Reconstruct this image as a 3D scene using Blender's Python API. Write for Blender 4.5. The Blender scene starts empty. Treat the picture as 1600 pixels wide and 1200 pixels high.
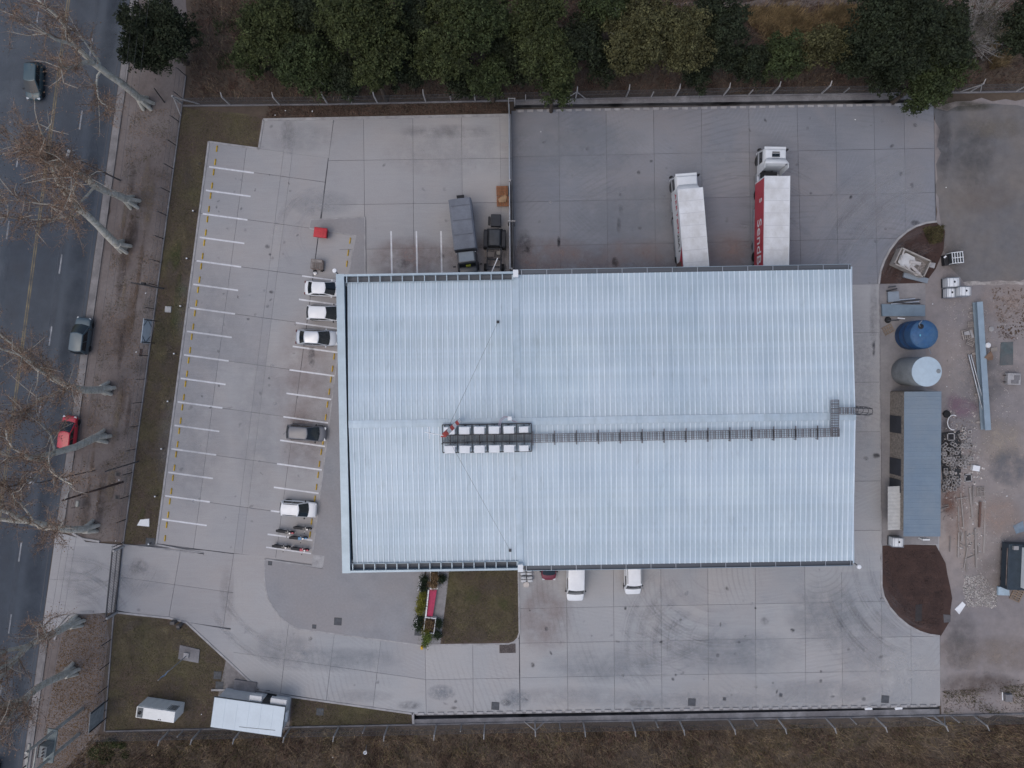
import bpy, bmesh, math, random
import numpy as np
from mathutils import Vector, Matrix
R = math.radians
rng = random.Random(7)
nr = np.random.default_rng(11)
sc = bpy.context.scene
COL = sc.collection

# ------------------------------------------------------------------ camera
HC = 76.5                       # drone height, metres
FPX = 1110.0                    # focal length in pixels of the 1600 px wide picture
NADX, NADY = 803.0, 578.0       # picture point straight below the drone
cd = bpy.data.cameras.new('camera'); cam = bpy.data.objects.new('camera', cd); COL.objects.link(cam)
cd.sensor_width = 36.0; cd.lens = 36.0 * FPX / 1600.0; cd.clip_start = 0.5; cd.clip_end = 2000.0
cam.location = (0, 0, HC)
cam.rotation_euler = (math.atan((NADY - 600) / FPX), math.atan((800 - NADX) / FPX) * -1, 0)
sc.camera = cam
# ------------------------------------------------------------------ sky, sun, exposure (overcast late afternoon)
SUN_EL, SUN_AZ = 66.0, 235.0
wd = bpy.data.worlds.new('World'); sc.world = wd; wd.use_nodes = True
wn = wd.node_tree.nodes; wl = wd.node_tree.links
bg = wn['Background']; sky = wn.new('ShaderNodeTexSky'); sky.sky_type = 'NISHITA'; sky.sun_disc = False
sky.sun_elevation = R(SUN_EL); sky.sun_rotation = R(SUN_AZ); sky.air_density = 1.0; sky.dust_density = 3.0; sky.ozone_density = 1.0
wl.new(sky.outputs[0], bg.inputs[0]); bg.inputs[1].default_value = 0.135
sd = bpy.data.lights.new('sun', 'SUN'); sd.energy = 0.7; sd.angle = R(90); sd.color = (1.0, 0.97, 0.94)
so = bpy.data.objects.new('sun', sd); COL.objects.link(so)
so.rotation_euler = (R(90 - SUN_EL), 0, R(180 - SUN_AZ))
sc.view_settings.view_transform = 'Standard'; sc.view_settings.look = 'None'
sc.view_settings.exposure = 0.0; sc.view_settings.gamma = 1.0
sc.cycles.use_denoising = True; sc.cycles.max_bounces = 5; sc.cycles.diffuse_bounces = 3
sc.cycles.glossy_bounces = 2; sc.cycles.transparent_max_bounces = 32; sc.cycles.caustics_reflective = False

CR = cam.rotation_euler.to_matrix()
def P(px, py, z=0.0):
    """picture point (1600 x 1200) seen at height z -> real place"""
    d = CR @ Vector(((px - 800) / FPX, (600 - py) / FPX, -1.0))
    t = (z - HC) / d.z
    return Vector((d.x * t, d.y * t, z))
def P2(px, py, z=0.0):
    v = P(px, py, z); return (v.x, v.y)
def PL(pts, z=0.0): return [P2(x, y, z) for x, y in pts]

# ------------------------------------------------------------------ materials
MATS = {}
def mat(name, col, rough=0.75, metal=0.0, var=0.15, scale=2.0, col2=None, scale2=None, col3=None, bump=0.0, bscale=None,
        rnd=0.0, world=False, island=0.0, spec=0.35, alpha=1.0, lo=0.35, hi=0.65, coat=0.0):
    if name in MATS: return MATS[name]
    m = bpy.data.materials.new(name); m.use_nodes = True; MATS[name] = m
    nt = m.node_tree; N = nt.nodes; L = nt.links; b = N['Principled BSDF']
    b.inputs['Roughness'].default_value = rough; b.inputs['Metallic'].default_value = metal
    b.inputs['Specular IOR Level'].default_value = spec
    if coat: b.inputs['Coat Weight'].default_value = coat; b.inputs['Coat Roughness'].default_value = 0.12
    if world: co = N.new('ShaderNodeNewGeometry').outputs['Position']
    else: co = N.new('ShaderNodeTexCoord').outputs['Object']
    def noise(s, detail=5, rough_=0.6):
        t = N.new('ShaderNodeTexNoise'); t.inputs['Scale'].default_value = s; t.inputs['Detail'].default_value = detail
        t.inputs['Roughness'].default_value = rough_; L.new(co, t.inputs['Vector']); return t.outputs['Fac']
    def rng_(x, a, c):
        t = N.new('ShaderNodeMapRange'); t.inputs[1].default_value = a; t.inputs[2].default_value = c; L.new(x, t.inputs[0]); return t.outputs[0]
    def mix(f, A, B, mode='MIX'):
        t = N.new('ShaderNodeMix'); t.data_type = 'RGBA'; t.blend_type = mode
        for s, v in ((t.inputs[0], f), (t.inputs[6], A), (t.inputs[7], B)):
            if isinstance(v, (int, float)): s.default_value = v
            elif isinstance(v, (tuple, list)): s.default_value = (*v[:3], 1)
            else: L.new(v, s)
        return t.outputs[2]
    c2 = col2 or tuple(x * (1 - var) for x in col); c1 = tuple(x * (1 + var) for x in col) if not col2 else col
    out = mix(rng_(noise(scale), lo, hi), c1, c2)
    if col3: out = mix(rng_(noise(scale2 or scale * 0.3), lo, hi), out, col3)
    fine = rng_(noise(scale * 9.0, 3, 0.7), 0.25, 0.75)
    out = mix(1.0, out, mix(fine, (1 - var * .7,) * 3, (1 + var * .5,) * 3), 'MULTIPLY')
    if rnd:
        oi = N.new('ShaderNodeObjectInfo'); out = mix(1.0, out, mix(oi.outputs['Random'], (1 - rnd,) * 3, (1 + rnd,) * 3), 'MULTIPLY')
    if island:
        gi = N.new('ShaderNodeNewGeometry'); out = mix(1.0, out, mix(gi.outputs['Random Per Island'], (1 - island,) * 3, (1 + island,) * 3), 'MULTIPLY')
    L.new(out, b.inputs['Base Color'])
    if bump:
        bn = N.new('ShaderNodeBump'); bn.inputs['Strength'].default_value = bump; bn.inputs['Distance'].default_value = 0.05
        L.new(noise(bscale or scale * 6, 6), bn.inputs['Height']); L.new(bn.outputs[0], b.inputs['Normal'])
    return m

def concrete_mat(name, A, B, warm, rnd=0.06, marks=True, dark=0.5):
    """slab concrete: large stains, fine speckle, drag streaks and rubber sweeps in world space"""
    m = bpy.data.materials.new(name); m.use_nodes = True; MATS[name] = m
    nt = m.node_tree; N = nt.nodes; L = nt.links; b = N['Principled BSDF']; b.inputs['Roughness'].default_value = 0.72; b.inputs['Specular IOR Level'].default_value = 0.3
    pos = N.new('ShaderNodeNewGeometry').outputs['Position']
    def nz(s, d=5, r=0.6, vec=None, dist=0.0):
        t = N.new('ShaderNodeTexNoise'); t.inputs['Scale'].default_value = s; t.inputs['Detail'].default_value = d; t.inputs['Roughness'].default_value = r
        t.inputs['Distortion'].default_value = dist; L.new(vec or pos, t.inputs['Vector']); return t.outputs['Fac']
    def mr(x, a, c, o0=0.0, o1=1.0):
        t = N.new('ShaderNodeMapRange'); t.inputs[1].default_value = a; t.inputs[2].default_value = c; t.inputs[3].default_value = o0; t.inputs[4].default_value = o1
        L.new(x, t.inputs[0]); return t.outputs[0]
    def mul(x, y):
        t = N.new('ShaderNodeMath'); t.operation = 'MULTIPLY'
        for i, v in enumerate((x, y)):
            if isinstance(v, float): t.inputs[i].default_value = v
            else: L.new(v, t.inputs[i])
        return t.outputs[0]
    def mix(f, X, Y, mode='MIX'):
        t = N.new('ShaderNodeMix'); t.data_type = 'RGBA'; t.blend_type = mode
        for s, v in ((t.inputs[0], f), (t.inputs[6], X), (t.inputs[7], Y)):
            if isinstance(v, (int, float)): s.default_value = v
            elif isinstance(v, tuple): s.default_value = (*v[:3], 1)
            else: L.new(v, s)
        return t.outputs[2]
    out = mix(mr(nz(0.07, 4, 0.55), 0.35, 0.68), A, B)
    out = mix(mr(nz(0.11, 5, 0.6, dist=0.6), 0.42, 0.70, 0, 0.9), out, warm)
    out = mix(mr(nz(0.55, 6, 0.65), 0.55, 0.8, 0, 0.35), out, tuple(x * 0.72 for x in A))
    sm = N.new('ShaderNodeMapping'); sm.inputs['Scale'].default_value = (0.35, 3.2, 1); sm.inputs['Rotation'].default_value = (0, 0, R(8)); L.new(pos, sm.inputs['Vector'])
    out = mix(mr(nz(1.0, 4, 0.7, sm.outputs[0], 1.2), 0.3, 0.72, 0, 0.45), out, tuple(x * 1.12 for x in A))
    if marks:
        wv = N.new('ShaderNodeTexWave'); wv.wave_type = 'RINGS'; wv.rings_direction = 'Z'; wv.inputs['Scale'].default_value = 0.55; wv.inputs['Distortion'].default_value = 3.0
        wv.inputs['Detail'].default_value = 3; wv.inputs['Detail Scale'].default_value = 0.35; mp = N.new('ShaderNodeMapping'); mp.inputs['Location'].default_value = (-33, 21, 0); L.new(pos, mp.inputs['Vector']); L.new(mp.outputs[0], wv.inputs['Vector'])
        out = mix(mul(mul(mr(wv.outputs['Fac'], 0.62, 0.98), mr(nz(0.16, 3), 0.48, 0.7)), 0.34), out, tuple(x * 0.55 for x in A))
        wv2 = N.new('ShaderNodeTexWave'); wv2.wave_type = 'RINGS'; wv2.rings_direction = 'Z'; wv2.inputs['Scale'].default_value = 0.8; wv2.inputs['Distortion'].default_value = 2.2
        wv2.inputs['Detail Scale'].default_value = 0.3; mp2 = N.new('ShaderNodeMapping'); mp2.inputs['Location'].default_value = (-20, -30, 0); L.new(pos, mp2.inputs['Vector']); L.new(mp2.outputs[0], wv2.inputs['Vector'])
        out = mix(mul(mul(mr(wv2.outputs['Fac'], 0.6, 0.98), mr(nz(0.2, 3), 0.5, 0.7)), 0.28), out, tuple(x * 1.3 for x in A))
    out = mix(mr(nz(0.9, 2, 0.4), 0.72, 0.80, 0, dark), out, (0.06, 0.06, 0.065))
    out = mix(1.0, out, mix(mr(nz(9, 4, 0.75), 0.25, 0.75), (0.9,) * 3, (1.08,) * 3), 'MULTIPLY')
    oi = N.new('ShaderNodeObjectInfo'); out = mix(1.0, out, mix(oi.outputs['Random'], (1 - rnd, 1 - rnd, 1 - rnd * .8), (1 + rnd, 1 + rnd * .9, 1 + rnd * .8)), 'MULTIPLY')
    L.new(out, b.inputs['Base Color'])
    bn = N.new('ShaderNodeBump'); bn.inputs['Strength'].default_value = 0.25; bn.inputs['Distance'].default_value = 0.02; L.new(nz(14, 5), bn.inputs['Height']); L.new(bn.outputs[0], b.inputs['Normal'])
    return m

M_SLAB = concrete_mat('slab_concrete', (0.365, 0.366, 0.37), (0.288, 0.30, 0.314), (0.39, 0.362, 0.344))
M_SLABN = concrete_mat('dark_slab_concrete', (0.232, 0.24, 0.262), (0.168, 0.18, 0.204), (0.268, 0.25, 0.248))  # darker, bluer concrete of the north-east yard slabs
M_LOT = concrete_mat('lot_concrete', (0.365, 0.36, 0.362), (0.30, 0.302, 0.31), (0.375, 0.345, 0.328), marks=False)
M_JOINT = mat('joint_dirt', (0.05, 0.05, 0.056), 0.9, col2=(0.17, 0.17, 0.18), scale=0.5, world=True)
M_KERB = mat('kerb_concrete', (0.36, 0.35, 0.35), 0.8, var=0.18, scale=1.3, bump=0.2, world=True)
M_OLDCON = mat('old_concrete', (0.24, 0.235, 0.24), 0.85, var=0.3, scale=0.7, col3=(0.17, 0.16, 0.165), scale2=0.25, world=True, bump=0.2)
M_TRENCH = mat('wet_channel_concrete', (0.13, 0.13, 0.14), 0.5, col2=(0.02, 0.022, 0.025), scale=0.25, world=True, lo=0.5, hi=0.6)
M_ASPH = mat('asphalt', (0.066, 0.082, 0.105), 0.85, col2=(0.046, 0.058, 0.077), scale=0.12, col3=(0.082, 0.094, 0.11), scale2=0.05, world=True, bump=0.3, bscale=12, var=0.15)
M_GUT = mat('gutter_concrete', (0.27, 0.255, 0.25), 0.85, col2=(0.17, 0.16, 0.16), scale=0.8, world=True, bump=0.2)
M_YEL = mat('road_yellow_paint', (0.26, 0.21, 0.12), 0.8, col2=(0.11, 0.1, 0.085), scale=1.2, world=True)
M_WHT = mat('line_white_paint', (0.76, 0.76, 0.78), 0.7, col2=(0.62, 0.62, 0.64), scale=2.5, world=True)
M_RWHT = mat('road_white_paint', (0.42, 0.43, 0.45), 0.8, col2=(0.22, 0.23, 0.25), scale=1.5, world=True)
M_STOP = mat('wheel_stop_yellow', (0.58, 0.37, 0.02), 0.6, var=0.25, scale=4, rnd=0.15)
M_VERGE = mat('verge_dirt', (0.178, 0.146, 0.135), 0.95, col2=(0.105, 0.084, 0.076), scale=0.35, col3=(0.20, 0.175, 0.165), scale2=0.16, world=True, bump=0.7, bscale=3, var=0.2)
M_TERR = mat('terrain_soil', (0.09, 0.068, 0.055), 0.95, col2=(0.052, 0.041, 0.034), scale=0.22, col3=(0.125, 0.096, 0.072), scale2=0.09, world=True, bump=0.8, bscale=3, var=0.25)
M_LAWN = mat('lawn_soil', (0.13, 0.113, 0.062), 0.95, col2=(0.085, 0.074, 0.047), scale=0.5, col3=(0.098, 0.070, 0.06), scale2=0.18, world=True, bump=0.7, bscale=6, var=0.25)
M_EAST = mat('east_dirt', (0.37, 0.31, 0.275), 0.95, col2=(0.275, 0.245, 0.235), scale=0.13, col3=(0.22, 0.205, 0.21), scale2=0.07, world=True, bump=0.6, bscale=3, var=0.2)
M_GRAVEL = mat('gravel_grey', (0.15, 0.15, 0.158), 0.95, col2=(0.19, 0.17, 0.155), scale=0.12, world=True, bump=0.6, bscale=5, var=0.2)
M_BED = mat('bed_soil', (0.074, 0.044, 0.036), 0.95, col2=(0.05, 0.031, 0.027), scale=0.8, world=True, bump=0.9, bscale=4, var=0.2)
M_PAVE = mat('grey_pavers', (0.305, 0.31, 0.325), 0.85, col2=(0.25, 0.255, 0.27), scale=0.5, col3=(0.30, 0.285, 0.285), scale2=0.12, world=True, bump=0.4, bscale=14, var=0.12)
M_WALKST = mat('walkway_steel', (0.19, 0.185, 0.195), 0.6, metal=0.2, var=0.2, scale=3)
M_DARKST = mat('dark_steel', (0.055, 0.058, 0.066), 0.5, metal=0.3, var=0.2, scale=3)
M_GALV = mat('galvanised_steel', (0.42, 0.45, 0.49), 0.45, metal=0.6, var=0.12, scale=2)
M_WPAINT = mat('white_paint', (0.74, 0.76, 0.77), 0.45, var=0.05, scale=1.5, spec=0.4)
M_GLASS = mat('dark_glass', (0.012, 0.017, 0.021), 0.08, spec=0.6, var=0.1)
M_BLK = mat('black_plastic', (0.022, 0.022, 0.025), 0.6, var=0.15)
M_TYRE = mat('tyre_rubber', (0.02, 0.02, 0.021), 0.85, var=0.1)
M_RIM = mat('wheel_alloy', (0.4, 0.41, 0.43), 0.35, metal=0.8)
M_POST = mat('post_concrete', (0.40, 0.385, 0.375), 0.85, var=0.15, scale=3, rnd=0.1)
M_WOOD = mat('pallet_wood', (0.26, 0.20, 0.15), 0.85, var=0.25, scale=6, rnd=0.15)
M_GWOOD = mat('weathered_timber', (0.30, 0.27, 0.25), 0.9, var=0.25, scale=5, rnd=0.25)
M_WIRE = mat('fence_wire', (0.13, 0.13, 0.135), 0.6, metal=0.4)
M_LAMP = mat('lamp_housing_white', (0.82, 0.83, 0.84), 0.35, var=0.03)
M_BIN = mat('red_plastic', (0.52, 0.04, 0.05), 0.5, var=0.12)
M_BRN = mat('cardboard_brown', (0.34, 0.22, 0.13), 0.9, var=0.2)
M_BENCH = mat('bench_crimson', (0.42, 0.035, 0.095), 0.6, var=0.12, scale=3)

# ------------------------------------------------------------------ mesh helpers
def props(o, label=None, cat=None, group=None, kind=None):
    if label: o['label'] = label
    if cat: o['category'] = cat
    if group: o['group'] = group
    if kind: o['kind'] = kind
    return o
ONES = 'zeroth first second third fourth fifth sixth seventh eighth ninth tenth eleventh twelfth thirteenth fourteenth fifteenth sixteenth seventeenth eighteenth nineteenth'.split()
def ordw(n): return ONES[n] if n < 20 else ({2: 'twentieth', 3: 'thirtieth'}[n // 10] if n % 10 == 0 else {2: 'twenty-', 3: 'thirty-'}[n // 10] + ONES[n % 10])
def link(name, me, m=None, parent=None, loc=None, rz=0.0):
    if m is not None and len(me.materials) == 0: me.materials.append(m)
    o = bpy.data.objects.new(name, me); COL.objects.link(o)
    if parent: o.parent = parent
    if loc is not None: o.location = loc
    if rz: o.rotation_euler = (0, 0, rz)
    return o
def empty(name, loc, rz=0.0, label=None, cat=None, group=None):
    o = bpy.data.objects.new(name, None); COL.objects.link(o); o.location = loc; o.rotation_euler = (0, 0, rz); o.empty_display_size = 0.2
    return props(o, label, cat, group)
class MB:
    def __init__(s): s.v = []; s.f = []
    def add(s, vs, fs):
        k = len(s.v); s.v += [tuple(v) for v in vs]; s.f += [tuple(i + k for i in f) for f in fs]; return s
    def box(s, c, d, rz=0.0, ry=0.0, rx=0.0):
        x, y, z = (q / 2 for q in d); M = Matrix.Translation(c) @ Matrix.Rotation(rz, 4, 'Z') @ Matrix.Rotation(ry, 4, 'Y') @ Matrix.Rotation(rx, 4, 'X')
        vs = [M @ Vector(p) for p in ((-x, -y, -z), (x, -y, -z), (x, y, -z), (-x, y, -z), (-x, -y, z), (x, -y, z), (x, y, z), (-x, y, z))]
        return s.add(vs, [(3, 2, 1, 0), (4, 5, 6, 7), (0, 1, 5, 4), (1, 2, 6, 5), (2, 3, 7, 6), (3, 0, 4, 7)])
    def frus(s, r0, z0, r1, z1):
        (a, b, c, d), (e, f, g, h) = r0, r1
        vs = [(a, c, z0), (b, c, z0), (b, d, z0), (a, d, z0), (e, g, z1), (f, g, z1), (f, h, z1), (e, h, z1)]
        return s.add(vs, [(3, 2, 1, 0), (4, 5, 6, 7), (0, 1, 5, 4), (1, 2, 6, 5), (2, 3, 7, 6), (3, 0, 4, 7)])
    def prism(s, poly, z0, z1):
        n = len(poly); a = sum(poly[i][0] * poly[(i + 1) % n][1] - poly[(i + 1) % n][0] * poly[i][1] for i in range(n))
        if a < 0: poly = poly[::-1]
        vs = [(x, y, z0) for x, y in poly] + [(x, y, z1) for x, y in poly]
        return s.add(vs, [tuple(range(n))[::-1], tuple(range(n, 2 * n))] + [(i, (i + 1) % n, n + (i + 1) % n, n + i) for i in range(n)])
    def tube(s, p0, p1, r0, r1=None, n=8, caps=True):
        p0 = Vector(p0); p1 = Vector(p1); r1 = r0 if r1 is None else r1; d = (p1 - p0)
        if d.length < 1e-6: return s
        q = d.to_track_quat('Z', 'Y').to_matrix(); vs = []
        for p, r in ((p0, r0), (p1, r1)):
            vs += [p + q @ Vector((r * math.cos(2 * math.pi * i / n), r * math.sin(2 * math.pi * i / n), 0)) for i in range(n)]
        fs = [(i, (i + 1) % n, n + (i + 1) % n, n + i) for i in range(n)]
        if caps: fs += [tuple(range(n))[::-1], tuple(range(n, 2 * n))]
        return s.add(vs, fs)
    def lathe(s, prof, n=24, c=(0, 0, 0)):
        vs = []; fs = []
        for r, z in prof: vs += [(c[0] + r * math.cos(2 * math.pi * i / n), c[1] + r * math.sin(2 * math.pi * i / n), c[2] + z) for i in range(n)]
        for k in range(len(prof) - 1): fs += [(k * n + i, k * n + (i + 1) % n, (k + 1) * n + (i + 1) % n, (k + 1) * n + i) for i in range(n)]
        fs += [tuple(range(n))[::-1], tuple(range((len(prof) - 1) * n, len(prof) * n))]
        return s.add(vs, fs)
    def build(s, name, m=None, parent=None, loc=None, rz=0.0, bev=0.0, seg=2, smooth=False):
        me = bpy.data.meshes.new(name); me.from_pydata(s.v, [], s.f); me.update()
        if bev:
            bm = bmesh.new(); bm.from_mesh(me)
            bmesh.ops.bevel(bm, geom=[e for e in bm.edges], offset=bev, segments=seg, affect='EDGES', profile=0.5, clamp_overlap=True)
            bm.to_mesh(me); bm.free()
        if smooth:
            me.polygons.foreach_set('use_smooth', [True] * len(me.polygons)); me.set_sharp_from_angle(angle=R(38))
        return link(name, me, m, parent, loc, rz)
def thing1(o, label, cat, group=None): return props(o, label, cat, group)
UNIT = {}
def piece(name, m, parent, c, d, rz=0.0, ry=0.0, rx=0.0):
    """a box-shaped piece that shares its mesh with every alike piece"""
    k = m.name
    if k not in UNIT:
        me = bpy.data.meshes.new('piece_' + k); b = MB().box((0, 0, 0), (1, 1, 1)); me.from_pydata(b.v, [], b.f); me.update(); me.materials.append(m); UNIT[k] = me
    o = bpy.data.objects.new(name, UNIT[k]); COL.objects.link(o)
    if parent: o.parent = parent
    o.location = c; o.scale = d; o.rotation_euler = (rx, ry, rz); return o
def copytree(o, parent=None):
    c = o.copy(); COL.objects.link(c); c.parent = parent
    for ch in list(o.children): copytree(ch, c)
    return c
def npmesh(name, V, n, m, parent=None, loc=None):
    """V: (k*n,3) array, every n verts one face"""
    V = np.ascontiguousarray(V, dtype=np.float32); k = len(V) // n
    me = bpy.data.meshes.new(name); me.vertices.add(len(V)); me.vertices.foreach_set('co', V.ravel())
    me.loops.add(len(V)); me.loops.foreach_set('vertex_index', np.arange(len(V), dtype=np.int32))
    me.polygons.add(k); me.polygons.foreach_set('loop_start', np.arange(0, len(V), n, dtype=np.int32))
    me.update(calc_edges=True); me.validate(); return link(name, me, m, parent, loc)
def leaves(C, size, up=0.5, aspect=0.55):
    """leaf quads at points C with mixed directions"""
    n = len(C); nrm = nr.normal(size=(n, 3)); nrm[:, 2] = np.abs(nrm[:, 2]) + up; nrm /= np.linalg.norm(nrm, axis=1)[:, None]
    a = nr.normal(size=(n, 3)); t = np.cross(nrm, a); t /= np.linalg.norm(t, axis=1)[:, None]; b = np.cross(nrm, t)
    s = (size * nr.uniform(0.6, 1.35, n))[:, None]
    return np.stack([C - t * s, C - b * s * aspect, C + t * s, C + b * s * aspect], 1).reshape(-1, 3)
def blades(C, h, w, lean=0.5):
    n = len(C); a = nr.uniform(0, 2 * np.pi, n); d = np.stack([np.cos(a), np.sin(a), np.zeros(n)], 1); q = np.stack([-np.sin(a), np.cos(a), np.zeros(n)], 1)
    hh = (h * nr.uniform(0.5, 1.3, n))[:, None]; top = C + np.array([0, 0, 1.0]) * hh + q * hh * (nr.normal(size=n) * lean)[:, None]
    return np.stack([C - d * w, C + d * w, top], 1).reshape(-1, 3)
def inpoly(poly, n):
    xs = [p[0] for p in poly]; ys = [p[1] for p in poly]; out = np.zeros((0, 2)); k = len(poly)
    while len(out) < n:
        q = np.stack([nr.uniform(min(xs), max(xs), n * 2), nr.uniform(min(ys), max(ys), n * 2)], 1); ins = np.zeros(len(q), bool)
        for i in range(k):
            (x1, y1), (x2, y2) = poly[i], poly[(i + 1) % k]
            c = ((y1 > q[:, 1]) != (y2 > q[:, 1])) & (q[:, 0] < (x2 - x1) * (q[:, 1] - y1) / (y2 - y1 + 1e-12) + x1); ins ^= c
        out = np.concatenate([out, q[ins]])
    return out[:n]
def sheet(name, pts, z, m, kind='structure', jit=0.0, step=1.2, parent=None):
    """flat ground sheet; jit frays its outline"""
    poly = PL(pts, z); 
    if jit:
        q = []
        for i in range(len(poly)):
            a = Vector(poly[i]); b = Vector(poly[(i + 1) % len(poly)]); k = max(1, int((b - a).length / step))
            for j in range(k):
                p = a.lerp(b, j / k); q.append((p.x + rng.gauss(0, jit), p.y + rng.gauss(0, jit)))
        poly = q
    bm = bmesh.new(); vs = [bm.verts.new((x, y, z)) for x, y in poly]; es = [bm.edges.new((vs[i], vs[(i + 1) % len(vs)])) for i in range(len(vs))]
    bmesh.ops.triangle_fill(bm, edges=es, use_beauty=True)
    for f in bm.faces:
        if f.normal.z < 0: f.normal_flip()
    me = bpy.data.meshes.new(name); bm.to_mesh(me); bm.free()
    o = link(name, me, m, parent)
    if kind and not parent: o['kind'] = kind
    return o
def strip_poly(poly, w):
    """left and right offset lines of a world polyline"""
    n = len(poly); Lf = []; Rt = []
    for i in range(n):
        a = Vector(poly[max(i - 1, 0)]); b = Vector(poly[min(i + 1, n - 1)]); d = (b - a).normalized(); q = Vector((-d.y, d.x)) * w / 2
        p = Vector(poly[i]); Lf.append(p + q); Rt.append(p - q)
    return Lf, Rt
def strip(name, pts, w, z0, z1, m, parent=None, kind=None, world=False, cut=0.0):
    """raised strip (kerb, painted line, ledge) along picture points on the ground"""
    poly = pts if world else PL(pts, z1); Lf, Rt = strip_poly(poly, w); b = MB()
    for i in range(len(poly) - 1):
        b.prism([tuple(Lf[i]), tuple(Rt[i]), tuple(Rt[i + 1]), tuple(Lf[i + 1])], z0, z1)
    o = b.build(name, m, parent)
    if kind: o['kind'] = kind
    return o
def isect(a, b):
    (x1, y1), (x2, y2) = a; (x3, y3), (x4, y4) = b; d = (x1 - x2) * (y3 - y4) - (y1 - y2) * (x3 - x4)
    p = x1 * y2 - y1 * x2; q = x3 * y4 - y3 * x4
    return ((p * (x3 - x4) - (x1 - x2) * q) / d, (p * (y3 - y4) - (y1 - y2) * q) / d)
def clip(poly, C):
    n = len(C); ar = sum(C[i][0] * C[(i + 1) % n][1] - C[(i + 1) % n][0] * C[i][1] for i in range(n)); C = C if ar > 0 else C[::-1]
    for i in range(n):
        a, b = C[i], C[(i + 1) % n]; out = []
        side = lambda p: (b[0] - a[0]) * (p[1] - a[1]) - (b[1] - a[1]) * (p[0] - a[0])
        for j in range(len(poly)):
            p, q = poly[j], poly[(j + 1) % len(poly)]; sp, sq = side(p), side(q)
            if sp >= 0: out.append(p)
            if (sp >= 0) != (sq >= 0): t = sp / (sp - sq); out.append((p[0] + t * (q[0] - p[0]), p[1] + t * (q[1] - p[1])))
        poly = out
        if len(poly) < 3: return []
    return poly
def area(p): return abs(sum(p[i][0] * p[(i + 1) % len(p)][1] - p[(i + 1) % len(p)][0] * p[i][1] for i in range(len(p)))) / 2
ZS = 0.10                       # top of the concrete slabs
def slabs(parent, clip_px, vl, hl, m, gap=0.032):
    C = PL(clip_px, ZS)
    for i in range(len(vl) - 1):
        for j in range(len(hl) - 1):
            q = [P2(*isect(vl[a], hl[b]), ZS) for a, b in ((i, j), (i + 1, j), (i + 1, j + 1), (i, j + 1))]
            c = Vector((sum(p[0] for p in q) / 4, sum(p[1] for p in q) / 4)); s = []
            for p in q:
                d = c - Vector(p); s.append(tuple(Vector(p) + d.normalized() * gap * 0.72))
            s = clip(s, C)
            if len(s) >= 3 and area(s) > 0.15: MB().prism(s, ZS - 0.06, ZS + rng.uniform(-.002, .002)).build('slab', m, parent)

# soft edged stains and tyre sweeps: thin films on the slabs whose edge fades out
FADE = {}
def fade_mat(col, amt, scale=1.0, rough=0.8):
    k = (col, amt, scale)
    if k in FADE: return FADE[k]
    m = bpy.data.materials.new('stain_film'); m.use_nodes = True; nt = m.node_tree; N = nt.nodes; L = nt.links; b = N['Principled BSDF']; b.inputs['Base Color'].default_value = (*col, 1); b.inputs['Roughness'].default_value = rough; b.inputs['Specular IOR Level'].default_value = .2
    at = N.new('ShaderNodeAttribute'); at.attribute_name = 'fade'; g = N.new('ShaderNodeNewGeometry'); t = N.new('ShaderNodeTexNoise'); t.inputs['Scale'].default_value = scale; t.inputs['Detail'].default_value = 6; t.inputs['Roughness'].default_value = .65; L.new(g.outputs['Position'], t.inputs['Vector'])
    mr = N.new('ShaderNodeMapRange'); mr.inputs[1].default_value = .3; mr.inputs[2].default_value = .7; L.new(t.outputs['Fac'], mr.inputs[0])
    m1 = N.new('ShaderNodeMath'); m1.operation = 'MULTIPLY'; L.new(at.outputs['Fac'], m1.inputs[0]); L.new(mr.outputs[0], m1.inputs[1]); m2 = N.new('ShaderNodeMath'); m2.operation = 'MULTIPLY'; m2.inputs[1].default_value = amt; L.new(m1.outputs[0], m2.inputs[0])
    L.new(m2.outputs[0], b.inputs['Alpha']); FADE[k] = m; return m
def fade_obj(name, V, F, A, m, parent):
    me = bpy.data.meshes.new(name); me.from_pydata(V, [], F); me.update(); at = me.attributes.new('fade', 'FLOAT', 'POINT'); at.data.foreach_set('value', A); return link(name, me, m, parent)
ZST = [0]
def stain(parent, px, py, rx, ry, col, amt=.7, rot=0.0, z=None, scale=1.0, name='stain'):
    z = (ZS + .005 if z is None else z) + .00012 * ZST[0]; ZST[0] += 1; c = P(px, py, z); k = HC / FPX; V_ = [tuple(c)]; A_ = [1.0]; F_ = []; n = 28; rr = (.5, .8, 1.0); aa = (.8, .35, 0.0)
    for ri, r in enumerate(rr):
        for i in range(n):
            a = 2 * math.pi * i / n; x = math.cos(a) * rx * k * r; y = math.sin(a) * ry * k * r; V_.append((c.x + x * math.cos(rot) - y * math.sin(rot), c.y + x * math.sin(rot) + y * math.cos(rot), z)); A_.append(aa[ri])
    F_ += [(0, 1 + i, 1 + (i + 1) % n) for i in range(n)]
    for ri in range(2): F_ += [(1 + ri * n + i, 1 + (ri + 1) * n + i, 1 + (ri + 1) * n + (i + 1) % n, 1 + ri * n + (i + 1) % n) for i in range(n)]
    return fade_obj(name, V_, F_, A_, fade_mat(col, amt, scale), parent)
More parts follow.
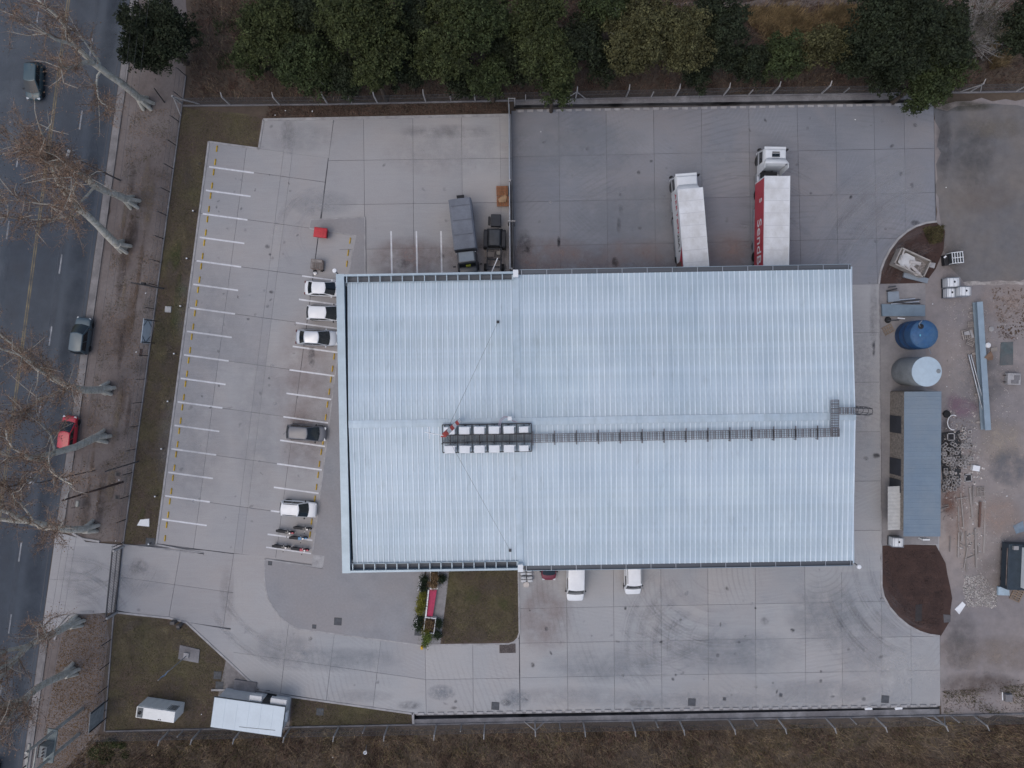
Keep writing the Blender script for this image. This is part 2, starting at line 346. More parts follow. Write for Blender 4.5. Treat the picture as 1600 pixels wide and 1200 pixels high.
def sweeps(parent, cx, cy, r0, r1, a0, a1, n, col, amt, w=.16, z=None):
    """concentric rubber arcs left by turning lorries; picture pixels, degrees"""
    V_ = []; F_ = []; A_ = []; z = (ZS + .005 if z is None else z) + .00012 * ZST[0]; ZST[0] += 1; k = HC / FPX; base = []
    for j in range(max(2, n // 5)):
        base += [(rng.uniform(r0, r1) * k, rng.uniform(a0, a0 + (a1 - a0) * .35), rng.uniform(a0 + (a1 - a0) * .65, a1), rng.gauss(0, 5), rng.gauss(0, 5))]
    arcs = [(r + d, s, e_, gx, gy) for r, s, e_, gx, gy in base for d in (0, .34, 1.9, 2.2)]
    for r, s, e_, gx, gy in arcs:
        z += .00012; ZST[0] += 1
        c = P(cx + gx, cy + gy, z); ns = 18; ww = w * rng.uniform(.5, 1.5); al = rng.uniform(.4, 1); b0 = len(V_)
        for i in range(ns + 1):
            t = i / ns; a = R(s + (e_ - s) * t); f = math.sin(math.pi * t) ** .6 * al
            for q, fa in ((-1, 0), (0, 1), (1, 0)): V_.append((c.x + (r + q * ww) * math.cos(a), c.y + (r + q * ww) * math.sin(a), z)); A_.append(f * fa)
        for i in range(ns):
            for q in (0, 1): o = b0 + i * 3 + q; F_.append((o, o + 1, o + 4, o + 3))
    o = fade_obj('tyre_marks', V_, F_, A_, fade_mat(col, amt * .85, .6), parent); o['kind'] = 'stuff'; return o
# ================================================================== SETTING: ground, road, yard
TR_N = [(803, 164), (1458, 154.5), (1458, 160), (803, 170)]
TR_S = [(647, 1117), (1468, 1101.5), (1468, 1107.5), (647, 1124)]
bm = bmesh.new(); es = []
for ring in ([(-450, -450), (450, -450), (450, 450), (-450, 450)], PL(TR_N), PL(TR_S)):
    vs = [bm.verts.new((x, y, 0)) for x, y in ring]; es += [bm.edges.new((vs[i], vs[(i + 1) % 4])) for i in range(4)]
bmesh.ops.triangle_fill(bm, edges=es, use_beauty=True, use_dissolve=False)
for f in list(bm.faces):
    c = f.calc_center_median()
    for ring in (PL(TR_N), PL(TR_S)):
        if len(clip([(c.x - .01, c.y - .01), (c.x + .01, c.y - .01), (c.x, c.y + .01)], ring)) >= 3: bm.faces.remove(f); break
for f in bm.faces:
    if f.normal.z < 0: f.normal_flip()
me = bpy.data.meshes.new('terrain'); bm.to_mesh(me); bm.free()
link('terrain', me, M_TERR)['kind'] = 'structure'
for ring in (TR_N, TR_S):       # open drainage channels
    q = PL(ring); b = MB(); vs = [(x, y, 0.0) for x, y in q] + [(x, y, -0.75) for x, y in q]
    b.add(vs, [(4, 5, 6, 7)] + [(i, 4 + i, 4 + (i + 1) % 4, (i + 1) % 4) for i in range(4)])
    b.build('drainage_channel', M_TRENCH)['kind'] = 'structure'

# road: right edge runs (203,0) -> (33,1200)
def rl(x0, y): return x0 - 0.1405 * y          # a line parallel to the road through (x0, 0)
sheet('road', [(rl(2, -900), -900), (rl(203, -900), -900), (rl(203, 2100), 2100), (rl(2, 2100), 2100)], 0.012, M_ASPH)
road = bpy.data.objects['road']
for x0, ya, yb in ((203, -900, 842), (203, 1000, 2100), (-10, -900, 2100)):
    strip('gutter', [(rl(x0 + 6, ya), ya), (rl(x0 + 6, yb), yb)], 0.72, 0.0, 0.03, M_GUT, kind='structure')
strip('verge_kerb', [(rl(214, -900), -900), (rl(214, 840), 840)], 0.16, 0.0, 0.13, M_GUT, kind='structure')
strip('verge_kerb', [(rl(214, 1003), 1003), (rl(214, 2100), 2100)], 0.16, 0.0, 0.13, M_GUT, kind='structure')
for o_ in (-1.6, 1.6):
    strip('centre_line', [(rl(107 + o_, -900) + 0.007 * 900 * -1, -900), (rl(107 + o_, 0), 0), (rl(107 + o_, 2100) + 0.007 * 2100, 2100)], 0.13, 0.012, 0.024, M_YEL, road)
for k in range(-5, 14):
    y = 60 + 112.5 * k; strip('lane_line', [(rl(152.5, y), y), (rl(152.5, y + 30), y + 30)], 0.15, 0.012, 0.024, M_RWHT, road)
    y = 8 + 112.5 * k; strip('lane_line', [(rl(62.5, y), y), (rl(62.5, y + 28), y + 28)], 0.15, 0.012, 0.024, M_RWHT, road)
strip('edge_line', [(rl(197, -900), -900), (rl(197, 2100), 2100)], 0.09, 0.012, 0.024, mat('worn_edge_paint', (0.11, 0.11, 0.12), 0.85, col2=(0.075, 0.08, 0.09), scale=1, world=True), road)
# verge, lawns, dirt
sheet('verge', [(rl(214, -200), -200), (292, -200), (291, 118), (226, 610), (193, 848), (150, 847), (118, 841), (rl(214, 830), 830)], 0.014, M_VERGE, jit=0.12)
sheet('verge', [(108, 962), (148, 955), (170, 962), (160, 1110), (150, 1200), (120, 1500), (rl(216, 1500), 1500), (rl(216, 1003), 1003)], 0.014, M_VERGE, jit=0.12)
sheet('lawn_strip', [(286, 166), (411, 182), (403, 233), (325, 221), (243, 850), (194, 850), (228, 612), (266, 300)], 0.022, M_LAWN, jit=0.1)
sheet('lawn_southwest', [(178, 958), (265, 967), (292, 974), (354, 1031), (354, 1090), (446, 1106), (446, 1138), (165, 1143), (162, 1100)], 0.022, M_LAWN, jit=0.1)
sheet('lawn_wedge', [(456, 1089), (645, 1116), (645, 1132), (452, 1136)], 0.022, M_LAWN)
sheet('east_yard_ground', [(1459, 161), (1700, 150), (1900, 150), (1900, 1118), (1469, 1118), (1468, 990), (1370, 930), (1366, 440), (1462, 350)], 0.016, M_EAST, jit=0.15)
sheet('gravel_patch', [(1461, 168), (1900, 150), (1900, 432), (1510, 440), (1478, 420), (1466, 350)], 0.022, M_GRAVEL, jit=0.25)
#sheet('sand_patch', [(1545, 660), (1588, 672), (1592, 715), (1560, 730), (1540, 700)], 0.024, mat('sand_patch', (0.25, 0.22, 0.19), 0.95, world=True, var=0.2), jit=0.3, step=0.6)
#sheet('sand_patch', [(1470, 1005), (1700, 1000), (1700, 1040), (1480, 1045)], 0.024, mat('sandy_track', (0.2, 0.172, 0.15), 0.95, world=True, var=0.2, scale=.6), jit=0.35, step=0.8)
#sheet('dye_stain', [(1482, 628), (1500, 622), (1530, 632), (1528, 648), (1504, 652), (1484, 645)], 0.028, mat('pink_dye', (0.2, 0.12, 0.165), 0.95, world=True, var=0.2, col2=(0.19, 0.165, 0.155), scale=.7), jit=0.25, step=0.5)
sheet('pale_stripe', [(1505, 440), (1700, 438), (1700, 443), (1508, 446)], 0.026, mat('lime_strip', (0.36, 0.33, 0.31), 0.95, world=True, var=0.3, scale=2), jit=0.06, step=0.5)
sheet('field_track', [(1020, 5), (1700, -8), (1700, 4), (1030, 12)], 0.012, mat('field_track', (0.17, 0.145, 0.135), 0.95, world=True, var=0.2), jit=0.15)

# ---- concrete yard made of cast slabs
yard = sheet('concrete_yard', [(327, 222), (403, 232), (411, 187), (799, 180), (799, 173), (1459, 161), (1463, 347), (1374, 445), (1379, 925), (1469, 993), (1469, 1103),
                               (648, 1116), (404, 1078), (355, 1031), (290, 972), (265, 966), (178, 957), (140, 957), (106, 964), (64, 1003), (86, 843), (130, 846), (192, 852), (245, 850)], 0.05, M_JOINT)
V = lambda a, b: (a, b)
vl = [((x0, 172), (x1, 443)) for x0, x1 in ((799, 804), (873, 876), (947, 950), (1021, 1025), (1096, 1098), (1170, 1174), (1245.5, 1252), (1305.5, 1310), (1365.5, 1371), (1412.5, 1417), (1459, 1463))]
hl = [((800, a), (1460, b)) for a, b in ((173, 160), (245, 231.5), (316, 301), (385, 371), (456, 443))]
slabs(yard, [(799, 172), (1459, 160), (1463, 347), (1400, 443), (803, 457)], vl, hl, M_SLABN)
slabs(yard, [(1270, 446), (1373, 444), (1379, 892), (1270, 895)], [((1230, 443), (1230, 900)), ((1302, 443), (1306, 900)), ((1373, 443), (1379, 900))],
      [((1330, y), (1372, y - 0.5)) for y in (443, 520, 597.5, 675, 752, 829, 906)], M_SLAB)
vl = [((a, 900), (b, 1110)) for a, b in ((811, 813), (885, 887.5), (958.5, 960.5), (1032.5, 1034.5), (1106, 1107.5), (1180, 1181.5), (1257.5, 1259.5), (1315, 1316.5), (1376.5, 1378.5), (1422.5, 1424.5), (1468, 1469.5))]
hl = [((812, a), (1469, b)) for a, b in ((830, 815), (890, 878), (951, 938), (1005, 994), (1059, 1047), (1113, 1103))]
slabs(yard, [(811, 842), (1469, 830), (1469.5, 1103), (812, 1113)], vl, hl, M_SLAB)
L3, L4, L5, L6 = ((595, 1001), (584, 1095)), ((664, 1000), (666, 1113)), ((738.5, 1000), (739.5, 1111)), ((811, 1000), (812, 1111))
slabs(yard, [(664, 985), (811, 985), (812, 1113), (666, 1116)], [L4, L5, L6], [((664, 1000), (812, 998)), ((666, 1062), (812, 1059.5)), ((666, 1116), (812, 1113.5))], M_SLAB)
slabs(yard, [(366, 905), (664, 950), (666, 1116), (648, 1116), (405, 1078), (357, 1032)], [((365, 880), (331, 1090)), ((450, 982), (438.7, 1080)), ((522.5, 990), (511, 1084)), L3, L4],
      [((366, 895), (664, 945)), ((370, 1020), (666, 1062)), ((350, 1072), (648, 1118))], M_SLAB)
A = [((327, 222), (245, 850)), ((385, 230), (304, 845)), ((447, 205), (351, 985)), ((461, 205), (366, 960)), ((521, 195), (431, 870)), ((590, 205), (500, 985))]
hl = [((400, y), (600, y + 27)) for y in (120, 195, 270, 345, 420, 495, 570, 645, 720, 795, 870, 945)]
slabs(yard, [(327, 222), (512.5, 247), (431, 872), (245, 850)], A[:5], hl, M_LOT)
slabs(yard, [(501, 345), (570, 450), (520, 900), (425, 895)], A[4:], hl, M_LOT)
slabs(yard, [(403, 232), (411, 187), (521, 185), (513.5, 247)], [((395, 180), (390, 250)), A[2], A[3], A[4]], [((400, 184), (530, 184)), ((400, 300), (530, 300))], M_LOT)
slabs(yard, [(521, 185), (799, 178), (804, 450), (570, 450), (502, 347)], [((520.5, 195), (430.5, 870)), ((568, 185), (571, 460)), ((645, 185), (647, 460)), ((721, 185), (724, 460)), ((781, 185), (785, 460)), ((799, 185), (804, 460))],
      [((520, 184), (800, 176)), ((520, 251), (800, 247)), ((520, 320), (800, 316)), ((520, 390), (800, 386)), ((520, 460), (800, 456))], M_LOT)
slabs(yard, [(192, 852), (320, 860), (366, 866), (366, 985), (290, 972), (178, 957)], [((192, 850), (172, 960)), ((282, 860), (262, 975)), ((366, 860), (346, 1000)), ((400, 860), (380, 1000))],
      [((190, 835), (370, 858)), ((190, 902), (370, 927)), ((180, 962), (355, 985)), ((180, 1030), (355, 1050))], M_LOT)
VE = [((84, 838), (62, 1005)), ((192, 850), (176, 965))]; HE = [((90, 838), (195, 848)), ((80, 905), (190, 910)), ((70, 1010), (180, 985))]
slabs(yard, [(192, 852), (178, 957), (106, 961), (69, 961), (86, 842)], VE, HE, M_LOT, gap=0.03)
slabs(yard, [(69, 961), (106, 961), (90, 980), (63, 1004)], [((80, 838), (58, 1005)), ((192, 850), (176, 965))], HE, M_LOT, gap=0.03)
slabs(yard, [(290, 972), (366, 985), (366, 1040), (355, 1032)], [((282, 860), (262, 1075)), ((380, 860), (360, 1080))], [((180, 945), (355, 965)), ((180, 1040), (355, 1060))], M_LOT)
slabs(yard, [(366, 865), (431, 871), (431, 917), (366, 906)], [((358, 860), (350, 1000)), ((445, 860), (437, 1000))], [((340, 850), (440, 860)), ((340, 925), (440, 940))], M_LOT)

# painted bays
for k in range(16):
    x, y = 326.5 - 4.9 * k, 260.5 + 36.73 * k; strip('parking_line', [(x, y), (x + 70, y + 9.6)], 0.17, ZS, ZS + 0.008, M_WHT, yard)
for k in range(12):
    x, y = 472 - 4.9 * k, 431 + 36.7 * k; e = (x + 70, y + 9.6)
    strip('parking_line', [(x, y), e], 0.17, ZS, ZS + 0.008, M_WHT, yard)
strip('parking_line', [(416, 855), (486, 865)], 0.13, ZS, ZS + 0.008, M_WHT, yard)
for x in (611, 650.5, 689): strip('parking_line', [(x, 361), (x + 1.6, 440)], 0.17, ZS, ZS + 0.008, M_WHT, yard)
sb = MB().frus((-.075, .075, -.33, .33), 0, (-.045, .045, -.31, .31), .11); stop0 = None
def wheel_stop(px, py, label, group):
    global stop0
    p = P(px, py, ZS)
    if stop0 is None: stop0 = sb.build('wheel_stop', M_STOP); o = stop0
    else: o = stop0.copy(); COL.objects.link(o)
    o.location = p; o.rotation_euler = (0, 0, R(-7.6)); props(o, label, 'wheel stop', group)
NS_W = NS_E = 0
for k in range(-1, 16):
    x, y = 326.5 - 4.9 * k, 260.5 + 36.73 * k
    for dx, dy in ((3.5, 8.7), (1.0, 29.5)):
        NS_W += 1; wheel_stop(x + dx + 4, y + dy, 'yellow wheel stop, %s from the north in the western row by the lawn kerb' % ordw(NS_W), 'wheel stops of the western row')
for x, y in ((522, 557), (519.5, 576), (517, 593), (514.5, 612), (511.5, 632), (509, 652), (505, 690), (502, 706), (499, 725), (497, 742), (494.5, 761), (492, 779), (487, 815), (484.5, 835)):
    NS_E += 1; wheel_stop(x, y, 'yellow wheel stop, %s from the north in the row beside the warehouse walkway' % ordw(NS_E), 'wheel stops by the walkway')
for x, y, w in ((547, 376, 'northernmost'), (544, 395, 'middle'), (542, 412, 'southernmost')):
    wheel_stop(x, y, 'yellow wheel stop, %s of the three beside the red bin' % w, 'wheel stops by the red bin')

# kerbs and edges
def kerb(pts, w=0.16, h=0.14, m=M_KERB, z0=0.0): return strip('kerb', pts, w, z0, ZS + h - 0.1 + 0.02, m, kind='structure')
kerb([(326, 221), (244, 851)], 0.2); kerb([(244, 851), (318, 865)], 0.16); kerb([(326, 221.5), (404, 232)], 0.2); kerb([(404, 233), (411.5, 187)], 0.2); kerb([(411, 187), (797, 179.5)], 0.28)
kerb([(192, 851.5), (246, 857), (318, 866)], 0.16); kerb([(180, 957), (265, 966), (291, 973), (355, 1032), (404, 1078)], 0.2); kerb([(330, 1078.5), (404, 1078), (456, 1089), (645, 1115.5)], 0.2)
kerb([(645, 1114), (646, 1133)], 0.25)
arc1 = [(1464, 346), (1448, 348), (1432, 353), (1418, 361), (1404, 373), (1391, 390), (1382, 407), (1376, 424), (1373.5, 443)]
arc2 = [(1377.5, 890), (1377.5, 915), (1381, 932), (1390, 949), (1404, 965), (1420, 978), (1437, 987), (1453, 992), (1469, 994)]
sheet('planting_bed', arc1 + [(1446, 443), (1462, 420), (1474, 390), (1476, 360)], 0.125, M_BED, jit=0.05)
kerb(arc1, 0.2); kerb(arc2, 0.2); kerb([(1373.5, 443), (1378, 890)], 0.12, 0.11)
sheet('planting_bed', arc2 + [(1484, 970), (1488, 935), (1478, 880), (1462, 850), (1377.5, 852)], 0.125, M_BED, jit=0.05)
# concrete apron under tanks and shed
sheet('tank_apron', [(1374, 444), (1446, 442), (1447, 606), (1466, 612), (1466, 850), (1378, 852)], 0.13, mat('apron_concrete', (0.29, 0.275, 0.27), 0.85, col2=(0.22, 0.21, 0.215), scale=.5, world=True, var=.15, bump=.2))
# dashed kerb blocks along the drains
for name, (xa, ya), (xb, yb), pitch in (('north', (806, 173.5), (1456, 162.5), 15.0), ('south', (650, 1115.5), (1466, 1102.5), 15.2)):
    root = strip('drain_kerb', [(xa, ya), (xb, yb)], 0.34, 0.0, 0.085, M_OLDCON, kind='structure')
    n = int((xb - xa) / pitch)
    a0 = P(xa, ya, .18); a1 = P(xb, yb, .18); dv = (a1 - a0) / n; ang = math.atan2(dv.y, dv.x)
    for k in range(n):
        c = a0 + dv * (k + .5); piece('kerb_block', M_KERB, root, (c.x, c.y, 0.125), (dv.length * .62, 0.24, 0.17), ang)
# ledges between drain and fence
sheet('drain_ledge', [(803, 157), (1458, 146), (1458, 154.5), (803, 164)], 0.06, M_OLDCON)
sheet('drain_ledge', [(647, 1124), (1468, 1107.5), (1468, 1116), (647, 1131.5)], 0.06, M_OLDCON)
# raised paved walkways
def island(name, pts, m, z=0.19, edge=True, kpts=None):
    o = MB(); poly = PL(pts, z)
    top = sheet(name, pts, z, m)
    k = PL((kpts or pts) + ([pts[0]] if not kpts else []), z)
    if edge: strip('kerb', k, 0.15, 0.0, z + 0.012, M_KERB, kind='structure', world=True)
    return top
island('paved_corner', [(485.5, 343), (570, 339.5), (571, 470), (537, 470), (556, 368), (483.5, 357)], M_PAVE, kpts=[(537, 470), (556, 368), (483.5, 357), (485.5, 343), (570, 339.5), (571, 470)])
wk = [(527, 560), (488, 866), (507, 871), (504, 889), (414, 874), (413, 905), (417, 930), (426, 949), (440, 966), (452, 976), (466, 983), (652, 1007.5), (667, 860), (580, 860), (580, 440)]
island('paved_walkway', wk + [(545, 440)], M_PAVE, kpts=[(545, 440)] + wk[:2])
strip('kerb', PL(wk[4:12], .19), 0.15, 0, 0.2, M_KERB, kind='structure', world=True)
strip('kerb', PL([(414, 874), (504, 887)], .19), 0.15, 0, 0.2, M_KERB, kind='structure', world=True)
sheet('access_ramp', [(489, 866), (507, 868.5), (505, 886), (487, 884)], 0.205, M_KERB)
sheet('lawn_south', [(667, 870), (811, 870), (812, 988), (809, 997), (803, 1003), (795, 1006), (652, 1008)], 0.19, M_LAWN)
strip('kerb', PL([(809.5, 870), (811.5, 988), (809, 997), (803, 1003), (795, 1006), (652, 1008)], .2), 0.16, 0, 0.205, M_KERB, kind='structure', world=True)
sheet('planter_path', [(690, 880), (703, 880), (699, 920), (688, 1006), (652, 1006.5), (668, 880)], 0.2, mat('path_concrete', (0.26, 0.25, 0.25), .85, world=True))

# ---- wear on the slabs
RD = (.33, .255, .235); LT = (.40, .40, .41); DK = (.10, .10, .11); OIL = (.04, .04, .045); BL_ = (.27, .29, .315)
for x, y, rx, ry, c_, a_ in ((640, 405, 75, 38, RD, .8), (740, 400, 60, 40, RD, .6), (860, 405, 90, 38, RD, .85), (990, 405, 80, 36, RD, .75), (1140, 395, 45, 40, RD, .7), (850, 960, 50, 70, RD, .6), (480, 600, 60, 120, RD, .45), (470, 700, 40, 60, RD, .45), (1345, 600, 30, 120, LT, .35), (505, 318, 55, 22, LT, .8), (470, 215, 60, 26, LT, .5),
                             (700, 205, 90, 12, DK, .35), (450, 205, 12, 40, DK, .25), (1400, 290, 60, 60, LT, .55), (1405, 1055, 80, 60, (.55, .54, .53), .8), (1180, 1085, 200, 24, (.52, .515, .51), .7), (1345, 1000, 60, 50, LT, .5), (1340, 330, 50, 70, LT, .4), (1280, 1080, 90, 22, LT, .7), (1100, 1095, 150, 14, LT, .7), (900, 1088, 110, 18, LT, .6), (560, 1088, 60, 12, LT, .5), (640, 1102, 22, 8, DK, .5), (690, 1082, 24, 14, BL_, .8), (805, 1092, 26, 18, BL_, .8), (1000, 1100, 26, 8, DK, .4), (790, 1098, 10, 6, DK, .6),
                             (873, 378, 3, 10, OIL, 1.2), (823, 390, 5, 5, OIL, 1.2), (820, 380, 14, 24, DK, .6), (961, 410, 6, 9, OIL, .9), (967, 352, 4, 14, DK, .8), (970, 328, 4, 10, DK, .5), (1195, 970, 8, 8, DK, .5), (485, 998, 4, 5, OIL, .8), (1369, 712, 7, 5, OIL, 1.0), (1353, 716, 5, 4, DK, .8), (1365, 545, 3, 14, DK, .9), (1430, 348, 8, 5, DK, .9), (709, 1106, 6, 3, OIL, .9), (712, 1096, 3, 3, OIL, .9), (487, 556, 6, 20, DK, .6), (424, 456, 4, 3, OIL, .8), (418, 385, 5, 4, DK, .7),
                             (220, 905, 50, 30, LT, .45), (130, 900, 40, 45, LT, .5), (215, 885, 18, 16, DK, .4), (440, 1010, 60, 30, BL_, .5), (520, 1030, 120, 22, BL_, .5), (900, 230, 120, 50, BL_, .55), (1000, 330, 130, 50, BL_, .55), (1100, 250, 60, 40, LT, .4), (1150, 1020, 120, 40, BL_, .5), (1290, 960, 70, 60, BL_, .6), (950, 1040, 110, 30, BL_, .45), (700, 240, 110, 40, LT, .4), (330, 500, 60, 120, LT, .35), (300, 700, 60, 120, LT, .4), (400, 650, 40, 160, LT, .35), (355, 930, 14, 50, DK, .22), (690, 400, 6, 6, DK, .5), (630, 412, 12, 8, DK, .4), (1365, 490, 8, 60, DK, .35)):
    stain(yard, x, y, rx, ry, c_, a_, scale=.5 if rx > 30 else 2.0)
for k in range(70): stain(yard, rng.uniform(810, 1450), rng.choice((rng.uniform(180, 400), rng.uniform(905, 1095))), rng.uniform(1.5, 5), rng.uniform(1.5, 4), rng.choice((OIL, DK, DK, LT)), rng.uniform(.4, 1.0), rng.uniform(0, 3), scale=3)
for k in range(45): stain(yard, rng.uniform(300, 470), rng.uniform(250, 830), rng.uniform(1.5, 4), rng.uniform(1.5, 3), rng.choice((DK, DK, LT)), rng.uniform(.3, .8), rng.uniform(0, 3), scale=3)
sweeps(yard, 1480, 870, 95, 190, 175, 262, 46, (.13, .13, .14), 0.23); sweeps(yard, 1480, 870, 95, 230, 175, 262, 26, (.42, .42, .43), 0.21)
sweeps(yard, 1470, 460, 70, 190, 95, 175, 40, (.42, .42, .43), 0.23); sweeps(yard, 1470, 460, 80, 210, 95, 178, 30, (.15, .15, .165), 0.21)
sweeps(yard, 1130, 1010, 40, 130, 120, 215, 40, (.15, .155, .17), 0.21); sweeps(yard, 1130, 860, 60, 190, 195, 300, 46, (.16, .165, .18), 0.21); sweeps(yard, 960, 1120, 40, 150, 20, 110, 26, (.40, .40, .41), 0.17); sweeps(yard, 1000, 880, 60, 160, 240, 330, 26, (.16, .165, .18), 0.19)
sweeps(yard, 1150, 470, 90, 260, 35, 120, 40, (.16, .165, .18), 0.17); sweeps(yard, 900, 130, 60, 180, 230, 330, 26, (.4, .4, .41), 0.15); sweeps(yard, 505, 370, 30, 62, 60, 230, 16, (.42, .42, .43), 0.25, .2)
sweeps(yard, 110, 985, 30, 110, 0, 110, 26, (.16, .165, .18), 0.17); sweeps(yard, 110, 830, 40, 120, 230, 350, 22, (.16, .165, .18), 0.15); sweeps(yard, 480, 880, 70, 150, 185, 270, 26, (.17, .175, .19), 0.15)
eg = bpy.data.objects['east_yard_ground']
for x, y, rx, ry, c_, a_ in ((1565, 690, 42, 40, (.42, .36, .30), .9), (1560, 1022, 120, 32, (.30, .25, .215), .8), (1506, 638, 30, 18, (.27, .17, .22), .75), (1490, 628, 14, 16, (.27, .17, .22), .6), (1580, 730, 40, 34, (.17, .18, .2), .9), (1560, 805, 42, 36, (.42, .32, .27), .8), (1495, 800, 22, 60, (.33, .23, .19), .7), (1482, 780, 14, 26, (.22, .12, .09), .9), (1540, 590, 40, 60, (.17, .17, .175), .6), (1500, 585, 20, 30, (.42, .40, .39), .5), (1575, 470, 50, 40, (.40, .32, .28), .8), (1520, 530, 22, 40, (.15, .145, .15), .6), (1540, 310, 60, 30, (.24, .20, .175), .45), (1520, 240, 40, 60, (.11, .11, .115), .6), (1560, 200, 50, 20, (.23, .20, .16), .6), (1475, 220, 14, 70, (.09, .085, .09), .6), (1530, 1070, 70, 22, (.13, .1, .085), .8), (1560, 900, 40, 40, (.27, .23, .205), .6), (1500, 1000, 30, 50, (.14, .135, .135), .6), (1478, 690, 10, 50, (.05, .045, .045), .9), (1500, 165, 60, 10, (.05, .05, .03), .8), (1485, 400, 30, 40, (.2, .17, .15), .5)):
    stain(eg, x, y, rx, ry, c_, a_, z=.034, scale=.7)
rd = bpy.data.objects['road']
for x0, w_, c_, a_ in ((128, 24, (.10, .11, .13), .5), (180, 18, (.035, .045, .062), .5), (45, 26, (.15, .17, .195), .9), (18, 20, (.14, .16, .185), .8), (85, 20, (.115, .118, .128), .4), (152, 6, (.10, .105, .12), .3)):
    for k in range(-1, 5): stain(rd, rl(x0, 150 + 270 * k), 150 + 270 * k, w_, 210, c_, a_, rot=R(-8), z=.0125, scale=.3)

slabs(yard, [(88, 822), (106, 824), (128, 842), (150, 848), (150, 853), (84, 853)], [((60, 800), (60, 900)), ((160, 800), (160, 900))], [((50, 800), (200, 800)), ((50, 900), (200, 900))], M_LOT, gap=0.0)
kerb([(106, 823), (115, 835), (128, 842), (155, 846.5)], 0.22); kerb([(146, 956), (126, 957), (108, 964), (94, 979), (84, 1000)], 0.22)
lw = [bpy.data.objects[n] for n in ('lawn_strip', 'lawn_southwest', 'lawn_south')]; SOIL = (.125, .10, .082); GRN = (.085, .092, .04); DRY = (.17, .14, .085)
for k in range(26):
    t = rng.random(); stain(lw[0], 300 - 75 * t + rng.uniform(-14, 14), 240 + 590 * t, rng.uniform(6, 16), rng.uniform(10, 34), rng.choice((SOIL, GRN, DRY)), .8, R(-7), z=.026, scale=1.4)
for k in range(16): stain(lw[1], rng.uniform(185, 320), rng.uniform(975, 1125), rng.uniform(8, 26), rng.uniform(8, 22), rng.choice((SOIL, SOIL, GRN, DRY)), .85, rng.uniform(0, 3), z=.026, scale=1.4)
for k in range(9): stain(lw[2], rng.uniform(715, 795), rng.uniform(905, 995), rng.uniform(8, 22), rng.uniform(8, 22), rng.choice((SOIL, GRN, DRY)), .7, rng.uniform(0, 3), z=.194, scale=1.4)
vg = bpy.data.objects['verge']
for k in range(30):
    t = rng.random(); x0 = 240 - 90 * t + rng.uniform(-25, 25); stain(vg, x0, 180 + 650 * t, rng.uniform(3, 9), rng.uniform(25, 70), rng.choice(((.24, .2, .185), (.085, .066, .058), (.15, .105, .075), (.21, .165, .12))), .75, R(-8), z=.018, scale=1.2)
# ================================================================== WAREHOUSE
ZE, ZR = 8.0, 8.7
BA = R(0.95)
bc = P(932.5, 655.3, ZE); BC = Vector((bc.x, bc.y, 0))
def BL(px, py, z=ZE):
    """picture point at height z -> warehouse local coordinates"""
    v = P(px, py, z) - BC; c, s = math.cos(-BA), math.sin(-BA); return Vector((v.x * c - v.y * s, v.x * s + v.y * c, z))
X0, X1 = BL(527, 429).x, BL(1331.5, 650).x
YN, YS = BL(1065, 421).y, BL(1075, 884).y
XM = BL(809, 650).x
YR = BL(940, 656.5, ZR).y
wh = empty('warehouse', BC, BA, 'large warehouse with pale blue ribbed metal roof in two sections', 'warehouse')
M_ROOF = mat('roof_metal', (0.54, 0.63, 0.70), 0.5, metal=0.2, col2=(0.495, 0.59, 0.665), scale=0.25, var=0.05, rnd=0.035, col3=(0.47, 0.55, 0.60), scale2=0.9)
M_RIB_GLINT = mat('roof_rib_painted_glint', (0.74, 0.81, 0.87), 0.4, metal=0.05, var=0.05, scale=1.0)  # paler than the sheets: specular glints along the ribs painted into the colour
def streaky(m):
    """rain streaks down the slope, pale chalking and grime, in metres along the building"""
    nt = m.node_tree; N = nt.nodes; L = nt.links; b = N['Principled BSDF']; src = b.inputs['Base Color'].links[0].from_socket
    pos = N.new('ShaderNodeNewGeometry').outputs['Position']; out = src
    for scl, lo, hi, col, amt, det in (((3.2, .10, 1), .46, .74, (.80, .83, .86), .8, 5), ((.16, .09, 1), .42, .7, (.84, .88, .90), .85, 4), ((1.1, .35, 1), .60, .82, (.70, .70, .68), .75, 6), ((.09, .14, 1), .5, .72, (1.10, 1.09, 1.06), .8, 3)):
        mp = N.new('ShaderNodeMapping'); mp.inputs['Scale'].default_value = scl; mp.inputs['Rotation'].default_value = (0, 0, -BA); L.new(pos, mp.inputs['Vector'])
        t = N.new('ShaderNodeTexNoise'); t.inputs['Scale'].default_value = 1; t.inputs['Detail'].default_value = det; t.inputs['Roughness'].default_value = .65; L.new(mp.outputs[0], t.inputs['Vector'])
        r = N.new('ShaderNodeMapRange'); r.inputs[1].default_value = lo; r.inputs[2].default_value = hi; r.inputs[4].default_value = amt; L.new(t.outputs['Fac'], r.inputs[0])
        x = N.new('ShaderNodeMix'); x.data_type = 'RGBA'; x.blend_type = 'MULTIPLY'; x.inputs[7].default_value = (*col, 1); L.new(r.outputs[0], x.inputs[0]); L.new(out, x.inputs[6]); out = x.outputs[2]
    L.new(out, b.inputs['Base Color'])
streaky(M_ROOF); streaky(M_RIB_GLINT)
M_CLAD = mat('wall_cladding', (0.52, 0.55, 0.58), 0.5, metal=0.2, var=0.06, scale=.6)
M_PAR = mat('parapet_flashing', (0.34, 0.42, 0.48), 0.42, metal=0.45, var=0.08, scale=.5)
M_GUTTER = mat('gutter_inside', (0.10, 0.11, 0.125), 0.55, metal=0.3, var=0.3, scale=.5)
WI = 0.9   # eave overhang
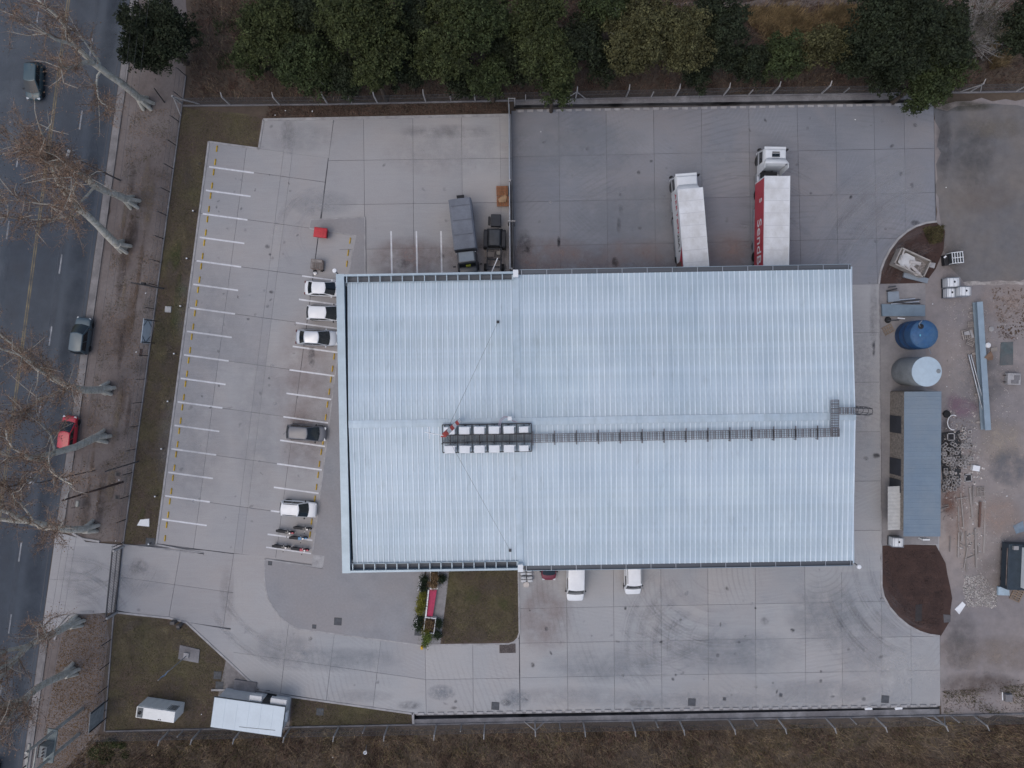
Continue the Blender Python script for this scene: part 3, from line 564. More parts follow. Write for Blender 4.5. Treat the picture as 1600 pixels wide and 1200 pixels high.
for nm, a, b_ in (('wall', (X0 + .2, YN - WI), (X1 - .5, YN - WI)), ('wall', (X0 + .2, YS + WI), (X1 - .5, YS + WI)), ('wall', (X0 + .2, YS + WI), (X0 + .2, YN - WI)), ('wall', (X1 - .5, YS + WI), (X1 - .5, YN - WI))):
    strip(nm, [a, b_], 0.25, 0.0, ZE - 0.25, M_CLAD, wh, world=True)
strip('plinth', [(X0 + .2, YN - WI + .15), (X1 - .5, YN - WI + .15)], 0.1, 0, 1.1, M_OLDCON, wh, world=True)
M_DOOR = mat('dock_door', (0.62, 0.63, 0.64), 0.5, var=.05)
for k in range(7):
    x = XM + 3 + k * 4.4
    for y, s in ((YN - WI, 1), (YS + WI, -1)):
        d = piece('dock_door', M_DOOR, wh, (x, y + s * .16, 2.3), (3.0, .1, 3.2)); piece('dock_bumper', M_BLK, wh, (x, y + s * .3, .95), (2.6, .25, .3))
for k in range(5):
    piece('window', M_GLASS, wh, (X0 + .05, YS + 5 + k * 4.6, 2.2), (.12, 2.6, 1.6))
# ribbed sheets, one object each, mesh shared
def roof_mesh(name, pitch, y0, z0, y1, z1):
    b = MB(); pr = [(0, 0), (pitch * .40, 0), (pitch * .44, .012), (pitch * .48, 0), (pitch - .125, 0), (pitch - .11, .06), (pitch - .045, .06), (pitch - .03, 0), (pitch, 0)]
    n = len(pr); vs = []; fs = []; lap = .48
    ym, zm = y0 + (y1 - y0) * lap, z0 + (z1 - z0) * lap
    for ya, za, yb, zb in ((y0, z0, ym, zm), (ym - (y1 - y0) * .008, zm + .012, y1, z1 + .012)):
        o_ = len(vs); vs += [(x, ya, za + z) for x, z in pr] + [(x, yb, zb + z) for x, z in pr]
        fs += [(o_ + i, o_ + i + 1, o_ + n + i + 1, o_ + n + i) if y1 > y0 else (o_ + i + 1, o_ + i, o_ + n + i, o_ + n + i + 1) for i in range(n - 1)]
    me = bpy.data.meshes.new(name); b.add(vs, fs); me.from_pydata(b.v, [], b.f); me.update(); me.materials.append(M_ROOF); me.materials.append(M_RIB_GLINT); 
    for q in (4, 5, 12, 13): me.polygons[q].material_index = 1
    return me
def roof(xa, xb, n, yn, ys, inset):
    p = (xb - xa) / n; zz = ZE + (ZR - ZE) * inset / abs(yn - YR)
    mN = roof_mesh('roof_sheet', p, yn - inset, zz, YR, ZR); mS = roof_mesh('roof_sheet', p, ys + inset, zz, YR, ZR)
    for i in range(n):
        for me in (mN, mS): link('roof_sheet', me, None, wh, (xa + i * p, 0, 0))
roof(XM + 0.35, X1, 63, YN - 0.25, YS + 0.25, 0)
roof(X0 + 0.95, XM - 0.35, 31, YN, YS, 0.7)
# ridge caps, section seam flashing
def folded(name, xa, xb, w, z, parent=wh, m=M_ROOF):
    dz = (ZR - ZE) * w / (YN - YR)
    b = MB().add([(xa, YR - w, z - dz), (xb, YR - w, z - dz), (xb, YR, z), (xa, YR, z), (xa, YR + w, z - dz), (xb, YR + w, z - dz)], [(0, 1, 2, 3), (3, 2, 5, 4)]); return b.build(name, m, parent)
k = X0 + .95
while k < X1 - .1:
    e = min(k + 3.05, X1 + .02); folded('ridge_cap', k, e - .015, 0.36, ZR + 0.09 + rng.uniform(0, .006)); k = e
for s in (1, -1):
    yy = YN - .25 if s > 0 else YS + .25
    b = MB(); 
    for i, (xa, za) in enumerate(((XM - .36, .0), (XM - .3, .03), (XM + .3, .03), (XM + .36, .0))): b.v += [(xa, yy, ZE + za + .02), (xa, YR, ZR + za + .02)]
    b.f = [(0, 2, 3, 1), (2, 4, 5, 3), (4, 6, 7, 5)] if s < 0 else [(1, 3, 2, 0), (3, 5, 4, 2), (5, 7, 6, 4)]
    b.build('seam_flashing', M_ROOF, wh)
# west parapet, north and south parapets of the west section with gutter and braces
ZP = 8.55
strip('parapet', [(X0 + .38, YS - .05), (X0 + .38, YN + .05)], 0.76, 7.2, ZP, M_PAR, wh, world=True)
for s, y in ((1, YN), (-1, YS)):
    yp = y + s * 0.0
    strip('parapet', [(X0 + .76, yp - s * .09), (XM + .1, yp - s * .09)], 0.2, 7.2, ZP, M_PAR, wh, world=True)
    piece('box_gutter', M_GUTTER, wh, ((X0 + XM) / 2 + .3, yp - s * .47, ZE - .12), (XM - X0 - 1.0, .54, .1))
    piece('gutter_lip', M_PAR, wh, ((X0 + XM) / 2 + .3, yp - s * .76, ZE + .12), (XM - X0 - 1.0, .05, .22))
    n = 15
    for i in range(n + 1):
        piece('brace', M_PAR, wh, (X0 + 1.0 + (XM - X0 - 1.2) * i / n, yp - s * .45, ZP - .14), (.09, .62, .1))
    piece('corner_box', M_WPAINT, wh, (XM + .02, yp - s * .2, ZP - .35), (.5, .7, 1.0))
# east gutters with straps
for s, y in ((1, YN), (-1, YS)):
    L_ = X1 - XM - .4; xm = (X1 + XM) / 2 + .2
    piece('gutter', M_GUTTER, wh, (xm, y - s * .02, ZE - .16), (L_, .46, .05)); piece('gutter_lip', M_PAR, wh, (xm, y + s * .23, ZE - .06), (L_, .035, .2))
    for i in range(14): piece('gutter_strap', M_GALV, wh, (XM + .6 + i * L_ / 13.2, y - s * .02, ZE + .05), (.05, .52, .02))
strip('verge_trim', [(X1 + .04, YS), (X1 + .04, YR)], 0.12, ZE - .3, ZE + .02, M_ROOF, wh, world=True)
strip('verge_trim', [(X1 + .04, YR), (X1 + .04, YN)], 0.12, ZE - .3, ZE + .02, M_ROOF, wh, world=True)
def rz_(y): return ZR - (ZR - ZE) * abs(y - YR) / (YN - YR)
M_STAIN = mat('roof_rust', (0.42, 0.44, 0.44), 0.7)
# wall lamps at corners (lamp heads reach beyond the eaves)
for px, py, dx, dy, w in ((523, 423, .45, -.45, 'north-west'), (1342, 885.5, -.55, .5, 'south-east')):
    p = BL(px, py, 8.0); e = empty('flood_lamp', wh.matrix_basis @ p if False else (0, 0, 0), 0)
    wp = P(px, py, 8.0); e.location = wp; e.rotation_euler = (0, 0, BA); props(e, 'small white flood lamp on an arm at the %s corner of the warehouse roof' % w, 'lamp')
    MB().lathe([(.02, .16), (.2, .12), (.22, 0), (.12, -.08)][::-1], 14).build('lamp_head', M_LAMP, e, smooth=True)
    MB().tube((0, 0, -.02), (dx, dy, -.1), .05).build('arm', M_DARKST, e)

# ---- AC platform and walkway
zp = rz_(BL(760, 685, 9.4).y) + .55
pa, pb = BL(691, 664, zp), BL(831, 705, zp)
plat = empty('equipment_platform', P(761, 684.5, zp), BA, 'dark steel grating platform carrying the white condensers on the roof', 'platform')
hx, hy = (pb.x - pa.x) / 2, (pa.y - pb.y) / 2
b = MB()
for y in (-hy, -hy * .28, hy * .28, hy): b.box((0, y, -.05), (2 * hx, .1, .14))
b.build('beam', M_DARKST, plat)
b = MB()
for i in range(13): b.box((-hx + 2 * hx * i / 12, 0, -.06), (.08, 2 * hy, .1))
b.build('cross_beam', M_DARKST, plat)
b = MB()
for i in range(70): b.box((-hx + 2 * hx * (i + .5) / 70, 0, -.06), (.05, hy * .62, .04))
b.build('grating', M_DARKST, plat)
for i in range(5):
    for s in (-1, 1): piece('support', M_DARKST, plat, (-hx * .95 + hx * 1.9 * i / 4, s * hy * .9, -.42), (.1, .1, .6))
for s in (-.3, .3):
    piece('guard_rail', M_DARKST, plat, (0, s * hy, .95), (2 * hx, .05, .05))
    for i in range(8): piece('rail_post', M_DARKST, plat, (-hx + 2 * hx * i / 7, s * hy, .45), (.05, .05, 1.0))
ac = None
ordn = ('first', 'second', 'third', 'fourth', 'fifth', 'sixth')
for row, yy, nm in ((0, 0.62, 'northern'), (1, -0.72, 'southern')):
    for i in range(6):
        x = -hx + .75 + i * (2 * hx - 1.5) / 5
        if ac is None:
            ac = empty('condenser_unit', (0, 0, 0)); o = ac
            MB().box((0, 0, .42), (1.0, .72, .84)).build('casing', M_WPAINT, ac, bev=.05)
            MB().lathe([(.3, 0), (.3, .02), (.05, .04)], 16, (0, 0, 0)).build('fan_grille', M_DARKST, ac).matrix_local = Matrix.Translation((-.1, -.365, .42)) @ Matrix.Rotation(R(90), 4, 'X')
            MB().box((.56, .28, .5), (.1, .1, .5)).build('pipe_cover', M_WPAINT, ac)
        else: o = copytree(ac)
        lp = Matrix.Translation(plat.location) @ Matrix.Rotation(BA, 4, 'Z') @ Vector((x, yy * hy, 0.02))
        o.location = lp; o.rotation_euler = (0, 0, BA + R(rng.uniform(-1.5, 1.5))); o.scale = (1, 1, 1) if i < 5 else (.88, .8, .9)
        props(o, 'white condenser, %s from the west in the %s row on the roof platform' % (ordn[i], nm), 'air conditioner', 'condensers on the roof platform')
wz = zp
wk0 = empty('roof_walkway', P(831, 685, wz), BA, 'long dark steel grating walkway along the warehouse roof ridge', 'walkway')
W0 = Matrix.Translation(-Vector(wk0.location)); WR = Matrix.Rotation(-BA, 4, 'Z') @ W0
def WKL(px, py): return WR @ P(px, py, wz)
def grate(name, a, b_, w, parent, n, m=M_WALKST):
    a = Vector(a); b_ = Vector(b_); d = (b_ - a); L_ = d.length; u = d / L_; q = Vector((-u.y, u.x, 0)); g = MB(); ang = math.atan2(u.y, u.x)
    for s in (-1, 1): g.box(a.lerp(b_, .5) + q * s * w / 2, (L_, .05, .09), ang)
    nb = max(2, int(L_ / .22))
    for i in range(nb): g.box(a.lerp(b_, (i + .5) / nb), (.06, w, .03), ang)
    for i in range(3): g.box(a.lerp(b_, .5) + q * (i - 1) * w * .28, (L_, .03, .03), ang)
    for i in range(n + 1): g.box(a.lerp(b_, i / n) + Vector((0, 0, .06)), (.06, w + .02, .06), ang)
    return g.build(name, m, parent)
A_, B_ = WKL(831, 685), WKL(1311, 675.5)
NP = 14
for i in range(NP):
    a = A_.lerp(B_, i / NP); b_ = A_.lerp(B_, (i + 1) / NP); grate('walkway_panel', a, b_, .78, wk0, 3)
    MB().box(a + Vector((0.1, 0, -.1)), (.09, 1.35, .08)).tube(a + Vector((.1, -.62, -.1)), a + Vector((.1, -.62, -.6)), .04, n=6).tube(a + Vector((.1, .3, -.1)), a + Vector((.1, .3, -.6)), .04, n=6).build('bracket', M_WALKST, wk0)
grate('walkway_panel', WKL(1304.5, 682), WKL(1304.5, 625), .74, wk0, 8)
grate('walkway_panel', WKL(1311, 642), WKL(1336, 642), .62, wk0, 4)
lad = empty('access_ladder', P(1336, 642, wz), BA, 'caged steel ladder at the east edge of the warehouse roof', 'ladder')
b = MB()
for s in (-.3, .3): b.tube((.35, s, -7.6), (.35, s, .05), .035, n=6).tube((-.1, s, 1.1), (1.15, s * .9, 1.0), .03, n=6).tube((-.1, s, 0), (-.1, s, 1.1), .03, n=6).tube((.0, s, .05), (.4, s, .05), .03, n=6)
b.build('stile', M_DARKST, lad)
for i in range(26): piece('rung', M_DARKST, lad, (.35, 0, -7.4 + i * .29), (.03, .6, .03))
for zz in (-4.8, -3.8, -2.8, -1.8, -.8, .2, 1.0):
    g = MB(); pts = [(.35, -.33, zz), (.75, -.4, zz), (1.1, -.25, zz), (1.18, 0, zz), (1.1, .25, zz), (.75, .4, zz), (.35, .33, zz)]
    for p, q in zip(pts, pts[1:]): g.tube(p, q, .025, n=5)
    g.build('cage_hoop', M_DARKST, lad)
g = MB()
for y, x in ((-.4, .75), (-.2, 1.12), (.2, 1.12), (.4, .75)): g.tube((x, y, -4.8), (x, y, 1.0), .02, n=5)
g.build('cage_bar', M_DARKST, lad)

# ---- guyed mast
mb = P(718, 657, 9.0); mast = empty('antenna_mast', mb, 0, 'tall red and white lattice antenna mast with guy wires on the roof', 'mast')
MH = 15.5
M_MR = mat('mast_red', (0.62, 0.12, 0.10), .6); M_MW = mat('mast_white', (0.78, 0.78, 0.77), .6)
nb = 6
for k in range(nb):
    g = MB(); z0, z1 = k * MH / nb, (k + 1) * MH / nb
    c = [(.2 * math.cos(a), .2 * math.sin(a)) for a in (R(90), R(210), R(330))]
    for x, y in c: g.tube((x, y, z0), (x, y, z1), .03, n=6)
    st = 7
    for j in range(st):
        for i in range(3):
            p, q = c[i], c[(i + 1) % 3]; za, zb = z0 + (z1 - z0) * j / st, z0 + (z1 - z0) * (j + 1) / st
            g.tube((*p, za), (*q, zb), .016, n=4, caps=False); g.tube((*p, zb), (*q, zb), .016, n=4, caps=False)
    g.build('mast_section', (M_MR, M_MW)[(k + 1) % 2], mast)
g = MB(); t = Vector((0, 0, MH))
g.tube(t, t + Vector((-1.0, .2, .1)), .03, n=5); g.tube((-1.0, -.25, MH + .1), (-1.0, .65, MH + .1), .03, n=5); g.tube((-1.35, .25, MH + .1), (-.6, .1, MH + .1), .03, n=5); g.tube((-1, .2, MH - .2), (-1, .2, MH + .3), .05, n=6)
g.build('antenna', M_LAMP, mast)
for px, py in ((778, 503), (797, 860)):
    zz = rz_(BL(px, py, 8.6).y) + .1; q = P(px, py, zz) - mb
    for hh in (.9,):
        b = MB().tube((0, 0, MH * hh), q, .010, n=4); b.build('guy_wire', M_WIRE, mast)
    MB().box(q, (.25, .25, .12)).build('guy_anchor', M_DARKST, mast)
# loose pipe run by the platform
pp = P(785, 660, 9.3); pr_ = empty('copper_pipe_run', pp, 0, 'tangle of insulated pipes beside the northern condensers on the ridge', 'pipes')
g = MB(); pts = [(-.3, -.9, .2), (-.35, -.2, .3), (-.2, .3, .35), (.2, .6, .35), (.6, .55, .3), (.9, .2, .2), (1.3, .1, .1)]
for dx in (0, .12):
    for p, q in zip(pts, pts[1:]): g.tube((p[0] + dx, p[1] - dx * .6, p[2]), (q[0] + dx, q[1] - dx * .6, q[2]), .035, n=6)
g.build('insulated_pipe', mat('pipe_insulation', (.42, .36, .42), .8), pr_)
MB().box((.7, .4, .25), (.42, .4, .36)).build('valve_box', M_WPAINT, pr_, bev=.04)
# ================================================================== VEHICLES
STY = {   # hull stations (s, half width factor, top height factor of belt), cabin: belt rear/front, roof rear/front
 'sedan': dict(st=[(0, .72, .74), (.03, .86, .93), (.12, .96, 1.0), (.22, 1, 1.02), (.5, 1, 1.0), (.7, 1, 1.0), (.80, .99, .95), (.92, .93, .84), (.975, .84, .74), (1, .66, .6)], cab=(.10, .80, .265, .56), wr=.73, wb=.93, rearlid=True),
 'hatch': dict(st=[(0, .74, .8), (.03, .88, .98), (.12, .97, 1.0), (.5, 1, 1.0), (.68, 1, 1.0), (.78, .99, .96), (.92, .93, .86), (.975, .83, .76), (1, .64, .6)], cab=(.012, .82, .12, .54), wr=.74, wb=.94),
 'suv': dict(st=[(0, .78, .82), (.02, .9, .98), (.1, .98, 1.0), (.5, 1, 1.0), (.68, 1, 1.0), (.76, .99, .98), (.92, .95, .92), (.98, .85, .8), (1, .68, .62)], cab=(.012, .78, .10, .55), wr=.78, wb=.95),
 'van': dict(st=[(0, .9, .98), (.02, .97, 1.0), (.5, 1, 1.0), (.78, 1, 1.0), (.86, .99, .97), (.95, .93, .86), (.985, .82, .76), (1, .68, .62)], cab=(.004, .835, .012, .70), wr=.88, wb=.97),
}
WHEEL = {}
def wheel(parent, x, y, r, w=.21):
    k = (round(r, 3), w)
    if k not in WHEEL:
        t = MB().lathe([(r * .62, -w / 2), (r * .93, -w / 2), (r, -w * .3), (r, w * .3), (r * .93, w / 2), (r * .62, w / 2)], 18); me = bpy.data.meshes.new('wheel'); me.from_pydata(t.v, [], t.f); me.materials.append(M_TYRE)
        t = MB().lathe([(r * .6, -w * .42), (r * .6, w * .42)], 14); m2 = bpy.data.meshes.new('rim'); m2.from_pydata(t.v, [], t.f); m2.materials.append(M_RIM); WHEEL[k] = (me, m2)
    o = link('wheel', WHEEL[k][0], None, parent, (x, y, r)); o.rotation_euler = (R(90), 0, 0)
    link('rim', WHEEL[k][1], None, o); return o
def pane(name, q, m, parent, ins=(.04, .04, .04, .04), out=.015):
    """glass pane on quad q (bl, br, tr, tl), inset l,r,b,t fractions, standing a little proud"""
    bl, br, tr, tl = map(Vector, q); l, r, b, t = ins
    def at(u, v): return (bl.lerp(br, u)).lerp(tl.lerp(tr, u), v)
    c = [at(l, b), at(1 - r, b), at(1 - r, 1 - t), at(l, 1 - t)]; n = (c[1] - c[0]).cross(c[3] - c[0]).normalized()
    vs = [p - n * .01 for p in c] + [p + n * out for p in c]
    return MB().add(vs, [(3, 2, 1, 0), (4, 5, 6, 7), (0, 1, 5, 4), (1, 2, 6, 5), (2, 3, 7, 6), (3, 0, 4, 7)]).build(name, m, parent)
def paint(name, col, rough=.28, metal=0.0, var=.05): return mat(name, col, rough, metal=metal, var=var, scale=1.2, coat=.5, spec=.4)
def car(name, label, px, py, rz, L, W, H, style, pm, zg=ZS, belt=.92, cat='car', group=None, glass=M_GLASS, rails=False, wr=.31):
    S = STY[style]; e = empty(name, P(px, py, zg), rz, label, cat, group); w = W / 2; X = lambda s: (s - .5) * L; vs = []; fs = []
    for s, fw, ft in S['st']:
        zt = belt * ft; hw = w * fw; z0 = .22 if .06 < s < .94 else .3
        half = [(hw * .88, z0), (hw * .98, z0 + .14), (hw, zt * .62), (hw * .985, zt * .82), (hw * .93, zt - .03), (hw * .8, zt), (hw * .4, zt + .03)]
        ring = half + [(-y, z) for y, z in half[::-1]]; vs += [(X(s), y, z) for y, z in ring]
    n = 14; k = len(S['st'])
    for i in range(k - 1): fs += [(i * n + j, i * n + (j + 1) % n, (i + 1) * n + (j + 1) % n, (i + 1) * n + j) for j in range(n)]
    fs = [f[::-1] for f in fs]; fs += [tuple(range(n)), tuple(range((k - 1) * n, k * n))[::-1]]
    b = MB().add(vs, fs); body = b.build('body', pm, e, smooth=True)
    md = body.modifiers.new('s', 'SUBSURF'); md.levels = 1; md.render_levels = 1
    rb, fb, rr, fr = (X(s) for s in S['cab']); wb, wt = w * S['wb'], w * S['wr']; z0, z1 = belt - .03, H
    bw = .16 if style != 'van' else .1; YS_ = (-1, -.62, 0, .62, 1); vs = []
    for (xr, xf, hw, z) in ((rb, fb, wb, z0), (rr, fr, wt, z1)):
        vs += [(xf + bw * (1 - t * t) - bw * .6 * (z > z0), hw * t, z + (.03 * (1 - t * t) if z > z0 else 0)) for t in YS_] + [(xr - .10 * (1 - t * t), hw * t, z + (.03 * (1 - t * t) if z > z0 else 0)) for t in YS_[::-1]]
    cabin = MB().add(vs, [tuple(range(10))[::-1], tuple(range(10, 20))] + [(i, (i + 1) % 10, 10 + (i + 1) % 10, 10 + i) for i in range(10)]).build('cabin', pm, e, bev=.07, seg=3, smooth=True)
    def bowed(name, j0, u0, u1, v0, v1):
        g = MB(); n_ = len(YS_)
        lo_ = [Vector(vs[j0 + i]) for i in range(n_)]; hi_ = [Vector(vs[10 + j0 + i]) for i in range(n_)]
        def on(u, v):
            f_ = u * (n_ - 1); i = min(int(f_), n_ - 2); f_ -= i; return lo_[i].lerp(lo_[i + 1], f_).lerp(hi_[i].lerp(hi_[i + 1], f_), v)
        for i in range(9):
            u = u0 + (u1 - u0) * i / 8; nrm = (on(min(u + .02, 1), .5) - on(max(u - .02, 0), .5)).cross(on(u, 1) - on(u, 0)).normalized()
            pinch = .0
            for v in (v0, v1): g.v += [tuple(on(u, v) + nrm * .018), tuple(on(u, v) - nrm * .02)]
        g.f = [f for i in range(8) for f in ((4 * i, 4 * i + 4, 4 * i + 6, 4 * i + 2), (4 * i + 1, 4 * i + 3, 4 * i + 7, 4 * i + 5), (4 * i + 2, 4 * i + 6, 4 * i + 7, 4 * i + 3), (4 * i, 4 * i + 1, 4 * i + 5, 4 * i + 4))] + [(0, 2, 3, 1), (32, 33, 35, 34)]
        return g.build(name, glass, e, smooth=True)
    C = lambda x, y, z: (x, y, z)
    bowed('windscreen', 0, .05, .95, .06, .93)
    bowed('rear_window', 5, .09, .91, .2, .9)
    if style != 'van' or True:
        nw = 2
        u0, u1 = (.1, .88) if style != 'van' else (.64, .93)
        for sgn in (-1, 1):
            q = [C(rb, -wb, z0), C(fb, -wb, z0), C(fr, -wt, z1), C(rr, -wt, z1)] if sgn < 0 else [C(fb, wb, z0), C(rb, wb, z0), C(rr, wt, z1), C(fr, wt, z1)]
            for a, c in (((u0, .47), (.5, u1)) if style != 'van' else ((u0, u1),)):
                a_, c_ = (a, c) if sgn < 0 else (1 - c, 1 - a)
                pane('side_window', q, glass, e, (a_, 1 - c_, .2, .16))
    for sgn in (-1, 1):
        m_ = MB().box((0, 0, 0), (.13, .2, .13)).build('mirror', M_BLK if style != 'sedan' else pm, e, (fb - .32, sgn * (w + .06), belt + .02), bev=.03)
        MB().box((0, 0, 0), (.22, .34, .12)).build('headlight', mat('headlight_lens', (.6, .62, .64), .15), e, (X(.955), sgn * w * .66, belt * .72), rz=sgn * R(-24), bev=.03)
        MB().box((0, 0, 0), (.1, .26, .14)).build('tail_light', mat('tail_lens', (.12, .008, .012), .3), e, (X(.02), sgn * w * .72, belt * .84), bev=.02)
        for s in (.18, .81): wheel(e, X(s), sgn * (w - .12), wr)
    MB().box((X(.972), 0, .36), (.12, W * .7, .14)).build('bumper_grille', M_BLK, e, bev=.03)
    if rails:
        for sgn in (-1, 1): MB().box(((rr + fr) / 2, sgn * wt * .88, H + .03), ((fr - rr) * .86, .05, .05)).build('roof_rail', M_BLK, e)
    return e
M_CW = paint('car_white', (.80, .81, .82)); M_CS = paint('car_silver', (.50, .53, .57), .3, .4); M_CG = paint('car_grey', (.125, .132, .152), .34, .2)
M_CT = paint('car_teal_grey', (.05, .088, .105), .3, .2); M_CT2 = paint('car_green_grey', (.075, .108, .128), .3, .2); M_CR = paint('car_red', (.50, .025, .05)); M_CM = paint('car_maroon', (.16, .012, .03))
car('parked_car', 'white sedan with yellow sheet behind its rear window, nearest the cart', 508.5, 452, R(-2.5), 4.1, 1.66, 1.42, 'sedan', M_CW)
car('parked_car', 'white hatchback parked between the two other pale cars by the warehouse corner', 511, 490, R(-2), 3.95, 1.7, 1.46, 'hatch', M_CW)
car('parked_car', 'silver sedan parked nose-in, third from the warehouse corner', 498, 528, R(-2.5), 4.55, 1.74, 1.42, 'sedan', M_CS)
car('parked_car', 'grey hatchback parked alone in the middle bays by the walkway', 482, 675.5, R(-4), 4.25, 1.72, 1.46, 'hatch', M_CG)
car('parked_car', 'white SUV parked beside the motorcycles', 469.5, 793, R(-4.5), 3.85, 1.72, 1.6, 'suv', M_CW, rails=True)
car('moving_car', 'dark teal car driving on the road at the top left', 60, 131, R(-90 - 3.5), 3.9, 1.68, 1.5, 'hatch', M_CT, zg=.017)
car('moving_car', 'green grey SUV on the road beside the gutter', 134, 525, R(90 - 8), 4.0, 1.74, 1.68, 'suv', M_CT2, zg=.017)
car('moving_car', 'red car half hidden under a bare roadside tree', 113, 676, R(90 - 6), 3.8, 1.68, 1.48, 'hatch', M_CR, zg=.017)
car('moving_car', 'pale car at the bottom left corner of the road', -12, 1212, R(-90 - 8), 4.2, 1.7, 1.48, 'sedan', M_CS, zg=.017)
car('cargo_van', 'large white cargo van with nose out of the southern docks', 898, 897, R(-90.5), 5.4, 1.95, 2.25, 'van', M_CW, belt=1.15, cat='van', group='white vans at the southern docks', wr=.34)
car('cargo_van', 'smaller white van parked east of the large cargo van', 986.5, 894, R(-89), 4.4, 1.82, 1.95, 'van', M_CW, belt=1.05, cat='van', group='white vans at the southern docks', rails=True)
car('parked_car', 'maroon car showing only its nose from under the warehouse eave', 857, 876, R(-90), 3.9, 1.66, 1.45, 'hatch', M_CM)

# ---- yellow sheet on the sedan's parcel shelf
o = MB().box((0, 0, 0), (.3, .55, .03)).build('yellow_sheet', mat('yellow_card', (.62, .43, .16), .8), None, P(484.5, 443, 1.08), R(-2), bev=.01)
o.rotation_euler = (0, R(-14), R(-2)); thing1(o, 'yellow card lying behind the rear window of the white sedan', 'card')

# ---- motorcycles
def moto(label, px, py, rz, acc, front):
    e = empty('motorcycle', P(px, py, ZS), rz, label, 'motorcycle', 'motorcycles parked in the last bays')
    for x in (-.62, .66):
        o = MB().lathe([(.18, -.06), (.28, -.06), (.3, 0), (.28, .06), (.18, .06)], 16).build('wheel', M_TYRE, e, (x, 0, .3)); o.rotation_euler = (R(90), 0, 0)
    MB().frus((-.75, .1, -.09, .09), .55, (-.95, .1, -.16, .16), .74).build('seat', M_BLK, e, bev=.05)
    MB().frus((.0, .55, -.12, .12), .55, (.05, .42, -.16, .16), .86).build('fuel_tank', acc, e, bev=.06, smooth=True)
    MB().box((.05, 0, .42), (.6, .24, .3)).build('engine', M_DARKST, e, bev=.04)
    MB().tube((.45, 0, .9), (.7, 0, .3), .05, n=8).tube((-.62, .09, .3), (.05, .09, .45), .04).build('fork', M_DARKST, e)
    MB().tube((.36, -.36, .98), (.47, 0, .95), .025, n=6).tube((.47, 0, .95), (.36, .36, .98), .025, n=6).build('handlebar', M_RIM, e)
    for s in (-1, 1):
        MB().box((.4, s * .38, 1.05), (.05, .12, .09)).build('mirror', M_BLK, e)
    MB().lathe([(.1, -.06), (.12, 0), (.08, .08)], 12).build('headlamp', M_RIM, e, (.6, 0, .86), smooth=True)
    MB().frus((.5, .98, -.06, .06), .58, (.55, .9, -.09, .09), .66).build('front_fender', front, e, bev=.02)
    MB().frus((-1.0, -.5, -.06, .06), .58, (-.98, -.55, -.1, .1), .66).build('rear_fender', M_BLK, e, bev=.02)
m_b = paint('moto_blue', (.05, .22, .42)); m_r = paint('moto_red', (.42, .02, .06)); m_k = paint('moto_black', (.03, .03, .034))
moto('black motorcycle nearest the white SUV', 475, 823.5, R(-7), m_k, m_k)
moto('black motorcycle with dark red front fender, left of the blue one', 448, 829, R(-9), m_k, m_r)
moto('blue motorcycle standing across the white bay line', 468.5, 838.5, R(-3), m_b, m_b)
moto('black motorcycle parked behind the red one', 442, 852, R(-6), m_k, m_k)
moto('red motorcycle in the southernmost bay', 471, 856, R(-8), m_r, m_r)

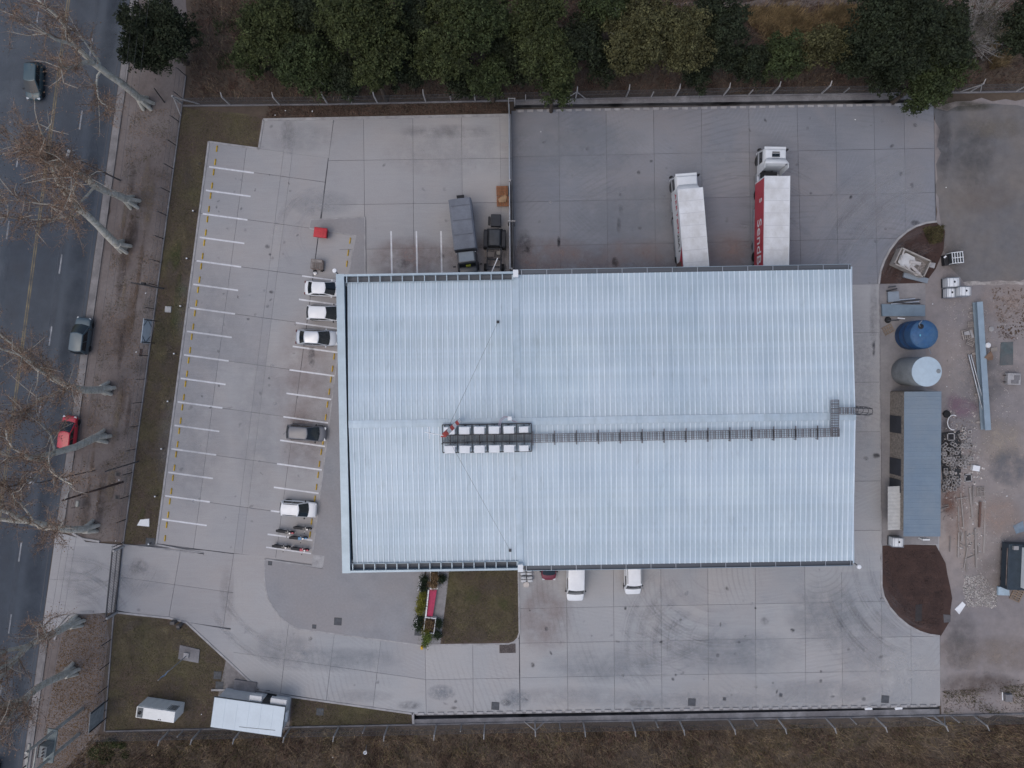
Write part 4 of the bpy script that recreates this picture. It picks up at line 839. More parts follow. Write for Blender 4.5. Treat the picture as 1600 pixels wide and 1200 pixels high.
# ---- trucks with boxes
def text_mesh(s, size, m, name, parent, loc, rot, ext=.004):
    cu = bpy.data.curves.new(name, 'FONT'); cu.body = s; cu.size = size; cu.extrude = ext; cu.align_x = 'CENTER'; cu.align_y = 'CENTER'; cu.offset = .012
    o = bpy.data.objects.new('tmp', cu); COL.objects.link(o); dg = bpy.context.evaluated_depsgraph_get(); me = bpy.data.meshes.new_from_object(o.evaluated_get(dg)); bpy.data.objects.remove(o)
    t = link(name, me, m, parent, loc); t.rotation_euler = rot; return t
M_TW = paint('truck_white', (.72, .74, .75), .4); M_TR = paint('trailer_red', (.50, .022, .045), .45); M_TROOF = mat('trailer_roof', (.78, .79, .80), .5, var=.07, scale=.9, col3=(.60, .595, .58), scale2=.6)
def tractor(label, p, rz, sleeper=True, roof_hatch=True):
    """cab over tractor, +x forward, origin at the front axle on the ground"""
    e = empty('tractor_truck', p, rz, label, 'truck', 'tractor trucks at the docks')
    MB().frus((-1.15, .82, -1.2, 1.2), .75, (-1.1, .62, -1.14, 1.14), 2.75).build('cab', M_TW, e, bev=.1, seg=3, smooth=True)
    MB().frus((-1.12, .62, -1.14, 1.14), 2.7, (-.95, .46, -1.02, 1.02), 3.0).build('cab_roof', M_TW, e, bev=.1, seg=3, smooth=True)
    # wind deflector: rising hollow shell behind the roof
    b = MB(); pr = []
    for x, hw, z in ((-.42, .95, 2.98), (-.75, 1.06, 3.2), (-1.1, 1.2, 3.45)): pr += [(x, -hw, z - .35), (x, -hw, z - .05), (x, -hw * .8, z), (x, 0, z + .06), (x, hw * .8, z), (x, hw, z - .05), (x, hw, z - .35)]
    b.add(pr, [(i * 7 + j + 1, i * 7 + j, (i + 1) * 7 + j, (i + 1) * 7 + j + 1) for i in range(2) for j in range(6)])
    o = b.build('wind_deflector', M_TW, e, smooth=True); s_ = o.modifiers.new('t', 'SOLIDIFY'); s_.thickness = .05
    for s in (-1, 1): MB().frus((-1.75, -1.05, s * 1.2 - .03, s * 1.2 + .03), .95, (-1.5, -1.05, s * 1.2 - .03, s * 1.2 + .03), 3.35).build('side_fairing', M_TW, e, bev=.02)
    pane('windscreen', [(.80, -1.17, 1.35), (.80, 1.17, 1.35), (.66, 1.12, 2.45), (.66, -1.12, 2.45)], M_GLASS, e, (.06, .06, .04, .04), out=.015)
    if roof_hatch:
        MB().box((-.12, 0, 3.02), (.36, .8, .06)).build('roof_hatch', M_GLASS, e, bev=.02); MB().box((.18, 0, 3.02), (.1, .75, .06)).build('hatch_vent', M_BLK, e)
    for s in (-1, 1):
        pane('side_window', [(-.75, -1.2, 1.5), (.6, -1.2, 1.5), (.5, -1.155, 2.4), (-.7, -1.155, 2.4)] if s < 0 else [(.6, 1.2, 1.5), (-.75, 1.2, 1.5), (-.7, 1.155, 2.4), (.5, 1.155, 2.4)], M_GLASS, e, (.05, .05, .05, .05), out=.02)
        MB().box((.72, s * 1.42, 2.05), (.14, .26, .62)).build('mirror', M_BLK, e, bev=.04); MB().tube((.6, s * 1.15, 2.3), (.72, s * 1.42, 2.3), .03).build('mirror_arm', M_BLK, e)
        wheel(e, 0, s * 1.02, .5, .3); wheel(e, -3.6, s * .95, .5, .5)
        MB().box((.79, s * .9, .95), (.08, .4, .2)).build('headlight', mat('headlight_lens', (.6, .62, .64), .15), e, bev=.03)
        MB().tube((-2.6, s * 1.0, .75), (-1.5, s * 1.0, .75), .32, n=14).build('fuel_tank', M_RIM, e)
        MB().box((-.0, s * 1.12, 1.05), (1.3, .2, .12)).build('wheel_arch', M_BLK, e)
    MB().box((-1.9, .38, .85), (5.0, .1, .25)).box((-1.9, -.38, .85), (5.0, .1, .25)).box((-1.6, 0, 1.0), (.6, 1.7, .25)).box((-3.6, 0, 1.05), (1.0, .9, .12)).build('chassis', M_BLK, e)
    MB().box((.72, 0, .6), (.22, 2.4, .4)).build('bumper', M_TW, e, bev=.06)
    MB().frus((.3, .85, -1.1, 1.1), 2.72, (.3, .8, -1.1, 1.1), 2.78).build('sun_visor', M_TW, e)
    return e
def trailer(label, corners, ztop, sidem, name='box_trailer'):
    """box trailer from the four roof corners in the picture: front left, front right, rear right, rear left"""
    fl, fr_, rr_, rl_ = [P(x, y, ztop) for x, y in corners]; f = (fl + fr_) / 2; r = (rl_ + rr_) / 2; d = f - r; L = d.length; rz = math.atan2(d.y, d.x)
    W = 2.58; c = (f + r) / 2; e = empty(name, (c.x, c.y, ZS), rz, label, 'trailer', 'box trailers at the docks'); h = ztop - ZS; zb = 1.1
    MB().box((0, 0, (zb + h) / 2), (L, W, h - zb - .03)).build('box_body', M_TW, e, bev=.03)
    MB().box((0, 0, h - .02), (L - .06, W - .08, .05)).build('roof', M_TROOF, e)
    MB().box((0, 0, .95), (L * .98, .9, .22)).build('chassis', M_BLK, e)
    for s in (-1, 1):
        if sidem: MB().box((-.05, s * (W / 2 + .006), (zb + h) / 2 - .03), (L - .25, .02, h - zb - .22)).build('side_panel', sidem, e)
        for x in (-L * .5 + 1.0, -L * .5 + 2.2, -L * .5 + 3.4): wheel(e, x, s * 1.05, .48, .34)
        MB().box((L / 2 - 2.2, s * .85, .5), (.12, .12, .9)).build('landing_leg', M_BLK, e)
        MB().box((0, s * (W / 2 - .04), .78), (L * .45, .05, .5)).build('side_guard', M_GALV, e)
        MB().box((0, s * (W / 2 - .03), h), (L, .07, .06)).build('top_rail', M_TW, e)
    for k in range(1, int(L / 1.25)): piece('roof_bow', mat('roof_bow', (.55, .55, .56), .6, var=.1), e, (L / 2 - k * 1.25, 0, h + .006), (.05, W - .14, .018))
    piece('rear_door', M_TROOF, e, (-L / 2 - .02, 0, (zb + h) / 2), (.05, W - .1, h - zb - .1))
    return e, L, W, h, rz
ex = 1.10   # boxes run a little under the dock canopy
t1, L1, W1, h1, a1 = trailer('white box trailer with small red and black lettering on its side', [(1058.5, 295.3), (1098, 292.6), (1109.5, 428), (1068.8, 430)], 4.0, None)
t2, L2, W2, h2, a2 = trailer('white box trailer with red side panel and big white letters', [(1194.5, 275), (1234.8, 274.2), (1234.6, 427), (1190.6, 428)], 4.05, M_TR)
# lettering: west side of each trailer (local -y is west when nose points north -> +y side)
M_LW = mat('letter_white', (.78, .78, .78), .5, var=.03); M_LR = mat('letter_red', (.45, .03, .06), .5); M_LK = mat('letter_black', (.03, .03, .03), .5)
text_mesh('SendB', 1.75, M_LW, 'side_lettering', t2, (-1.5, W2 / 2 + .03, 2.6), (R(90), 0, R(180))).scale = (1.08, 1, 1)
text_mesh('S', 1.0, M_LW, 'side_emblem', t2, (2.7, W2 / 2 + .03, 2.9), (R(90), 0, R(180)))
for k, x in enumerate((3.9, 3.3, 2.7, 2.0, 1.4, .9, .4)): text_mesh('AERTSON'[k], .85, M_LR, 'side_lettering', t1, (x, W1 / 2 + .015, 2.9), (R(90), 0, R(180)))
for k, x in enumerate((-.15, -.6, -1.1, -1.7)): text_mesh('2SA1'[k], .95, M_LK, 'side_lettering', t1, (x, W1 / 2 + .015, 2.75), (R(90), 0, R(180)))
b = MB().add([(-1.4, W1 / 2 + .016, 3.8), (-1.7, W1 / 2 + .016, 3.8), (-3.4, W1 / 2 + .016, 3.6), (-4.0, W1 / 2 + .016, 1.6), (-3.2, W1 / 2 + .016, 1.4), (-2.6, W1 / 2 + .016, 2.6)], [(0, 1, 2, 3, 4, 5)])
b.build('red_swoosh', M_LR, t1)
MB().box((-L1 / 2 + .85, W1 / 2 + .02, 2.2), (1.5, .03, 2.0)).build('rust_panel', mat('rust_brown', (.14, .085, .068), .8), t1)
d1 = Vector((math.cos(a1), math.sin(a1))); d2 = Vector((math.cos(a2), math.sin(a2)))
p = t1.location + Vector((*(d1 * (L1 / 2 + 1.0)), 0)); tractor('white cab truck coupled to the trailer with small lettering', p, a1 + R(-.5), roof_hatch=False)
p = P(1195.5, 252.5, ZS); tractor('white cab truck with dark roof hatch before the red sided trailer', p + Vector((.05, -.1, 0)), a2 - R(.6))

# ---- grey canvas lorry
cor = [(700.7, 311.3), (735.3, 308.7), (745, 386.7), (708.7, 390)]
q = [P(x, y, 3.2) for x, y in cor]; f = (q[2] + q[3]) / 2; r = (q[0] + q[1]) / 2; d = f - r; LL = d.length; rz = math.atan2(d.y, d.x); c = (f + r) / 2
lor = empty('canvas_lorry', (c.x, c.y, ZS), rz, 'dark lorry with grey canvas covered body, nose towards the warehouse', 'truck')
M_CANV = mat('grey_canvas', (.17, .185, .215), .8, var=.12, scale=.8, bump=.5, bscale=3)
b = MB(); prof = [(-1.16, 1.0), (-1.17, 2.9), (-1.0, 3.1), (0, 3.16), (1.0, 3.1), (1.17, 2.9), (1.16, 1.0)]
ns = 15; vs = []
for i in range(ns):
    x = -LL / 2 + LL * i / (ns - 1); sag = .045 * (i % 2)
    vs += [(x, y, z - (sag if 1 < abs(z) and z > 2.95 else 0)) for y, z in prof]
b.add(vs, [(i * 7 + j, i * 7 + j + 1, (i + 1) * 7 + j + 1, (i + 1) * 7 + j)[::-1] for i in range(ns - 1) for j in range(6)] + [tuple(range(7)), tuple(range((ns - 1) * 7, ns * 7))[::-1]])
b.build('canvas_cover', M_CANV, lor, smooth=True)
for i in range(1, 7, 2): MB().box((-LL / 2 + LL * i / 7, 0, 3.16), (.06, 2.0, .03)).build('cover_seam', mat('canvas_seam', (.13, .14, .165), .8), lor)
MB().box((0, 0, .98), (LL, 2.36, .35)).build('cargo_bed', mat('lorry_bed_rail', (.33, .31, .32), .7), lor, bev=.03)
M_LC = paint('lorry_cab_dark', (.05, .055, .065), .4)
MB().frus((LL / 2 + .1, LL / 2 + 1.9, -1.08, 1.08), .8, (LL / 2 + .15, LL / 2 + 1.35, -.95, .95), 2.45).build('cab', M_LC, lor, bev=.1, seg=3, smooth=True)
MB().box((LL / 2 + .72, 0, 2.47), (.98, 1.55, .05)).build('cab_roof_panel', mat('lorry_roof_panel', (.22, .26, .30), .35, var=.05), lor, bev=.02)
pane('windscreen', [(LL / 2 + 1.62, -1.0, 1.5), (LL / 2 + 1.62, 1.0, 1.5), (LL / 2 + 1.38, .94, 2.35), (LL / 2 + 1.38, -.94, 2.35)], M_GLASS, lor, (.06, .06, .05, .08), out=.04)
MB().box((LL / 2 + 1.62, .08, 1.95), (.05, .5, .42), ry=R(-16)).build('windscreen_sticker', mat('sticker_yellow', (.42, .45, .05), .6), lor)
MB().frus((LL / 2 + 1.6, LL / 2 + 2.35, -.98, .98), .8, (LL / 2 + 1.6, LL / 2 + 2.25, -.9, .9), 1.45).build('bonnet', M_LC, lor, bev=.08, smooth=True)
for s in (-1, 1):
    MB().box((LL / 2 + 1.55, s * 1.38, 1.8), (.1, .28, .4)).build('mirror', M_BLK, lor, bev=.03); wheel(lor, LL / 2 + 1.5, s * .98, .46, .28); wheel(lor, -LL / 2 + 1.4, s * .95, .46, .45)
    MB().tube((LL / 2 + .3, s * .98, 1.8), (LL / 2 + .3, s * .98, 2.5), .04).build('cab_handle', M_GALV, lor)
MB().box((.6, 0, .75), (LL + 3.0, .8, .2)).build('chassis', M_BLK, lor)

# ---- dark yard loader beside the lorry
ld = empty('yard_loader', P(773, 385, ZS), R(-91.5), 'dark wheeled yard loader with box body parked beside the steel fence', 'loader')
M_LD = mat('loader_paint', (.03, .032, .038), .6, var=.2, scale=2)
MB().box((-2.45, .1, 1.35), (1.25, 1.05, .75)).build('counterweight', M_LD, ld, bev=.06)
MB().box((-2.45, -.6, 1.2), (.9, .25, .35)).build('exhaust_box', M_BLK, ld, bev=.04)
MB().frus((-1.75, .25, -.85, .85), .7, (-1.5, .15, -.55, .55), 1.55).build('hood', mat('loader_hood', (.05, .055, .062), .55, var=.2), ld, bev=.07, smooth=True)
for x, y, r_ in ((-1.1, .95, .5), (-1.1, -.95, .5), (-.1, 1.0, .55), (-.1, -1.0, .55), (2.3, .9, .4), (2.3, -.9, .4)): wheel(ld, x, y, r_, .34)
for s in (-1, 1):
    MB().box((1.3, s * .72, .85), (2.6, .16, .25)).build('frame_rail', M_LD, ld); MB().frus((-1.6, .35, s * .95 - .22, s * .95 + .22), 1.02, (-1.4, .2, s * .95 - .2, s * .95 + .2), 1.16).build('fender', M_LD, ld, bev=.04)
for x in (.4, 1.5, 2.3): MB().box((x, 0, .85), (.14, 1.5, .2)).build('cross_member', M_LD, ld)
MB().box((.9, .5, 1.1), (.4, .5, .35)).build('tool_box', mat('tool_box_tan', (.24, .22, .19), .8), ld, bev=.03); MB().box((1.05, -.45, 1.08), (.55, .95, .3)).build('battery_box', mat('battery_box_brown', (.155, .135, .12), .8), ld, bev=.03)
for s in (-1, 1): MB().tube((.3, s * .7, .9), (.3, s * .7, 2.2), .04).tube((1.6, s * .7, .9), (1.6, s * .7, 2.2), .04).tube((.3, s * .7, 2.2), (1.6, s * .7, 2.2), .04).build('roll_bar', M_BLK, ld)
wp = P(772, 408, 6.5); e = empty('wall_lamp_arm', wp, 0, 'white lamp arm sticking out of the north parapet above the loader', 'lamp')
MB().tube((.35, .3, 0), (-.35, -1.3, -.2), .045).build('arm', M_LAMP, e)
# ================================================================== FENCES AND GATES
def cranked(e, w, out, h=2.3):
    """concrete post with a top cranked outwards; out = world unit vector"""
    b = MB(); b.box(w + Vector((0, 0, h / 2)), (.13, .13, h)); t = w + Vector((0, 0, h)); b.tube(t - Vector((0, 0, .05)), t + out * .34 + Vector((0, 0, .3)), .07, .055, n=6)
    return b.build('post', M_POST, e)
def link_mesh(e, pts, h=2.1, parent_name='wire_mesh'):
    """woven wire between posts as thin crossing wires"""
    V = []
    for a, b in zip(pts, pts[1:]):
        a = Vector(a); b = Vector(b); L = (b - a).length; d = (b - a) / L; q = Vector((-d.y, d.x, 0)); k = int(L / .3)
        for i in range(-int(h / .3), k):
            for s in (1, -1):
                x0 = i * .3 if s > 0 else i * .3 + h; x1 = x0 + h if s > 0 else x0 - h; z0, z1 = .05, h
                lo, hi_ = min(x0, x1), max(x0, x1)
                if lo < 0 or hi_ > L: continue
                p0 = a + d * x0 + Vector((0, 0, z0)); p1 = a + d * x1 + Vector((0, 0, z1)); w_ = q * .009
                V += [p0 - w_, p0 + w_, p1 + w_, p1 - w_]
    if V: npmesh(parent_name, np.array([tuple(v) for v in V]), 4, M_WIRE, e)['kind'] = 'stuff'
    b = MB()
    for a, c in zip(pts, pts[1:]):
        for z in (.3, 1.2, 2.05): b.tube(Vector(a) + Vector((0, 0, z)), Vector(c) + Vector((0, 0, z)), .014, n=4, caps=False)
    b.build('line_wire', M_WIRE, e)
def fence(name, label, cr, sh, ends, out, aframe=(), pz=0.0, mesh=True):
    e = empty(name, (0, 0, 0), 0, label, 'fence')
    for x, y in cr: cranked(e, P(x, y), out)
    for x, y in sh: MB().box(P(x, y) + Vector((0, 0, .75)), (.1, .1, 1.5)).build('short_post', M_POST, e)
    u = (P(*ends[-1]) - P(*ends[0])).normalized()
    for x, y in aframe:
        cranked(e, P(x, y), out)
        for s in (-1, 1): MB().tube(P(x, y) + u * s * 1.15, P(x, y) + Vector((0, 0, 2.0)), .055, n=6).build('brace', M_POST, e)
    link_mesh(e, [P(*p) for p in ends])
    strip('plinth', ends, .14, 0, .16, M_OLDCON, e)
    return e
NO = Vector((.0, 1, 0)); SO = Vector((.0, -1, 0))
fence('perimeter_fence', 'northern wire fence with cranked concrete posts behind the drain', [(437.5, 164), (512, 162), (590, 161), (665.5, 159.5), (742.5, 157.5), (978, 152), (1054.5, 151), (1130, 149.5), (1206, 147.5), (1283, 146.5), (1359, 145.5), (1435, 144.5), (1587, 143), (360, 164), (1663, 142)],
      [(550, 161.5), (705, 158), (821, 156.5), (1017, 152), (1169, 149), (1317, 146), (1472, 144.5), (1628, 142.5)], [(286, 165), (510, 163), (803, 157), (1160, 149), (1458, 145), (1720, 141)], NO, aframe=[(899, 155), (1515, 143.7)])
fence('perimeter_fence', 'southern wire fence with cranked concrete posts along the brush', [(265, 1141), (314, 1139.5), (378, 1138.5), (454, 1136), (529.5, 1135), (606, 1134), (682, 1132.5), (757.5, 1131), (911, 1127.5), (987, 1127), (1061, 1125), (1138, 1124), (1215, 1123), (1290, 1122), (1367, 1120.5), (1521, 1118), (1597, 1115), (1673, 1113)],
      [(287, 1140.5), (571, 1134.5), (721, 1132), (874, 1129), (1024, 1126), (1176, 1123.5), (1328, 1121), (1485, 1118)], [(165, 1143), (454, 1136.5), (835, 1129), (1215, 1123), (1468, 1118.5), (1720, 1113)], SO, aframe=[(835.5, 1127), (1459, 1119)])
# thin steel fence along the verge
ef = empty('verge_fence', (0, 0, 0), 0, 'thin steel post fence between the dirt verge and the lawn strip', 'fence')
lp = [(290, 118), (284, 165), (266, 300), (246, 447), (226, 600), (192, 851)]
strip('plinth', lp, .13, 0, .1, M_OLDCON, ef)
def along(pts, step):
    out = []; rest = 0
    for a, b in zip(pts, pts[1:]):
        a = Vector(a); b = Vector(b); L = (b - a).length; t = rest
        while t < L: out.append(tuple(a.lerp(b, t / L))); t += step
        rest = t - L
    return out
for x, y in along(lp, 36.8): MB().box(P(x, y) + Vector((0, 0, .95)), (.06, .06, 1.9)).box(P(x, y) + Vector((-.08, 0, 1.92)), (.2, .05, .05)).build('post', M_DARKST, ef)
link_mesh(ef, [P(*p) for p in lp], 1.8)
sf = empty('verge_fence', (0, 0, 0), 0, 'short wire fence south of the entrance gate beside the lawn', 'fence')
lp = [(177, 962), (163, 1143)]; strip('plinth', lp, .13, 0, .1, M_OLDCON, sf)
for x, y in along(lp, 36.8): MB().box(P(x, y) + Vector((0, 0, .95)), (.06, .06, 1.9)).build('post', M_DARKST, sf)
link_mesh(sf, [P(*p) for p in lp], 1.8)
b = MB().box(P(284, 160) + Vector((0, 0, 1.1)), (.16, .16, 2.2)); cb = empty('corner_brace', P(284, 162), 0, 'white concrete corner post with braces at the north-west fence corner', 'post')
MB().box((0, 0, 1.1), (.17, .17, 2.2)).build('post', M_POST, cb); MB().tube((1.9, -.05, 0), (0, 0, 1.9), .07, n=6).build('brace', M_POST, cb); MB().tube((-.1, -1.3, 0), (0, 0, 1.9), .07, n=6).build('brace', M_POST, cb)
# sliding entrance gate
def gate(name, label, a, b_, h, bars, m):
    a = P(*a, ZS); b_ = P(*b_, ZS); d = b_ - a; L = d.length; e = empty(name, a, math.atan2(d.y, d.x), label, 'gate')
    MB().box((L / 2, 0, .1), (L, .12, .16)).box((L / 2, 0, h), (L, .1, .12)).box((0, 0, h / 2), (.1, .1, h)).box((L, 0, h / 2), (.1, .1, h)).box((L / 2, 0, h / 2), (L, .06, .06)).build('gate_frame', m, e)
    for i in range(bars): piece('bar', m, e, (L * (i + 1) / (bars + 1), 0, h / 2), (.03, .03, h - .1))
    for x in (0, L): MB().box((x, .2, h * .55), (.18, .18, h * 1.1)).build('gate_post', M_POST, e)
    return e
gate('entrance_gate', 'sliding steel bar gate across the entrance driveway', (191, 853), (181, 956), 1.9, 40, M_DARKST)
strip('gate_track', [(191.5, 852), (181.5, 957)], .1, ZS, ZS + .03, M_GALV, kind='structure')
# steel fence dividing lot and truck yard
gate('dividing_gate', 'dark steel gate panel on the line between car lot and truck yard', (802.5, 424), (799.5, 290), 2.0, 50, M_DARKST)
MB_ = P(796, 357, ZS); dv = empty('dividing_fence', MB_, 0, 'low steel fence and channel dividing car lot from truck yard', 'fence')
a = P(797, 424, ZS) - MB_; c = P(795.5, 172, ZS) - MB_
MB().tube(a + Vector((0, 0, 1.8)), c + Vector((0, 0, 1.8)), .06, n=6).build('top_rail', M_GALV, dv)
for k in range(9):
    q = a.lerp(c, k / 8); piece('post', M_DARKST, dv, (q.x, q.y, .9), (.08, .08, 1.8))
for k in range(8):
    q = a.lerp(c, (k + .5) / 8); piece('panel', M_DARKST, dv, (q.x, q.y, .9), (.04, (c - a).length / 8 - .1, 1.5), math.atan2((c - a).y, (c - a).x) - R(90))
for y in (166, 352):
    p = P(799, y, ZS); e = empty('gate_portal', p, 0, 'white %s post pair of the dividing gate' % ('northern' if y < 200 else 'middle'), 'post')
    MB().box((-.3, 0, 1.1), (.1, .1, 2.2)).build('post', M_POST, e); MB().box((.35, 0, 1.1), (.1, .1, 2.2)).build('post', M_POST, e); MB().box((.02, 0, 2.2), (.8, .08, .08)).build('lintel', M_POST, e)

# ================================================================== POLES, SIGNS, TRANSFORMER
def pole(name, label, base, top, h, r0, r1, m, cat='pole', cross=0):
    b = P(*base); t = P(*top, h); e = empty(name, b, 0, label, cat); MB().tube((0, 0, 0), t - b, r0, r1, n=10).build('shaft', m, e)
    if cross:
        u = Vector((.14, -.99, 0)); q = (t - b); MB().box(q - Vector((0, 0, .4)), (.1, cross, .1), math.atan2(u.y, u.x) + R(90)).build('cross_arm', M_DARKST, e)
    return e
M_PW = mat('pole_dark_wood', (.07, .055, .05), .9); M_PG = mat('pole_grey', (.12, .11, .105), .8)
pole('utility_pole', 'thin dark utility pole leaning over the verge above the sign board', (256, 451), (204, 441.5), 6.5, .09, .06, M_PG)
pole('utility_pole', 'dark pole crossing the verge above the long rusty pole', (216, 721), (163, 737), 6.0, .09, .06, M_PG)
pole('utility_pole', 'long rusty brown pole reaching from verge over the gutter', (192, 753), (97, 782), 9.5, .13, .08, mat('pole_rust', (.09, .06, .052), .85))
pole('utility_pole', 'short black post standing near the evergreen tree by the road', (257, 160), (241, 138), 2.6, .06, .05, M_BLK)
for base, head, w in (((188, 282), (107, 239), 'upper'), ((148, 735), (48, 754), 'lower')):
    b = P(*base); hd = P(*head, 9.0); e = empty('street_lamp', b, 0, 'street lamp with white head above the road, the %s of two' % w, 'street lamp')
    tp = Vector((0, 0, 9.0)); q = hd - b; arm0 = Vector((q.x * .25, q.y * .25, 8.6))
    MB().tube((0, 0, 0), arm0, .09, .05, n=8).build('shaft', M_PG, e); MB().tube(arm0, q - Vector((0, 0, .05)), .04, n=6).build('arm', M_PG, e)
    MB().box(q, (.62, .26, .14), math.atan2(q.y, q.x)).build('lamp_head', M_LAMP, e, bev=.05)
# billboard on the verge (panel faces the road)
def board(name, label, pts_top, z0, z1, m, brace=True, cat='sign'):
    a, c = [P(x, y, z1) for x, y in pts_top]; mid = (a + c) / 2; d = c - a; L = d.length; ang = math.atan2(d.y, d.x); e = empty(name, (mid.x, mid.y, 0), ang, label, cat)
    MB().box((0, 0, (z0 + z1) / 2), (L, .06, z1 - z0)).build('panel', m, e)
    for s in (-1, 1):
        MB().box((s * L * .46, .08, z1 / 2), (.08, .08, z1)).build('post', M_DARKST, e)
        MB().box((s * L * .46, -.03, (z0 + z1) / 2), (.04, .06, z1 - z0 + .04)).build('frame', M_DARKST, e)
    if brace:
        for s in (-1, 1):
            for zz in (-1, 1): MB().tube((s * L * .47, .06, (z0 + z1) / 2 + .05), (s * L * .2, .06, (z0 + z1) / 2 + zz * (z1 - z0) * .47), .025, n=5).build('brace', M_DARKST, e)
            for zz in (-1, 1): MB().tube((s * L * .47, -.06, (z0 + z1) / 2 + .05), (s * L * .2, -.06, (z0 + z1) / 2 + zz * (z1 - z0) * .47), .025, n=5).build('brace', M_DARKST, e)
    return e
board('sign_board', 'pale blue sign board with crossed braces on the verge beside the lawn', [(224.5, 497.5), (220, 536)], .9, 2.6, mat('sign_panel_blue', (.50, .56, .60), .5, var=.06))
board('sign_board', 'weathered grey board standing near the transformer poles', [(141, 1114), (138, 1146)], .6, 3.2, mat('sign_panel_grey', (.26, .27, .27), .8, var=.2, scale=2), brace=False)
# transformer on two concrete poles
M_CP = mat('pole_concrete', (.42, .41, .375), .85, var=.15, scale=1.5)
tb1, tb2 = P(129, 1107), P(123, 1147); tf = empty('transformer_station', (tb1 + tb2) / 2, 0, 'pole mounted transformer between two leaning concrete poles by the road', 'transformer')
o0 = Vector(tf.location); hp = 9.0
for b_ in (tb1, tb2): MB().tube(b_ - o0, b_ - o0 + Vector((0, 0, hp)), .2, .13, n=12).build('pole', M_CP, tf)
u = (tb2 - tb1); uh = u.normalized(); m0 = (tb1 + tb2) / 2 - o0; ang = math.atan2(u.y, u.x)
MB().box(m0 + Vector((0, 0, 5.0)), (u.length + .6, 1.0, .14), ang).build('platform', mat('platform_concrete', (.22, .25, .245), .8, var=.2), tf)
MB().box(m0 + Vector((0, 0, 5.7)), (1.2, .75, 1.1), ang).build('transformer_tank', mat('transformer_grey', (.2, .215, .215), .6, var=.15), tf, bev=.05)
for k in range(9): MB().box(m0 + uh * (-.6 + k * .15) + Vector((-.5, -.05, 5.65)), (.05, .26, .9), ang + 0).build('cooling_fin', M_PG, tf)
for k in range(3): MB().lathe([(.05, 0), (.09, .05), (.05, .1), (.09, .15), (.05, .2), (.03, .34)], 10, tuple(m0 + uh * (-.35 + k * .35) + Vector((.1, 0, 6.25)))).build('bushing', mat('porcelain_brown', (.14, .1, .09), .3), tf)
MB().box(m0 + Vector((0, 0, 8.6)), (u.length + 1.4, .22, .2), ang).build('cross_beam', M_CP, tf); MB().box(m0 + Vector((0, 0, 7.4)), (u.length + .4, .12, .16), ang).build('cross_beam', M_CP, tf)
for k in range(3): MB().tube(m0 + uh * (-.9 + k * .9) + Vector((0, 0, 8.7)), m0 + uh * (-.9 + k * .9) + Vector((0, 0, 9.1)), .06, n=8).build('insulator', M_BLK, tf)
# power lines running along the road
pl = empty('power_line', (0, 0, 0), 0, 'faint overhead wires running along the road past the evergreen tree', 'cable')
for k in range(3):
    a = P(40 + k * 9, 1200, 9.0); c = P(215 + k * 12, -60, 8.6); b = MB(); N_ = 14; prev = None
    for i in range(N_ + 1):
        t = i / N_; p = a.lerp(c, t) - Vector((0, 0, 1.2 * 4 * t * (1 - t)))
        if prev: b.tube(prev, p, .011, n=4, caps=False)
        prev = p
    b.build('wire', M_WIRE, pl)
# flagpole on its pad
fp = P(291, 1025, .15); e = empty('flagpole', fp, 0, 'white flagpole with blue and white flag on the south-west lawn', 'flagpole')
ft = P(247, 1063, 6.0) - fp; MB().tube((0, 0, 0), ft, .06, .035, n=10).build('pole', M_GALV, e)
for k, m_ in enumerate((mat('flag_blue', (.22, .36, .58), .8), mat('flag_white', (.7, .7, .72), .8), MATS['flag_blue'])):
    b = MB(); n = 9
    for i in range(n):
        t = i / (n - 1); x = .03 + t * .5; zz = ft.z - .15 - k * .22 - t * .35; b.v += [(ft.x + x, ft.y + .12 * math.sin(t * 7 + k * .4) + t * .45, zz), (ft.x + x * 1.02, ft.y + .12 * math.sin(t * 7 + k * .4 + .3) + t * .45, zz - .22)]
    b.f = [(2 * i, 2 * i + 2, 2 * i + 3, 2 * i + 1) for i in range(n - 1)]
    b.build('flag_stripe', m_, e)
pad = MB().prism(PL([(281, 1008), (312, 1015), (310, 1036), (278, 1030)], .14), 0, .14).build('flagpole_pad', M_OLDCON); thing1(pad, 'square concrete pad under the flagpole on the lawn', 'pad')
b = MB().prism(PL([(287, 1020), (295, 1021), (294, 1029), (286, 1028)], .3), .14, .3).build('flagpole_footing', M_KERB); thing1(b, 'small pale footing block at the foot of the flagpole', 'block')

